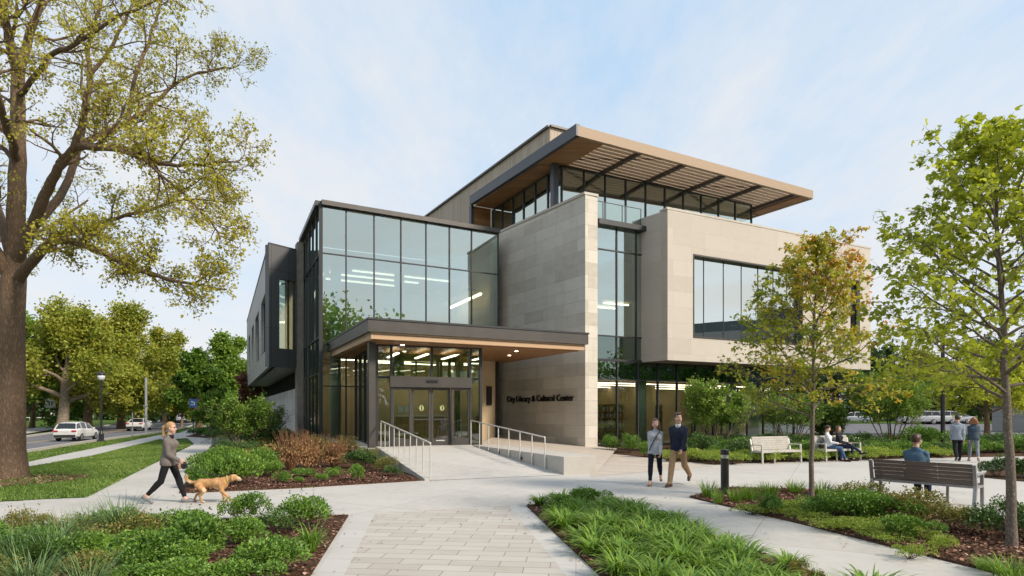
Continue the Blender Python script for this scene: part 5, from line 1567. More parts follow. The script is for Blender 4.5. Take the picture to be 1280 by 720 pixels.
# ---- multi-stem small trees in the beds
def multi_stem(seed, px, py, top, half, leaf, bark, nleaf, lsize, label, zb=0.03, nst=9, open_=.42, tint0=.5):
    p = G(px, py); Y = p.y; h = CAMH + (HY - top) / F * Y; rad = half / F * Y
    sk = Skel(seed); r = sk.r
    for i in range(nst):
        az = i * 2.4 + r.rand(); el = r.uniform(1.0, 1.35)
        q = sk.path((math.cos(az) * .1, math.sin(az) * .1, -.05), (math.cos(az) * math.cos(el), math.sin(az) * math.cos(el), math.sin(el)), h * .8, 7, .07, .02)
        sk.add(q, .035, .012, 6)
        sk.branch(q, .03, 1, rad * .62, 11, (.5, 1.1), .03, open_, .55, .16, .004)
    P, D = sk.leaf_points(nleaf / len(sk.twigs), .06)
    # keep the crown round: clip outside
    c = np.array((0, 0, h * .66)); e = np.array((rad, rad, h * .38))
    keep = (((P - c) / e) ** 2).sum(1) < r.uniform(.75, 1.25, len(P)); P, D = P[keep], D[keep]
    V, Fc = leaves(P, D, r.uniform(.7, 1.3, len(P)) * lsize, 'oval', r, .8)
    tint = np.clip(tint0 + clumps(P, .35, r, .35) + r.normal(size=len(P)) * .15, 0, 1)
    return tree_thing('multi_stem_tree', label, 'tree', tuple(p), sk, MT[bark], MT[leaf], V, Fc, tint, 'small multi-stem trees in the beds')
multi_stem(201, 898, 566, 463, 43, 'leaf_green', 'bark_pale', 18000, .11, 'multi-stem bright green tree right of the strolling couple', tint0=.66)
multi_stem(206, 1036, 562, 492, 26, 'leaf_green', 'twig', 9000, .11, 'dark multi-stem tree behind the seated couple', tint0=.25, open_=.3)
multi_stem(202, 1113, 563, 452, 54, 'leaf_green', 'twig', 15000, .11, 'multi-stem green tree behind the man on the dark bench', tint0=.62)
multi_stem(203, 988, 563, 482, 40, 'leaf_green', 'bark_pale', 6000, .11, 'open multi-stem tree behind the amber maple trunk', tint0=.35, open_=.5)
multi_stem(204, 302, 566, 484, 38, 'leaf_green', 'twig', 11000, .10, 'rounded dark green small tree beside the grey base wall', tint0=.42, open_=.25)
multi_stem(205, 335, 556, 500, 22, 'leaf_green', 'twig', 4500, .10, 'loose twiggy shrub tree against the grey base wall', tint0=.3, open_=.2)

# ---- distant woodland as one mass
def woodland(name, rows, leafm, n, size, seed):
    r = RS(seed); P = []
    for (x0, y0, x1, y1, h, zb) in rows:
        L_ = math.hypot(x1 - x0, y1 - y0); k = int(n * L_)
        s = r.rand(k); hh = h * (.75 + .25 * np.sin(s * L_ * .55 + r.rand() * 6) * np.sin(s * L_ * .21 + 1))
        z = zb + hh * (1 - r.rand(k) ** 1.5 * .98)
        P.append(np.stack([x0 + (x1 - x0) * s + r.normal(size=k) * 1.5, y0 + (y1 - y0) * s + r.normal(size=k) * 2.2, z], 1))
    P = np.concatenate(P); D = unit(r.normal(size=P.shape))
    V, Fc = leaves(P, D, r.uniform(.7, 1.4, len(P)) * size, 'clump', r, .6)
    tint = np.clip(.45 + clumps(P, 4.0, r, .5) + r.normal(size=len(P)) * .12, 0, 1)
    return tag(np_mesh(name, V, Fc, leafm, tint=tint), kind='stuff')
woodland('distant_woodland', [(-190, 120, -70, 140, 13, -.35), (-75, 150, -40, 230, 12, -.35), (-160, 95, -80, 98, 8, -.35), (-110, 250, 0, 250, 14, -.3), (-62, 105, -45, 120, 9, -.3)], MT['leaf_dark'], 95, 1.25, 5)
woodland('distant_woodland', [(-75, -34, 20, -42, 15, -.1), (30, -34, 75, -18, 14, 0), (19, -18, 32, -8, 20, 0), (20, -15, 31, -8, 14, 0), (22, -14, 30, -8, 17, 0), (75, -18, 92, 0, 14, 0), (92, 0, 100, 30, 13, 0), (-75, -31, 20, -38, 5, -.1), (28, -31, 75, -15, 6, 0), (28, -30, 75, -14, 3, 0), (74, -16, 90, 1, 6, 0), (90, 0, 98, 30, 5, 0), (90, 0, 98, 30, 3, 0)], MT['leaf_green'], 210, .5, 7)
woodland('distant_woodland', [(35, 112, 170, 106, 13.5, 0), (20, 118, 60, 120, 11, 0), (100, 75, 160, 90, 11, 0)], MT['leaf_dark'], 95, 1.1, 6)
# ================================================================== planting
MT['lily'] = leafmat('strap_leaf', [(.030, .074, .010), (.062, .128, .014), (.105, .182, .020), (.16, .235, .032)], .32, .42)
MT['sedge'] = leafmat('blue_green_blade', [(.022, .050, .014), (.042, .085, .022), (.07, .125, .035), (.12, .175, .065)], .22, .45)
MT['shrub'] = leafmat('shrub_leaf', [(.025, .062, .010), (.05, .11, .014), (.085, .16, .020), (.14, .22, .035)], .26, .42)
MT['shrub_dark'] = leafmat('dark_shrub_leaf', [(.014, .036, .009), (.028, .062, .013), (.05, .095, .020), (.08, .13, .03)], .2, .42)
MT['shrub_lime'] = leafmat('lime_leaf', [(.06, .11, .013), (.11, .17, .02), (.17, .23, .03), (.24, .28, .05)], .3, .45)
MT['shrub_olive'] = leafmat('olive_leaf', [(.035, .055, .012), (.075, .095, .018), (.13, .12, .025), (.20, .12, .04)], .25, .45)
MT['rust_twig'] = leafmat('rust_twig_leaf', [(.095, .052, .020), (.15, .088, .034), (.21, .135, .055), (.11, .12, .03)], .2, .6)
MT['silver'] = leafmat('silver_leaf', [(.10, .14, .10), (.17, .21, .16), (.26, .30, .24)], .2, .6)
MT['grass'] = leafmat('lawn_grass', [(.028, .056, .009), (.050, .094, .013), (.076, .130, .02), (.125, .17, .04)], .25, .5)

def blades(n, rng, R0, Lr, wid, arch, segs=5, lean=(.15, .9)):
    az = rng.rand(n) * 2 * math.pi; rr = R0 * np.sqrt(rng.rand(n))
    bx_, by_ = rr * np.cos(az), rr * np.sin(az)
    az2 = az + rng.normal(size=n) * .7
    L_ = rng.uniform(*Lr, n); ln = rng.uniform(*lean, n); ar = rng.uniform(*arch, n)
    s = np.linspace(0, 1, segs + 1)
    th = ln[:, None] * .55 + ar[:, None] * s[None] ** 1.3          # angle from vertical
    ds = L_[:, None] / segs
    dx = np.cumsum(np.concatenate([np.zeros((n, 1)), np.sin(th[:, :-1]) * ds], 1), 1)
    dz = np.cumsum(np.concatenate([np.zeros((n, 1)), np.cos(th[:, :-1]) * ds], 1), 1)
    ww = wid * (1 - s ** 2.2 * .95)[None] * rng.uniform(.7, 1.2, (n, 1)) * .5
    cx_, sx_ = np.cos(az2)[:, None], np.sin(az2)[:, None]
    px_ = bx_[:, None] + dx * cx_; py_ = by_[:, None] + dx * sx_
    Lf = np.stack([px_ - sx_ * ww, py_ + cx_ * ww, dz], -1); Rt = np.stack([px_ + sx_ * ww, py_ - cx_ * ww, dz], -1)
    V = np.stack([Lf, Rt], 2).reshape(-1, 3)
    k = (segs + 1) * 2
    i = (np.arange(n) * k)[:, None] + (np.arange(segs) * 2)[None]
    Fc = np.stack([i, i + 1, i + 3, i + 2], -1).reshape(-1, 4)
    tint = np.repeat(np.clip(.5 + rng.normal(size=n) * .2, 0, 1), segs)
    return V, Fc, tint

def mound(n, rng, rad, h, size, shape='oval', lumps=7, out=.6, up=.5, fill=.35, sprigs=0):
    """dome of leaves made of several overlapping lumps"""
    C_ = np.stack([rng.normal(size=lumps) * rad * .38, rng.normal(size=lumps) * rad * .38, rng.uniform(.25, .72, lumps) * h], 1)
    R_ = rng.uniform(.38, .62, lumps) * rad
    k = rng.randint(0, lumps, n)
    d = unit(rng.normal(size=(n, 3))); d[:, 2] = np.abs(d[:, 2]) * .9 - .25 * rng.rand(n); d = unit(d)
    rr = 1 - fill * rng.rand(n) ** 1.5
    P = C_[k] + d * (R_[k] * rr)[:, None] * np.array((1, 1, min(1.0, h / rad * .75)))
    P[:, 2] = np.maximum(P[:, 2], .01 + rng.rand(n) * .05)
    D = d * out + rng.normal(size=(n, 3)) * .45; D[:, 2] += up * .5
    if sprigs:
        m_ = sprigs * 9; az = np.repeat(rng.rand(sprigs) * 6.28, 9); s = np.tile(np.linspace(.2, 1, 9), sprigs)
        b0 = np.repeat(rng.normal(size=(sprigs, 3)) * rad * .35, 9, 0); b0[:, 2] = h * .55
        q = b0 + np.stack([np.cos(az) * .3, np.sin(az) * .3, np.ones(m_)], 1) * (s * h * .62)[:, None]
        P = np.concatenate([P, q]); D = np.concatenate([D, unit(rng.normal(size=(m_, 3)))])
        k = np.concatenate([k, np.zeros(m_, int)])
    V, Fc = leaves(P, unit(D), rng.uniform(.65, 1.25, len(P)) * size, shape, rng, 1.2, .9)
    tint = np.clip(.5 + ((k * 37 % 10) / 10 - .5) * .3 + rng.normal(size=len(P)) * .17, 0, 1)
    return V, Fc, tint, C_

def stems_mesh(parent, C_, rng, r=.007):
    b = MB()
    for c in C_:
        for _ in range(2):
            e = c + rng.normal(size=3) * .06
            b.tube([(c[0] * .12, c[1] * .12, -.02), (c[0] * .5, c[1] * .5, c[2] * .5), tuple(e)], [r * 1.4, r, r * .6], 5)
    return b.build('stems', MT['twig'], parent, world=False)

PROTO = {}
def proto_clump(key, name, mat, seed, n, R0, Lr, wid, arch, segs=5, lean=(.15, .9)):
    V, Fc, tint = blades(n, RS(seed), R0, Lr, wid, arch, segs, lean)
    def make():
        o = np_mesh(name, V, Fc, MT[mat], tint=tint); return o
    PROTO[key] = [make, None, name]
def proto_shrub(key, name, mat, seed, n, rad, h, size, shape='oval', **k):
    def make():
        rng = RS(seed); V, Fc, tint, C_ = mound(n, rng, rad, h, size, shape, **k)
        t = bpy.data.objects.new(name, None); t.empty_display_size = .2; link(t)
        stems_mesh(t, C_, rng); np_mesh('foliage', V, Fc, MT[mat], t, tint=tint)
        return t
    PROTO[key] = [make, None, name]
for i in range(3):
    proto_clump('lily%d' % i, 'daylily_clump', 'lily', 300 + i, 130, .10, (.30, .54), .026, (1.1, 2.6), 6, (.2, 1.2))
    proto_clump('sedge%d' % i, 'sedge_clump', 'sedge', 310 + i, 190, .12, (.40, .75), .011, (.4, 1.7))
    proto_clump('tuft%d' % i, 'grass_tuft', 'lily', 320 + i, 150, .10, (.20, .36), .009, (.3, 1.2))
    proto_shrub('shrub%d' % i, 'leafy_shrub', 'shrub', 330 + i, 3200, .5, .6, .050, lumps=9, sprigs=4)
    proto_shrub('dark%d' % i, 'dark_shrub', 'shrub_dark', 340 + i, 2300, .5, .62, .052, lumps=8, sprigs=2)
    proto_shrub('lime%d' % i, 'groundcover_mound', 'shrub_lime', 350 + i, 1400, .36, .22, .030, lumps=9, sprigs=3)
    proto_shrub('olive%d' % i, 'olive_shrub', 'shrub_olive', 360 + i, 2000, .5, .55, .042, lumps=8, sprigs=6)
    proto_shrub('feather%d' % i, 'feathery_mound', 'shrub', 370 + i, 2200, .5, .5, .055, 'kite', lumps=11, up=1.2)
proto_shrub('broad0', 'broadleaf_plant', 'shrub', 380, 260, .34, .26, .13, lumps=5, out=.9, fill=.6)
proto_shrub('broad1', 'broadleaf_plant', 'shrub', 381, 260, .34, .26, .12, lumps=5, out=.9, fill=.6)
proto_shrub('silver0', 'silver_shrub', 'silver', 385, 1400, .5, .4, .05, lumps=9)
def rust_make():
    rng = RS(390); t = bpy.data.objects.new('rust_shrub', None); t.empty_display_size = .2; link(t)
    b = MB()
    for k in range(130):
        az = rng.rand() * 6.28; l = rng.uniform(.4, .75); e = rng.uniform(.05, .65)
        p1 = (math.cos(az) * l * math.sin(e) * .6, math.sin(az) * l * math.sin(e) * .6, l * .55); p2 = (math.cos(az) * l * math.sin(e), math.sin(az) * l * math.sin(e), l * math.cos(e * .8))
        b.tube([(math.cos(az) * .05, math.sin(az) * .05, -.02), p1, p2], [.007, .005, .003], 4)
    b.build('stems', simple('rust_stem', (.20, .10, .05), .9), t, world=False)
    V, Fc, tint, _ = mound(1250, rng, .50, .62, .040, 'kite', lumps=16, up=2.2, out=.3, fill=.9); V[:, 2] -= .10
    np_mesh('foliage', V, Fc, MT['rust_twig'], t, tint=tint)
    return t
PROTO['rust0'] = [rust_make, None, 'rust_shrub']
PROTO['rust1'] = PROTO['rust0']

PR = random.Random(77)
NPL = [0]
def plant(key, loc, scale, label, group=None, rz=None):
    rec = PROTO[key]
    rz = PR.uniform(0, 6.28) if rz is None else rz
    scale = scale if isinstance(scale, (tuple, list)) else (scale,) * 3
    if rec[1] is None:
        o = rec[1] = rec[0]()
        o.location = loc; o.rotation_euler = (0, 0, rz); o.scale = scale
    else:
        o = dup(rec[1], loc, rz, scale)
    for k in ('label', 'category', 'group'):
        if k in o: del o[k]
    tag(o, label, 'grass clump' if key[:4] in ('lily', 'sedg', 'tuft') else 'shrub', group)
    NPL[0] += 1
    return o
BASE = {'lily': .42, 'sedge': .5, 'tuft': .26, 'shrub': .62, 'dark': .64, 'lime': .26, 'olive': .58, 'feather': .5, 'broad': .3, 'silver': .42, 'rust': .47}
RADB = {'lily': .42, 'sedge': .4, 'tuft': .2, 'shrub': .5, 'dark': .5, 'lime': .40, 'olive': .5, 'feather': .52, 'broad': .36, 'silver': .5, 'rust': .45}
def pplant(kind, px, py, top, half, label, group=None, var=None):
    """plant standing at the ground seen at (px, py), reaching up to pixel row top, half pixels wide"""
    p = G(px, py, .02); s = p.y / F
    v = PR.randrange(3) if var is None else var
    if kind in ('broad', 'rust'): v %= 2
    if kind == 'silver': v = 0
    sz = (py - top) * s * .97 / BASE[kind]; sr = half * s / RADB[kind]
    return plant(kind + str(v), tuple(p), (sr, sr, sz), label, group)
def inside(p, poly):
    c = False; n = len(poly)
    for i in range(n):
        a, b_ = poly[i], poly[i - 1]
        if (a[1] > p[1]) != (b_[1] > p[1]) and p[0] < (b_[0] - a[0]) * (p[1] - a[1]) / (b_[1] - a[1]) + a[0]: c = not c
    return c
def edist(p, poly):
    P = Vector(p[:2]); best = 9e9
    for i in range(len(poly)):
        a, b_ = Vector(poly[i - 1][:2]), Vector(poly[i][:2]); ab = b_ - a
        t = max(0, min(1, (P - a).dot(ab) / max(ab.length_squared, 1e-9))); best = min(best, (P - a - ab * t).length)
    return best
USED = []
def fill(poly, step, kinds, label, group, scale=(.85, 1.15), margin=.15, avoid=.0, zs=1.0, skip=lambda p: False, jit=.3):
    xs_ = [p[0] for p in poly]; ys_ = [p[1] for p in poly]
    y = min(ys_); row = 0
    while y < max(ys_):
        x = min(xs_) + (step / 2 if row % 2 else 0)
        while x < max(xs_):
            p = (x + PR.uniform(-jit, jit) * step, y + PR.uniform(-jit, jit) * step)
            if inside(p, poly) and edist(p, poly) > margin and not skip(p) and all((p[0] - u[0]) ** 2 + (p[1] - u[1]) ** 2 > avoid ** 2 for u in USED):
                k = PR.choice(kinds); s = PR.uniform(*scale)
                v = PR.randrange(3)
                if k in ('broad', 'rust'): v %= 2
                if k == 'silver': v = 0
                plant(k + str(v), (p[0], p[1], gz(*p) + .025), (s, s, s * zs * PR.uniform(.9, 1.1)), label[k] if isinstance(label, dict) else label, group[k] if isinstance(group, dict) else group)
            x += step
        y += step * .87; row += 1

# --- bed A, near left
for (k, px, py, top, half, lab) in (
    ('shrub', 308, 652, 613, 27, 'round leafy green shrub just below the dog'),
    ('shrub', 381, 662, 616, 33, 'leafy green shrub with thin upright sprigs near the corner of the left bed'),
    ('shrub', 338, 722, 667, 50, 'large dense green shrub at the front right of the left bed'),
    ('shrub', 248, 700, 640, 52, 'widest bright green shrub in the middle of the left bed'),
    ('shrub', 226, 664, 635, 30, 'low green shrub below the dog walker in the left bed'),
    ('feather', 303, 680, 648, 32, 'feathery green mound between the round shrubs of the left bed'),
    ('lily', 388, 690, 645, 30, 'pale green strap leaved clump beside the mulch edge of the left bed'),
    ('olive', 24, 676, 633, 26, 'twiggy small leaved shrub at the far left of the left bed'),
    ('olive', 48, 668, 640, 20, 'thin twiggy shrub left of the dark grass clumps'),
    ('broad', 132, 712, 674, 36, 'broad leaved low plant between the dark grass clumps and the bright shrub'),
    ('broad', 175, 722, 690, 34, 'broad leaved low plant at the bottom edge left of the bright shrub'),
    ('broad', 200, 676, 656, 22, 'small broad leaved plant on bare mulch in the left bed'),
    ('sedge', 150, 682, 624, 42, 'tall arching blue green grass clump reaching the sidewalk'),
    ('sedge', 118, 672, 634, 34, 'dark arching grass clump left of the tallest grass clump'),
    ('sedge', 62, 715, 652, 52, 'large arching blue green grass clump at the lower left'),
    ('sedge', 16, 722, 660, 48, 'arching grass clump cut by the left edge of the view'),
    ('sedge', 88, 690, 645, 40, 'arching grass clump in the middle of the dark grasses'),
    ('sedge', 38, 750, 690, 55, 'arching grass clump at the bottom left corner'),
    ('sedge', 108, 755, 700, 50, 'arching grass clump at the bottom edge below the broad leaves'),
    ('shrub', 215, 748, 700, 50, 'leafy green shrub cut by the bottom edge of the view'),
    ('shrub', 282, 745, 700, 45, 'green shrub at the bottom edge left of the large dense shrub'),
    ('shrub', 182, 660, 640, 20, 'small green shrub right of the tallest grass clump'),
    ('dark', 345, 668, 640, 26, 'darker green shrub between the two round shrubs of the left bed'),
    ('shrub', -20, 690, 650, 40, 'leafy shrub beyond the left edge of the view'),
    ): pplant(k, px, py, top, half, lab)

for o_ in list(bpy.data.objects):
    if o_.parent is None and 'label' in o_ and 'left bed' in o_['label']: USED.append(tuple(o_.location)[:2])
fill(BED_A, .72, ['shrub', 'olive', 'broad'], {'shrub': 'low leafy shrub filling the gaps of the near left bed', 'olive': 'low olive shrub filling the gaps of the near left bed', 'broad': 'broad leaved plant filling the gaps of the near left bed'}, {'shrub': 'filler shrubs of the near left bed', 'olive': 'olive fillers of the near left bed', 'broad': 'broad leaved fillers of the near left bed'}, (.7, 1.0), .3, .42, .8, skip=lambda p: p[0] > -3.3 or p[1] < 6.2 or p[0] < -8 or p[1] > 9.0)
USED.clear()
# --- bed B, lush strap leaves in the middle
for (k, px, py, top, half, lab) in (
    ('shrub', 700, 640, 616, 24, 'leafy mound at the far left corner of the strap leaved bed'),
    ('shrub', 728, 632, 609, 24, 'tallest leafy mound at the far end of the strap leaved bed'),
    ('shrub', 828, 662, 636, 26, 'small leaved shrub on the right edge among the strap leaved clumps'),
    ('olive', 998, 730, 696, 14, 'thin twiggy sprig at the near right end of the strap leaved bed'),
    ('olive', 1022, 742, 708, 12, 'second twiggy sprig by the concrete path at the bottom edge'),
    ):
    o = pplant(k, px, py, top, half, lab); USED.append(tuple(o.location)[:2])
fill(BED_B, .45, ['lily'], 'bright green strap leaved clump in the bed right of the paved walk', 'strap leaved clumps right of the paved walk', (.82, 1.15), .14, .28, .82)
USED.clear()

# --- bed C, right mulch bed
for (k, px, py, top, half, lab) in (
    ('tuft', 886, 622, 601, 15, 'fine grass tuft left of the bollard light'),
    ('tuft', 897, 629, 612, 10, 'smallest grass tuft in front of the bollard light'),
    ('tuft', 919, 628, 610, 14, 'fine grass tuft directly right of the bollard light'),
    ('tuft', 935, 625, 605, 17, 'fine grass tuft second to the right of the bollard light'),
    ('tuft', 962, 620, 602, 18, 'fine grass tuft midway between bollard and amber maple'),
    ('tuft', 994, 616, 601, 17, 'fine grass tuft just left of the amber maple trunk'),
    ('tuft', 1028, 620, 602, 18, 'fine grass tuft just right of the amber maple trunk'),
    ('olive', 1078, 640, 600, 34, 'upright olive shrub in front of the left end of the dark bench'),
    ('olive', 1150, 657, 612, 44, 'reddish olive shrub in front of the middle of the dark bench'),
    ('olive', 1120, 650, 616, 30, 'olive shrub filling the gap before the dark bench'),
    ('olive', 1192, 664, 628, 30, 'olive shrub below the right end of the dark bench'),
    ('dark', 1225, 668, 632, 34, 'dark green shrub left of the right maple trunk'),
    ('dark', 1268, 662, 622, 30, 'leafy shrub right behind the right maple trunk'),
    ('dark', 1300, 680, 630, 40, 'dark shrub beyond the right edge of the view'),
    ('shrub', 1050, 630, 612, 20, 'low green shrub between the amber maple and the dark bench'),
    ('lime', 1136, 697, 676, 22, 'lone pale green plant on the bare mulch'),
    ('lime', 1178, 690, 668, 22, 'pale green plant on the mulch nearest the right maple'),
    ('tuft', 1262, 722, 698, 34, 'flat grass tuft at the lower right corner'),
    ('tuft', 1232, 712, 696, 18, 'small grass tuft by the path edge at the lower right'),
    ): 
    o = pplant(k, px, py, top, half, lab); USED.append(tuple(o.location)[:2])
GC = [tuple(p)[:2] for p in gpts((915, 640), (1000, 634), (1075, 642), (1150, 662), (1178, 680), (1120, 686), (1050, 672), (985, 652))]
fill(GC, .44, ['lime', 'lime', 'shrub'], {'lime': 'pale green groundcover mound along the path edge of the right bed', 'shrub': 'small rounded shrub among the groundcover of the right bed'}, {'lime': 'groundcover along the right bed', 'shrub': 'small shrubs in the groundcover of the right bed'}, (.62, 1.0), .04, .0, .85)
USED.clear()

# --- bed D, left of the ramp
for (k, px, py, top, half, lab) in (
    ('rust', 364, 588, 551, 24, 'rust brown twiggy shrub at the left of the pair before the porch'),
    ('rust', 384, 584, 552, 22, 'rust brown twiggy shrub overlapping the leftmost rust shrub'),
    ('rust', 418, 584, 556, 24, 'rust brown twiggy shrub nearest the porch column'),
    ('olive', 432, 574, 546, 24, 'olive green shrub behind the right rust shrub'),
    ('olive', 396, 572, 545, 22, 'olive green shrub behind and between the rust shrubs'),
    ('olive', 345, 574, 553, 18, 'brownish shrub behind the left rust shrub'),
    ('dark', 456, 586, 562, 22, 'dark yellow green shrub beside the foot of the ramp rail'),
    ('olive', 480, 590, 569, 20, 'yellow green shrub against the ramp kerb'),
    ('dark', 490, 596, 581, 13, 'small dark green shrub nearest the ramp kerb'),
    ('shrub', 447, 601, 580, 13, 'small bright green shrub at the mulch edge below the dark shrub'),
    ('shrub', 418, 597, 583, 11, 'small round blue green shrub on the mulch edge'),
    ('shrub', 378, 597, 584, 16, 'low green plant in front of the left rust shrub'),
    ('shrub', 402, 602, 591, 9, 'low sparse green plant on the mulch near the walk'),
    ('shrub', 374, 604, 595, 7, 'tiny green plant on the mulch near the walk'),
    ('shrub', 354, 604, 588, 10, 'small leafy plant at the mulch right of the pale mounds'),
    ('feather', 297, 606, 566, 30, 'largest pale green mound right of the dog'),
    ('feather', 327, 594, 562, 24, 'pale green mound left of the rust shrubs'),
    ('feather', 340, 596, 578, 16, 'small pale green mound before the rust shrubs'),
    ('feather', 268, 606, 572, 26, 'pale feathery mound behind the dog'),
    ('feather', 245, 610, 582, 18, 'feathery mound beside the path behind the dog tail'),
    ('feather', 262, 588, 564, 22, 'feathery mound halfway along the path'),
    ('feather', 283, 584, 560, 22, 'feathery mound between the path and the small dark tree'),
    ('dark', 318, 572, 553, 22, 'dark low shrub at the foot of the small rounded tree'),
    ('dark', 292, 572, 556, 18, 'dark low shrub left of the small rounded tree trunk'),
    ('silver', 280, 564, 548, 22, 'silver grey shrub left of the small rounded tree'),
    ('silver', 298, 561, 550, 16, 'silver grey shrub behind the small rounded tree trunk'),
    ('dark', 347, 563, 533, 30, 'dark green hedge shrub against the grey base wall'),
    ('dark', 322, 562, 540, 22, 'dark green hedge shrub behind the small rounded tree'),
    ('dark', 372, 562, 541, 18, 'dark green hedge shrub below the concrete pier'),
    ):
    o = pplant(k, px, py, top, half, lab); USED.append(tuple(o.location)[:2])
fill(BED_D, 1.25, ['olive', 'dark'], {'olive': 'olive shrub in the back rows of the bed below the hall glass', 'dark': 'dark shrub in the back rows of the bed below the hall glass'}, {'olive': 'olive shrubs in the bed below the hall', 'dark': 'dark shrubs in the bed below the hall'}, (.8, 1.1), .4, .95, 1.0, skip=lambda p: p[1] < 20.5)
USED.clear()
fill(FAR_BED, 1.5, ['dark', 'shrub'], {'dark': 'dark low shrub in the far bed by the bend of the path', 'shrub': 'green low shrub in the far bed by the bend of the path'}, {'dark': 'dark shrubs in the far bed', 'shrub': 'green shrubs in the far bed'}, (1.0, 1.5), .5, 0, .75, skip=lambda p: p[1] > 52)

# --- bed E, along the ground floor glass
for (k, px, py, top, half, lab) in (
    ('shrub', 763, 565, 542, 11, 'small round shrub on short stems nearest the limestone corner'),
    ('shrub', 787, 566, 540, 12, 'small round shrub second from the limestone corner'),
    ('shrub', 806, 571, 552, 12, 'low green shrub behind the strolling woman'),
    ('olive', 845, 577, 566, 12, 'low olive shrub just right of the strolling man'),
    ('dark', 872, 571, 543, 20, 'dark rounded hedge shrub left of the bright multi-stem tree'),
    ('dark', 930, 573, 546, 20, 'dark rounded hedge shrub behind the empty pale bench'),
    ('dark', 960, 571, 547, 20, 'dark rounded hedge shrub behind the right end of the empty bench'),
    ('dark', 1100, 566, 546, 18, 'dark rounded hedge shrub left of the brown boulder'),
    ('shrub', 1150, 566, 532, 26, 'green hedge shrub left of the lamp pole footing'),
    ('shrub', 1205, 568, 552, 22, 'green hedge shrub behind the walking pair'),
    ('shrub', 1245, 566, 549, 26, 'bright green hedge shrub right of the walking pair'),
    ):
    o = pplant(k, px, py, top, half, lab); USED.append(tuple(o.location)[:2])
def eskip(p):
    d = G(1178.5, 567)
    return (p[0] - d.x) ** 2 + (p[1] - d.y) ** 2 < .8 or p[0] > 26
EDGE = [tuple(p)[:2] for p in gpts((830, 577), (893, 582), (960, 579), (1180, 573), (1180, 567), (960, 571), (893, 574), (840, 572))]
fill(EDGE, .62, ['lime'], 'low pale green edging mound in front of the hedge by the glass', 'edging mounds before the hedge', (1.05, 1.5), .0, .3, 1.25, skip=eskip)
fill(BED_E, 1.0, ['shrub', 'dark'], {'shrub': 'leafy green hedge shrub below the ground floor glass', 'dark': 'dark hedge shrub below the ground floor glass'}, {'shrub': 'green hedge shrubs below the glass', 'dark': 'dark hedge shrubs below the glass'}, (.85, 1.2), .55, .7, 1.0, skip=lambda p: eskip(p) or p[1] > 31 or p[0] < 7.6)
USED.clear()
for i, (px, py, top, half) in enumerate(((1246, 596, 572, 18), (1266, 597, 568, 20), (1290, 598, 570, 20), (1330, 598, 570, 26))):
    pplant('dark', px, py, top, half, 'dark green shrub in the small bed behind the right maple trunk', 'shrubs of the small right bed')
print('plants', NPL[0])

MT['chip'] = leafmat('mulch_chip', [(.025, .013, .008), (.075, .04, .024), (.15, .09, .055), (.30, .21, .14)], .0, .9, .1)
# --- leaf litter on the paving, thickest near the beds
_r = RS(9); LP_ = []
while len(LP_) < 420:
    p = (_r.uniform(-8, 16), _r.uniform(7, 24))
    if any(inside(p, b_) for b_ in (BED_A, BED_B, BED_C, BED_D, BED_E)): continue
    dd_ = min(edist(p, b_) for b_ in (BED_A, BED_B, BED_C, BED_D, BED_E))
    if _r.rand() < math.exp(-dd_ / .5) + .025 and not (-5 < p[0] < 3.2 and p[1] > 16): LP_.append((p[0], p[1], gz(*p) + .013))
LP_ = np.array(LP_); _d = _r.normal(size=(420, 3)); _d[:, 2] *= .12
V, Fc = leaves(LP_, _d, _r.uniform(.025, .06, 420), 'oval', _r, 3.0, .2)
tag(np_mesh('fallen_leaves', V, Fc, MT['chip'], tint=np.clip(_r.beta(2, 2, 420), 0, 1)), kind='stuff')
# --- lawn blades
def lawn_blades(name, poly, n, h, seed):
    rng = RS(seed); P = np.array(poly)
    lo, hi = P.min(0), P.max(0); pts = lo + rng.rand(n * 3, 2) * (hi - lo)
    x, y = pts[:, 0], pts[:, 1]; c = np.zeros(len(pts), bool)
    for i in range(len(P)):
        a, b_ = P[i], P[i - 1]
        m_ = ((a[1] > y) != (b_[1] > y)) & (x < (b_[0] - a[0]) * (y - a[1]) / (b_[1] - a[1] + 1e-12) + a[0]); c ^= m_
    pts = pts[c][:n]; k = len(pts)
    z = np.array([gz(a, b_) for a, b_ in pts]) + .01
    az = rng.rand(k) * 6.28; hh = h * rng.uniform(.5, 1.2, k); w_ = .012 * (1 + pts[:, 1] / 25)
    ln = rng.normal(size=(k, 2)) * .35
    A = np.stack([pts[:, 0] - np.cos(az) * w_, pts[:, 1] - np.sin(az) * w_, z], 1); B_ = np.stack([pts[:, 0] + np.cos(az) * w_, pts[:, 1] + np.sin(az) * w_, z], 1)
    T = np.stack([pts[:, 0] + ln[:, 0] * hh, pts[:, 1] + ln[:, 1] * hh, z + hh], 1)
    V = np.stack([A, B_, T], 1).reshape(-1, 3)
    f = .5 + .16 * np.sin(pts[:, 0] * 1.3 + 2 * np.sin(pts[:, 1] * .9)) + rng.normal(size=k) * .2
    return tag(np_mesh(name, V, np.arange(k * 3).reshape(k, 3), MT['grass'], tint=np.clip(f, 0, 1)), kind='stuff')
LAWN = [tuple(p)[:2] for p in gpts((-140, 640), (0, 627.4), (108.6, 622.4), (240.4, 555.5), (199, 549.6), (114, 570.6), (33, 584.7), (-140, 625))]
def in_ring(p): return ((p[0] + 13.8) / 2.1) ** 2 + ((p[1] - 16.6) / 1.5) ** 2 < 1
lawn_blades('grass', LAWN, 90000, .05, 1)
VERGE = [tuple(p)[:2] for p in gpts((-80, 600), (70, 570), (199, 544), (225, 541), (236, 536.5), (199, 541.6), (112, 554), (31, 567), (-80, 585))]
lawn_blades('grass', VERGE, 30000, .06, 2)
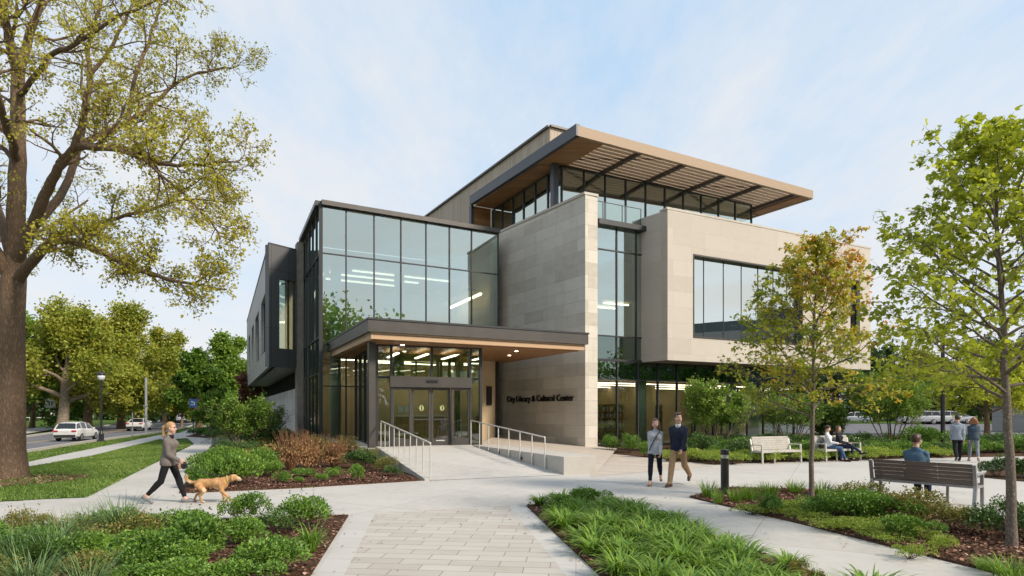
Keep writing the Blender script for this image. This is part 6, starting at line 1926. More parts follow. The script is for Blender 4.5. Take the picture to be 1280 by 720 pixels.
# --- mulch chips
def chips(name, poly, n, seed, ss=.03):
    rng = RS(seed); P = np.array(poly); lo, hi = P.min(0), P.max(0)
    pts = lo + rng.rand(n * 3, 2) * (hi - lo); x, y = pts[:, 0], pts[:, 1]; c = np.zeros(len(pts), bool)
    for i in range(len(P)):
        a, b_ = P[i], P[i - 1]
        c ^= ((a[1] > y) != (b_[1] > y)) & (x < (b_[0] - a[0]) * (y - a[1]) / (b_[1] - a[1] + 1e-12) + a[0])
    pts = pts[c][:n]; k = len(pts)
    p3 = np.concatenate([pts, np.array([gz(a, b_) for a, b_ in pts])[:, None] + .035 + rng.rand(k, 1) * .012], 1)
    d = rng.normal(size=(k, 3)); d[:, 2] *= .25
    V, Fc = leaves(p3, d, rng.uniform(.6, 1.8, k) * ss, 'kite', rng, 1.5, .4)
    return tag(np_mesh(name, V, Fc, MT['chip'], tint=np.clip(rng.beta(1.3, 2.2, k), 0, 1)), kind='stuff')
for i, (b_, n_) in enumerate(((BED_A, 9000), (BED_B, 6000), (BED_C, 16000), (BED_D[:3] + [(-4.7, 19.0), (-7.4, 19)], 7000), (tr, 3000))): chips('mulch_chips', b_, n_, 50 + i, .045)
# ================================================================== people and the dog (implicit surfaces -> one mesh each)
def surf(prims, h, pad=.04):
    """prims: ('c', a, b, ra, rb, k) tapered capsules or ('e', c, radii, R, k) ellipsoids; returns V, quads"""
    los, his = [], []
    for p in prims:
        if p[0] == 'c':
            a, b_ = np.array(p[1], float), np.array(p[2], float); r_ = max(p[3], p[4])
            los.append(np.minimum(a, b_) - r_); his.append(np.maximum(a, b_) + r_)
        else:
            c = np.array(p[1], float); r_ = max(p[2]); los.append(c - r_); his.append(c + r_)
    lo = np.min(los, 0) - pad; hi = np.max(his, 0) + pad
    n = np.ceil((hi - lo) / h).astype(int) + 1
    f = np.full(n, .2, dtype=np.float32)
    for p, l, u in zip(prims, los, his):
        k = p[-1]; m_ = k + 3 * h
        i0 = np.maximum(((l - m_ - lo) / h).astype(int), 0); i1 = np.minimum(((u + m_ - lo) / h).astype(int) + 2, n)
        g = np.stack(np.meshgrid(*[lo[a] + h * np.arange(i0[a], i1[a]) for a in range(3)], indexing='ij'), -1)
        if p[0] == 'c':
            a, b_ = np.array(p[1], float), np.array(p[2], float); ab = b_ - a; L2 = max(ab @ ab, 1e-12)
            t = np.clip(((g - a) @ ab) / L2, 0, 1)
            d = np.linalg.norm(g - a - t[..., None] * ab, axis=-1) - (p[3] + (p[4] - p[3]) * t)
        else:
            q = (g - np.array(p[1], float))
            if p[3] is not None: q = q @ np.array(p[3])
            rr = np.array(p[2], float); k0 = np.linalg.norm(q / rr, axis=-1); k1 = np.linalg.norm(q / rr ** 2, axis=-1)
            d = k0 * (k0 - 1) / np.maximum(k1, 1e-6)
        s = f[i0[0]:i1[0], i0[1]:i1[1], i0[2]:i1[2]]
        if k > 0:
            hh = np.maximum(k - np.abs(s - d), 0) / k
            s[...] = np.minimum(s, d) - hh * hh * k * .25
        else: s[...] = np.minimum(s, d)
    return nets(f, lo, h)

def nets(f, lo, h):
    s = f < 0
    cs = [(i, j, k) for i in (0, 1) for j in (0, 1) for k in (0, 1)]
    nx, ny, nz = f.shape
    cnt = sum(s[i:nx - 1 + i, j:ny - 1 + j, k:nz - 1 + k].astype(np.int8) for i, j, k in cs)
    act = np.argwhere((cnt > 0) & (cnt < 8))
    vals = np.stack([f[act[:, 0] + i, act[:, 1] + j, act[:, 2] + k] for i, j, k in cs], 1)
    acc = np.zeros((len(act), 3)); num = np.zeros(len(act))
    for a in range(8):
        for b_ in range(a + 1, 8):
            if sum(abs(cs[a][q] - cs[b_][q]) for q in range(3)) != 1: continue
            m_ = (vals[:, a] < 0) != (vals[:, b_] < 0)
            t = vals[m_, a] / (vals[m_, a] - vals[m_, b_])
            acc[m_] += np.array(cs[a]) + t[:, None] * (np.array(cs[b_]) - np.array(cs[a])); num[m_] += 1
    V = lo + h * (act + acc / num[:, None])
    idx = np.full(f.shape, -1, int); idx[tuple(act.T)] = np.arange(len(act))
    Q = []
    for ax in range(3):
        o1, o2 = [(1, 2), (2, 0), (0, 1)][ax]
        sl0 = [slice(None)] * 3; sl1 = [slice(None)] * 3; sl0[ax] = slice(0, -1); sl1[ax] = slice(1, None)
        a_, b_ = s[tuple(sl0)], s[tuple(sl1)]
        e = np.argwhere(a_ != b_); e = e[(e[:, o1] > 0) & (e[:, o2] > 0)]
        fl = a_[tuple(e.T)]
        d1 = np.zeros(3, int); d1[o1] = 1; d2 = np.zeros(3, int); d2[o2] = 1
        q = np.stack([idx[tuple((e - d1 - d2).T)], idx[tuple((e - d2).T)], idx[tuple(e.T)], idx[tuple((e - d1).T)]], 1)
        q[~fl] = q[~fl][:, ::-1]
        Q.append(q)
    Q = np.concatenate(Q); return V, Q[(Q >= 0).all(1)]

def mesh_of(name, prims, h, mats, parent=None, zones=None, clip=None):
    V, Q = surf(prims, h)
    if clip is not None:
        c = V[Q].mean(1); Q = Q[clip(c)]
    for _ in range(2):                    # light smoothing
        acc = np.zeros_like(V); num = np.zeros(len(V))
        for k in range(4):
            np.add.at(acc, Q[:, k], V[Q[:, (k + 1) % 4]] + V[Q[:, k - 1]]); np.add.at(num, Q[:, k], 2)
        m_ = num > 0; V[m_] = V[m_] * .6 + .4 * acc[m_] / num[m_, None]
    o = np_mesh(name, V, Q, mats, parent, smooth=True)
    if zones is not None:
        me = o.data
        c = np.zeros(len(me.polygons) * 3); me.polygons.foreach_get('center', c); c = c.reshape(-1, 3)
        me.polygons.foreach_set('material_index', zones(c).astype(np.int32))
    return o

def cloth(name, col, var=.12, scale=9):
    m, nt, out = newmat(name)
    vec = coords(nt)
    f = noise(nt, vec, scale, 5, .6); w_ = noise(nt, mapping(nt, vec, (1, 1, .45)), 13, 3, .6)
    c = ramp(nt, f, [(.3, [x * (1 - var) for x in col]), (.7, [min(1, x * (1 + var)) for x in col])])
    principled(nt, out, c, .85, 0, bump(nt, w_, .55, .03), .2)
    return m
SKIN = simple('skin', (.52, .32, .24), .5, 0, .06, 8); LIP = simple('lips', (.36, .13, .11), .5); EYE = simple('eye', (.03, .022, .02), .3)
HAIRS = {'blond': simple('blond_hair', (.36, .22, .10), .55, 0, .35, 30), 'brown': simple('brown_hair', (.055, .028, .016), .5, 0, .3, 30), 'dark': simple('dark_hair', (.022, .013, .010), .5, 0, .3, 30), 'auburn': simple('auburn_hair', (.22, .085, .035), .55, 0, .3, 30), 'red': simple('red_brown_hair', (.10, .042, .025), .55, 0, .3, 30)}

def rotx(a): c, s = math.cos(a), math.sin(a); return np.array([[1, 0, 0], [0, c, -s], [0, s, c]])
def rotz(a): c, s = math.cos(a), math.sin(a); return np.array([[c, -s, 0], [s, c, 0], [0, 0, 1]])

def person(label, loc, rz, H, legs, arms, lean=0.0, head_yaw=0.0, head_pitch=0.0, hair='brown', hairstyle='short', shirt=None, pants=None, shoes=None,
           bare_ankle=False, female=True, h=.0095, sleeve=1.0, z0=None, shirt_name='sweater', pants_name='trousers', girth=1.0, hem=-.10, group=None, extra=None, shoe_h=.5, collar=None, arm_rest=None):
    """local +y is forwards. legs/arms: (left, right) with (swing, bend, ...) in degrees"""
    S = H / 1.70; g = girth
    hipz = .90 * S
    tl = R(lean)
    up = np.array((0, math.sin(tl), math.cos(tl))); fw = np.array((0, math.cos(tl), -math.sin(tl)))
    pel = np.array((0, 0, hipz)); 
    def tor(x, y, z): return pel + np.array((x * S, 0, 0)) + fw * (y * S) + up * (z * S)
    sw = .142 if female else .168; hw = .088 if female else .085
    nb = tor(0, -.01, .53); hc0 = tor(0, .02, .655)
    J = {}
    for side, (sx_, L_) in enumerate(((-1, legs[0]), (1, legs[1]))):
        a, kn = R(L_[0]), R(L_[1]); ab = R(L_[3]) if len(L_) > 3 else 0.03
        hp_ = pel + np.array((sx_ * hw * S, 0, -.02 * S))
        kd = np.array((sx_ * math.sin(ab), math.sin(a) * math.cos(ab), -math.cos(a) * math.cos(ab)))
        k = hp_ + kd * .425 * S
        b_ = a - kn
        an = k + np.array((0, math.sin(b_), -math.cos(b_))) * .405 * S
        fp = R(L_[2]) if len(L_) > 2 else 0.0
        fd = np.array((sx_ * .12, math.cos(fp), math.sin(fp))); fd /= np.linalg.norm(fd)
        dn = np.array((0, math.sin(fp), -math.cos(fp)))
        heel = an + dn * .05 * S - fd * .045 * S; toe = an + dn * .055 * S + fd * .165 * S
        J[side] = (hp_, k, an, heel, toe)
    zmin = min(min(J[s][3][2], J[s][4][2]) for s in (0, 1)) - .032 * S
    dz = (-zmin if z0 is None else z0 - hipz)
    off = np.array((0, 0, dz))
    for s in J: J[s] = tuple(p + off for p in J[s])
    pel = pel + off; nb = nb + off; hc0 = hc0 + off
    A = {}
    for side, (sx_, L_) in enumerate(((-1, arms[0]), (1, arms[1]))):
        sh = tor(sx_ * sw * .97, -.005, .405)
        a, eb = R(L_[0]), R(L_[1]); ab = R(L_[2]) if len(L_) > 2 else .12; inn = R(L_[3]) if len(L_) > 3 else 0
        ud = np.array((sx_ * math.sin(ab), math.sin(a) * math.cos(ab), -math.cos(a) * math.cos(ab)))
        el = sh + ud * .285 * S
        b_ = a + eb
        fd = np.array((sx_ * math.sin(ab) * .4 - sx_ * math.sin(inn), math.sin(b_) * math.cos(inn), -math.cos(b_) * math.cos(inn))); fd /= np.linalg.norm(fd)
        wr = el + fd * .245 * S
        A[side] = (sh, el, wr, fd, sx_)
    # head frame
    Hm = rotz(R(head_yaw)) @ rotx(R(head_pitch))
    def hd(x, y, z): return hc0 + Hm @ (np.array((x, y, z)) * S)
    c = 'c'
    body = []
    # torso
    body += [(c, tor(-.07, 0, .02), tor(.07, 0, .02), .085 * S * g, .085 * S * g, .02), (c, tor(0, 0, .02), tor(0, .005, .25), .095 * S * g, .092 * S * g, .02),
             (c, tor(-.055, .01, .33), tor(.055, .01, .33), .095 * S * g, .095 * S * g, .04), (c, tor(-.10, 0, .37), tor(.10, 0, .37), .052 * S, .052 * S, .04), (c, tor(0, -.012, .485), tor(-sw * .8, -.008, .41), .036 * S, .036 * S, .02), (c, tor(0, -.012, .485), tor(sw * .8, -.008, .41), .036 * S, .036 * S, .02)]
    body += [(c, nb - up * .03 * S, hc0 + Hm @ np.array((0, -.015, -.06)) * S, .055 * S, .052 * S, .03)]
    # head
    body += [('e', hd(0, -.012, .025), (.074 * S, .093 * S, .098 * S), Hm, .01), (c, hd(0, .035, -.055), hd(0, .045, -.085), .046 * S, .030 * S, .04),
             (c, hd(-.03, .03, -.03), hd(.03, .03, -.03), .045 * S, .045 * S, .03), (c, hd(0, .078, .012), hd(0, .098, -.022), .010 * S, .014 * S, .012),
             (c, hd(-.074, -.005, .015), hd(-.076, -.005, -.02), .012 * S, .010 * S, .008), (c, hd(.074, -.005, .015), hd(.076, -.005, -.02), .012 * S, .010 * S, .008),
             (c, hd(-.018, .078, -.052), hd(.018, .078, -.052), .008 * S, .008 * S, .008)]
    for s in (0, 1):
        hp_, k, an, heel, toe = J[s]
        body += [(c, hp_, k, .070 * S * g, .050 * S, .02), (c, k, an, .052 * S, .033 * S, .02), (c, k + (an - k) * .18 + np.array((0, -.012, 0)) * S, k + (an - k) * .5, .044 * S, .036 * S, .03),
                 (c, an, heel, .034 * S, .030 * S, .02), (c, heel, toe, .032 * S, .026 * S, .02), (c, an, toe, .034 * S, .022 * S, .03)]
        sh, el, wr, fd, sx_ = A[s]
        body += [(c, sh, el, .050 * S, .039 * S, .03), (c, el, wr, .040 * S, .026 * S, .02)]
        # hand: palm, four bent fingers, thumb
        lat = np.array((0, 1.0, 0)); lat = lat - fd * (lat @ fd)
        if np.linalg.norm(lat) < .35: lat = np.array((-sx_, 0, 0.)) ; lat = lat - fd * (lat @ fd)
        lat /= np.linalg.norm(lat); pn = np.cross(fd, lat) * (1 if np.cross(fd, lat)[0] * -sx_ > 0 else -1)
        pm = wr + fd * .085 * S
        for w_ in (-.028, -.009, .009, .028): body.append((c, wr + fd * .015 * S + lat * w_ * .6 * S, pm + lat * w_ * S, .013 * S, .0125 * S, .012))
        for i, w_ in enumerate((.030, .010, -.010, -.029)):
            ln = (.066, .074, .069, .054)[i] * S
            p0 = pm + lat * w_ * S; d1 = fd * .86 + pn * .5; d1 /= np.linalg.norm(d1); p1 = p0 + d1 * ln * .52
            d2 = fd * .45 + pn * .9; d2 /= np.linalg.norm(d2); p2 = p1 + d2 * ln * .5
            body += [(c, p0, p1, .0098 * S, .0088 * S, .004), (c, p1, p2, .0088 * S, .0072 * S, .004)]
        t0 = wr + fd * .03 * S + lat * .026 * S; t1 = t0 + (lat * .7 + fd * .6 + pn * .25) * .042 * S; t2 = t1 + (fd * .85 + pn * .45) * .032 * S
        body += [(c, t0, t1, .0125 * S, .0105 * S, .008), (c, t1, t2, .0105 * S, .0085 * S, .004)]
    eyes = [hd(-.031, .078, .018), hd(.031, .078, .018)]; mouth = hd(0, .083, -.052)
    eyes = [np.array(e) for e in eyes]
    bl_, br_ = hd(-.031, .083, .038), hd(.031, .083, .038)
    def zones(cn):
        z = np.zeros(len(cn), int)
        for e in eyes: z[np.linalg.norm(cn - e, axis=1) < .013 * S] = 2
        q = (cn - mouth) @ Hm; z[(np.abs(q[:, 0]) < .024 * S) & (np.abs(q[:, 2]) < .007 * S) & (np.abs(q[:, 1]) < .03)] = 1
        return z
    root = mesh_of('person', body, h, [SKIN, LIP, EYE], None, zones)
    root.location = loc; root.rotation_euler = (0, 0, rz)
    tag(root, label, 'person', group)
    # ---- clothes
    e_ = .013 * S
    sp = []
    sp += [(c, tor(-.06, -.012, hem + .05), tor(.06, -.012, hem + .05), .126 * S * g, .126 * S * g, .03), (c, tor(-.025, -.006, .02), tor(-.02, .005, .25), .128 * S * g, .112 * S * g, .04), (c, tor(.025, -.006, .02), tor(.02, .005, .25), .128 * S * g, .112 * S * g, .04),
           (c, tor(-.055, .01, .32), tor(.055, .01, .32), .116 * S * g, .116 * S * g, .05), (c, tor(-.09, -.005, .365), tor(.09, -.005, .365), .060 * S + e_, .060 * S + e_, .05), (c, tor(-.02, -.012, .488), tor(-sw * .82, -.008, .412), .048 * S, .046 * S, .03), (c, tor(.02, -.012, .488), tor(sw * .82, -.008, .412), .048 * S, .046 * S, .03),
           (c, tor(0, -.012, .46), tor(0, -.012, .54), .068 * S, .064 * S, .02)]
    if female: sp += [('e', tor(-.065, .085, .33), (.062 * S,) * 3, None, .05), ('e', tor(.065, .085, .33), (.062 * S,) * 3, None, .05)]
    for s in (0, 1):
        sh, el, wr, fd, sx_ = A[s]
        sp += [(c, sh, el, .050 * S + e_ * .8, .044 * S + e_ * .6, .018), (c, el, el + (wr - el) * .97 * sleeve, .045 * S + e_ * .7, .033 * S + e_ * .6, .02)]
        sp += [(c, el + (wr - el) * .25, el + (wr - el) * .4, .043 * S + e_ * .7, .039 * S + e_ * .7, .01)]
    zcut = (tor(0, 0, hem))
    nbz = nb + up * .02 * S
    mesh_of(shirt_name, sp, h * 1.1, [shirt], root, clip=lambda cn: ((cn - zcut) @ up > 0) & (((cn - nb) @ up < -.004) | (np.abs(cn[:, 0]) > .085 * S)))
    if collar is not None:
        mesh_of('collar', [(c, nb - up * .045 * S + fw * .008, nb + up * .0 * S, .076 * S, .064 * S, .01)], h, [collar], root, clip=lambda cn: (cn - nb) @ up < -.002)
    pp = [(c, tor(-.07, -.01, .0), tor(.07, -.01, .0), .106 * S * g, .106 * S * g, .03), (c, tor(0, 0, .0), tor(0, 0, .06), .108 * S * g, .100 * S * g, .03)]
    for s in (0, 1):
        hp_, k, an, heel, toe = J[s]
        end = k + (an - k) * (.86 if bare_ankle else 1.0)
        w0, w1 = (.008, .008) if female else (.014, .022)
        pp += [(c, hp_, k, .084 * S * g, .054 * S + w0, .03), (c, k, end, .054 * S + w0, .036 * S + w1, .02), (c, k + (an - k) * .18 + np.array((0, -.014, 0)) * S, k + (an - k) * .5, .046 * S + w0, .038 * S + w0, .03)]
    mesh_of(pants_name, pp, h * 1.1, [pants], root, clip=(lambda cn: (cn - zcut) @ up < .03 * S) if z0 is None else None)
    for s in (0, 1):
        hp_, k, an, heel, toe = J[s]
        dn = np.array((0, 0, -1.0))
        q = [(c, heel, toe, .040 * S, .034 * S, .02), (c, an + (heel - an) * .55, toe + (an - toe) * .35, .042 * S, .034 * S, .03)]
        sole = [(c, heel + (heel - an) * .18, toe + (heel - an) * .16, .036 * S, .032 * S, .01)]
        if shoe_h < .4: q = q[:1]
        mesh_of('shoe', q, h, [shoes], root)
        mesh_of('sole', sole, h, [SOLE], root)
    # ---- hair
    hq = [('e', hd(0, -.022, .042), (.085 * S, .100 * S, .098 * S), Hm, .01)]
    if hairstyle == 'short':
        hq += [(c, hd(0, -.07, .0), hd(0, -.075, -.03), .055 * S, .045 * S, .03), (c, hd(-.03, .05, .105), hd(.035, .055, .10), .026 * S, .028 * S, .02)]
        low = -.035
    elif hairstyle == 'long':
        for x in (-.072, -.03, .03, .072): hq.append((c, hd(x, -.04, .03), hd(x * 1.15, -.045, -.17), .038 * S, .034 * S, .03))
        for x in (-.078, .078): hq.append((c, hd(x, .012, .02), hd(x * 1.12, .01, -.15), .022 * S, .022 * S, .02))
        low = -.30
    elif hairstyle == 'bob':
        for x in (-.078, -.03, .03, .078): hq.append((c, hd(x, -.035, .02), hd(x * 1.25, -.05, -.10), .048 * S, .052 * S, .03))
        low = -.30
    else:                      # ponytail
        hq += [(c, hd(0, -.11, .045), hd(0, -.155, .02), .030 * S, .036 * S, .02), (c, hd(0, -.155, .02), hd(0, -.165, -.14), .038 * S, .030 * S, .02), (c, hd(0, -.165, -.14), hd(0, -.15, -.22), .030 * S, .008, .02)]
        low = -.30
    def hclip(cn):
        q = (cn - hc0) @ Hm / S
        face = (q[:, 1] > .028) & (q[:, 2] < .072 - .25 * np.maximum(0, np.abs(q[:, 0]) - .045)) & (np.abs(q[:, 0]) < .069)
        return ~face & ((q[:, 2] > low) if low > -.2 else True) & ~((q[:, 1] > .0) & (q[:, 2] < -.03) & (np.abs(q[:, 0]) < .1) & (hairstyle in ('short', 'tail')))
    mesh_of('hair', hq, h, [HAIRS[hair]], root, clip=hclip)
    return root, J, A, tor, hd
SOLE = simple('shoe_sole', (.30, .29, .28), .8, 0, .1, 9)

def wpt(root, p):
    v = Vector(tuple(p)); v.rotate(root.rotation_euler); return v + Vector(root.location)

black_l = cloth('black_leggings', (.012, .012, .014), .1); grey_j = cloth('taupe_jacket', (.15, .132, .122), .14)
heather = cloth('heather_grey_knit', (.36, .38, .42), .14, 22); navy = cloth('navy_pullover', (.017, .022, .042), .15); khaki = cloth('khaki_chino', (.36, .235, .135), .08)
navy_l = cloth('navy_leggings', (.012, .014, .024), .1); white_s = cloth('white_blouse', (.66, .66, .70), .04); jeans = cloth('blue_jeans', (.055, .105, .20), .2); djeans = cloth('dark_jeans', (.022, .032, .065), .2)
denim = cloth('denim_shirt', (.085, .15, .235), .15); greyshirt = cloth('grey_blue_shirt', (.25, .29, .35), .1); teal = cloth('slate_jumper', (.05, .078, .105), .12); greyp = cloth('grey_trousers', (.19, .21, .25), .1)
blackp = cloth('black_trousers', (.012, .013, .017), .1); charcoal = cloth('charcoal_cardigan', (.022, .022, .032), .15)
sh_grey = cloth('grey_trainer', (.22, .22, .23), .25, 20); sh_tan = cloth('tan_flat', (.30, .17, .10), .1); sh_brown = cloth('brown_shoe', (.09, .055, .038), .15); sh_black = cloth('black_shoe', (.018, .018, .02), .1); sh_beige = cloth('beige_shoe', (.48, .36, .27), .1)

# ---- dog walker
wl_ = G(211, 629)
dw_, J, A, tor, hd = person('woman in a taupe jacket and black leggings with a blond ponytail walking a dog', (wl_.x, wl_.y, .0), R(-86), 1.68, ((22, 4, 0, .03), (-16, 28, -28, .03)), ((-6, 38, .14, .05), (8, 52, .12, .1)),
    lean=3, head_yaw=-3, hair='blond', hairstyle='tail', shirt=grey_j, pants=black_l, shoes=sh_grey, bare_ankle=True, shirt_name='jacket', pants_name='leggings', hem=-.11, h=.0085, collar=cloth('black_collar', (.015, .015, .017)))
hand = wpt(dw_, A[1][2] + A[1][3] * .09)
# glasses
b = MB()
for s in (-1, 1):
    ring = [Vector(tuple(hd(s * .033 + .022 * math.cos(t), .093, .018 + .017 * math.sin(t)))) for t in np.arange(0, 6.6, .5)]
    b.tube([tuple(p) for p in ring], .0028, 5)
    b.tube([tuple(hd(s * .055, .09, .02)), tuple(hd(s * .078, -.005, .022))], .0025, 5)
b.tube([tuple(hd(-.012, .095, .02)), tuple(hd(.012, .095, .02))], .0025, 5)
g_ = b.build('glasses', MT['black'], dw_, world=False)

# ---- the dog
FUR, NOSE, FURL = cloth('golden_fur', (.45, .255, .115), .3, 14), simple('dog_nose', (.02, .015, .012), .35), cloth('pale_fur', (.60, .44, .28), .2, 18)
def dog():
    c = 'c'; P = []
    P += [(c, (0, -.24, .415), (0, .10, .415), .090, .100, .05), (c, (0, .10, .41), (0, .22, .41), .112, .108, .05), (c, (0, .14, .36), (0, .20, .36), .09, .085, .05), (c, (0, -.26, .40), (0, -.31, .39), .088, .078, .05),
          (c, (0, .24, .46), (0, .40, .515), .080, .066, .05)]
    P += [('e', (0, .445, .535), (.066, .078, .066), None, .03), (c, (0, .49, .52), (0, .585, .495), .043, .031, .02), (c, (0, .50, .49), (0, .57, .472), .028, .02, .015), (c, (0, .592, .507), (0, .602, .503), .016, .014, .006)]
    for s in (-1, 1): P += [(c, (s * .055, .43, .575), (s * .078, .425, .51), .020, .026, .012), (c, (s * .078, .425, .51), (s * .078, .44, .475), .024, .012, .01)]
    # tail, raised and curled
    for a, b_, r0, r1 in (((0, -.36, .43), (0, -.47, .435), .034, .030), ((0, -.47, .435), (0, -.54, .475), .032, .032), ((0, -.54, .475), (0, -.56, .54), .032, .026), ((0, -.56, .54), (0, -.53, .58), .026, .014)): P.append((c, a, b_, r0, r1, .03))
    # front legs: shoulder, elbow, wrist, paw
    for s, (sh, el, wr, pw, tp) in ((-1, ((-.075, .19, .37), (-.08, .16, .245), (-.075, .20, .11), (-.075, .20, .035), (-.075, .245, .022))), (1, ((.075, .20, .37), (.08, .22, .25), (.075, .345, .14), (.075, .41, .06), (.075, .45, .045)))):
        P += [(c, sh, el, .062, .040, .03), (c, el, wr, .038, .026, .02), (c, wr, pw, .026, .024, .012), (c, pw, tp, .026, .022, .012)]
        P += [(c, tp, (tp[0] + q, tp[1] + .022, tp[2] - .005), .012, .010, .006) for q in (-.016, 0, .016)]
    # hind legs: hip, knee (forward), hock (back), paw
    for s, (hp_, kn, hk, pw, tp) in ((-1, ((-.07, -.27, .37), (-.085, -.21, .25), (-.08, -.375, .155), (-.08, -.43, .04), (-.08, -.385, .024))), (1, ((.07, -.27, .37), (.085, -.15, .26), (.08, -.235, .15), (.08, -.20, .04), (.08, -.155, .024)))):
        P += [(c, hp_, kn, .078, .048, .04), (c, kn, hk, .044, .025, .02), (c, hk, pw, .024, .021, .012), (c, pw, tp, .025, .022, .012)]
        P += [(c, tp, (tp[0] + q, tp[1] + .022, tp[2] - .005), .012, .010, .006) for q in (-.016, 0, .016)]
    def zones(cn):
        z = np.zeros(len(cn), int)
        z[(cn[:, 1] > .592) & (cn[:, 2] > .492)] = 1
        for s in (-1, 1): z[np.linalg.norm(cn - np.array((s * .045, .503, .553)), axis=1) < .014] = 1
        z[(cn[:, 2] < .325) & (np.abs(cn[:, 1]) < .16)] = 2
        z[(cn[:, 1] < -.45) & (cn[:, 2] < .47) & (cn[:, 2] > .36)] = 2
        z[(cn[:, 1] > .53) & (z == 0)] = 2
        return z
    o = mesh_of('dog', P, .0085, [FUR, NOSE, FURL], None, zones)
    return tag(o, 'golden retriever like dog with a raised tail trotting on a leash', 'dog')
dg = dog(); dp = G(266, 628)
dg.location = (dp.x, dp.y, 0); dg.rotation_euler = (0, 0, R(-88)); dg.scale = (.96, .96, .96)
b = MB()
ring = [(.076 * math.cos(t), .315 + .012 * math.cos(t), .485 + .076 * math.sin(t)) for t in np.arange(0, 6.4, .35)]
ring = [(x, y + (z - .485) * -.3, z) for x, y, z in ring]
b.tube(ring, .011, 6)
co_ = b.build('dog_collar', simple('yellow_collar', (.45, .36, .08), .6), None); co_.location = dg.location; co_.rotation_euler = dg.rotation_euler; co_.scale = (.97, .97, .97)
tag(co_, 'yellow collar around the neck of the golden dog', 'collar')
# leash handle and cord
t = thing('leash_reel', 'black leash reel held in the hand of the dog walker', 'leash reel', tuple(hand + Vector((.02, 0, -.02))))
b = MB(); b.tube([(0, -.02, -.05), (0, .02, -.05)], .058, 16); b.build('reel_case', MT['black'], t, world=False)
b = MB(); b.tube([(-.05, 0, -.02), (-.05, 0, .025), (.03, 0, .03), (.055, 0, -.02)], .012, 6); b.build('grip', MT['black'], t, world=False)
e1 = hand + Vector((.075, 0, -.06)); e2 = Vector(dg.location) + Vector((.30, 0, .565))
b = MB(); pts = []
for i in range(11):
    s = i / 10; p = e1.lerp(e2, s); p.z -= math.sin(math.pi * s) * .07; pts.append(tuple(p))
b.tube(pts, .006, 6)
tag(b.build('leash', MT['black']), 'thin black leash running from the reel to the dog', 'leash')

# ---- strolling couple
cw_, cm_ = G(819, 606), G(848, 607.5)
fw_ = Vector((-.42, -.9)).normalized()
RZ = math.atan2(-fw_.x, fw_.y)
w1, J, A, tor, hd = person('smiling woman in a heather grey jumper and dark leggings strolling beside a man', (cw_.x, cw_.y, .004), RZ + .12, 1.70, ((-16, 36, -32), (22, 5, 0)), ((16, 18, .2), (-14, 14, .22)),
    head_yaw=6, hair='red', hairstyle='long', shirt=heather, pants=navy_l, shoes=sh_tan, bare_ankle=True, pants_name='leggings', hem=-.13, girth=1.02, shoe_h=.3, shirt_name='jumper')
b = MB(); pts = [tor(-.135, .06, .49), tor(-.08, .15, .40), tor(.0, .17, .26), tor(.09, .155, .10), tor(.14, .10, -.02)]
pts = [pts[0]] + pts
b.tube([tuple(p) for p in pts[1:]], .013, 6); b.build('bag_strap', MT['black'], w1, world=False)
m1, J, A, tor, hd = person('man in a navy pullover and khaki trousers strolling and looking to his right', (cm_.x, cm_.y, .004), RZ - .16, 1.86, ((-19, 38, -30), (23, 5, 0)), ((20, 22, .18), (-18, 16, .2)),
    head_yaw=52 - 8, hair='brown', hairstyle='short', shirt=navy, pants=khaki, shoes=sh_brown, female=False, hem=-.09, shirt_name='pullover', collar=cloth('pale_collar', (.55, .57, .60)))

# ---- couple walking away
p1, p2 = G(1197, 577), G(1217, 577)
fa = Vector((.42, .9)).normalized(); RZ2 = math.atan2(-fa.x, fa.y)
person('man in a grey blue shirt and black trousers walking away from the camera', (p1.x, p1.y, .004), RZ2, 1.72, ((-14, 34, -28), (20, 3, 0)), ((14, 16, .18), (-14, 14, .2)), hair='dark', hairstyle='short', shirt=greyshirt, pants=blackp, shoes=sh_black, female=False, h=.013, shirt_name='shirt', hem=-.12)
person('woman in a slate jumper with auburn bobbed hair walking away from the camera', (p2.x, p2.y, .004), RZ2 - .1, 1.64, ((20, 3, 0), (-14, 30, -26)), ((-12, 14, .16), (14, 18, .16)), hair='auburn', hairstyle='bob', shirt=teal, pants=greyp, shoes=sh_beige, h=.013, shirt_name='jumper', hem=-.08, girth=1.08, bare_ankle=True)

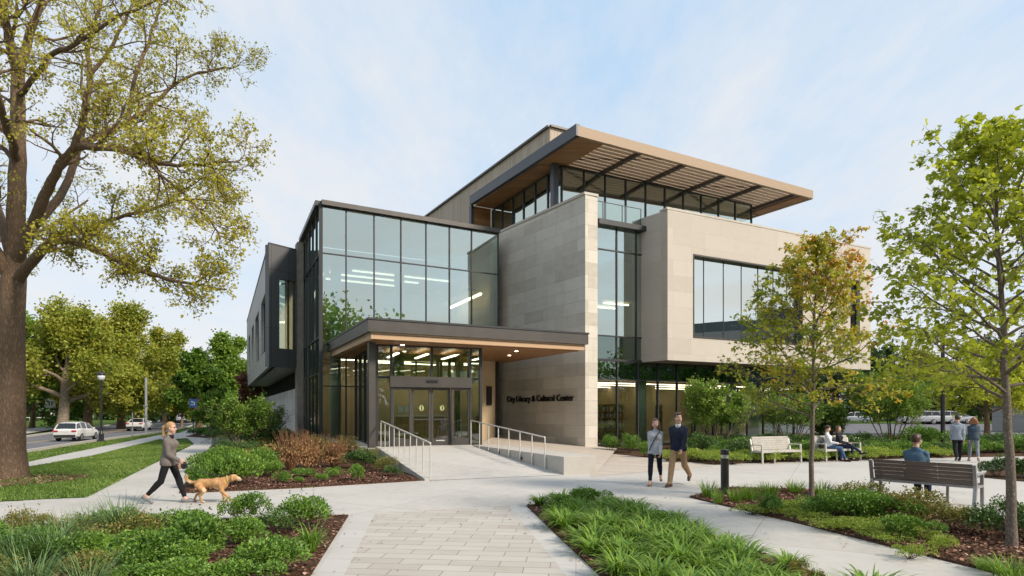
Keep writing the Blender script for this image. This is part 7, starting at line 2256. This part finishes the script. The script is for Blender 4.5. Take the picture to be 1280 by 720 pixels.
# ---- man on the near bench (facing away from the camera, like the bench)
def on_bench(ctr, rz, lx, ly=-.02):
    c_, s_ = math.cos(rz), math.sin(rz); return (ctr[0] + lx * c_ - ly * s_, ctr[1] + lx * s_ + ly * c_)
q = on_bench(NB_C, NB_RZ, .16, -.05)
person('man in a blue denim shirt sitting on the dark slatted bench, back turned', (q[0], q[1], 0), NB_RZ + math.pi, 1.80, ((82, 84, 0, .10), (82, 80, 0, .14)), ((26, 62, .2, .25), (26, 66, .2, .25)), lean=2, head_yaw=-12, hair='brown', hairstyle='short', shirt=denim, pants=djeans, shoes=sh_brown, female=False, z0=.565, h=.011, shirt_name='shirt', hem=-.04, girth=1.14)
# ---- seated couple on the far bench
q = on_bench(FB2[0], FB2[1], -.42, -.0)
person('person in a white blouse and blue jeans sitting at the left of the pale bench', (q[0], q[1], 0), FB2[1] + math.pi + R(38), 1.68, ((84, 82, 0, .08), (82, 60, 0, .05)), ((22, 58, .14, .3), (24, 60, .14, .3)), lean=-3, head_pitch=-14, head_yaw=4, hair='dark', hairstyle='short', shirt=white_s, pants=jeans, shoes=sh_black, z0=.545, h=.012, shirt_name='blouse', hem=-.02)
q = on_bench(FB2[0], FB2[1], .16, -.0)
person('woman in a charcoal cardigan sitting cross-legged on the pale bench', (q[0], q[1], 0), FB2[1] + math.pi + R(30), 1.64, ((82, 78, 0, .02), (96, 42, 8, -.12)), ((20, 62, .12, .35), (22, 64, .12, .35)), lean=-4, head_yaw=-20, hair='red', hairstyle='long', shirt=charcoal, pants=djeans, shoes=sh_black, z0=.545, h=.012, shirt_name='cardigan', hem=-.02)
q = on_bench(FB2[0], FB2[1], -.70, .03)
t = thing('handbag', 'dark soft bag lying on the pale bench left of the person in white', 'bag', (q[0], q[1], .46), FB2[1])
b = MB(); b.ball((0, 0, .13), .15, 12, s=(.8, .8, .9)); b.build('body', MT['black'], t, world=False, smooth=True)
b = MB(); b.tube([(-.07, 0, .22), (-.06, 0, .34), (.06, 0, .34), (.07, 0, .22)], .012, 6); b.build('strap', MT['black'], t, world=False)
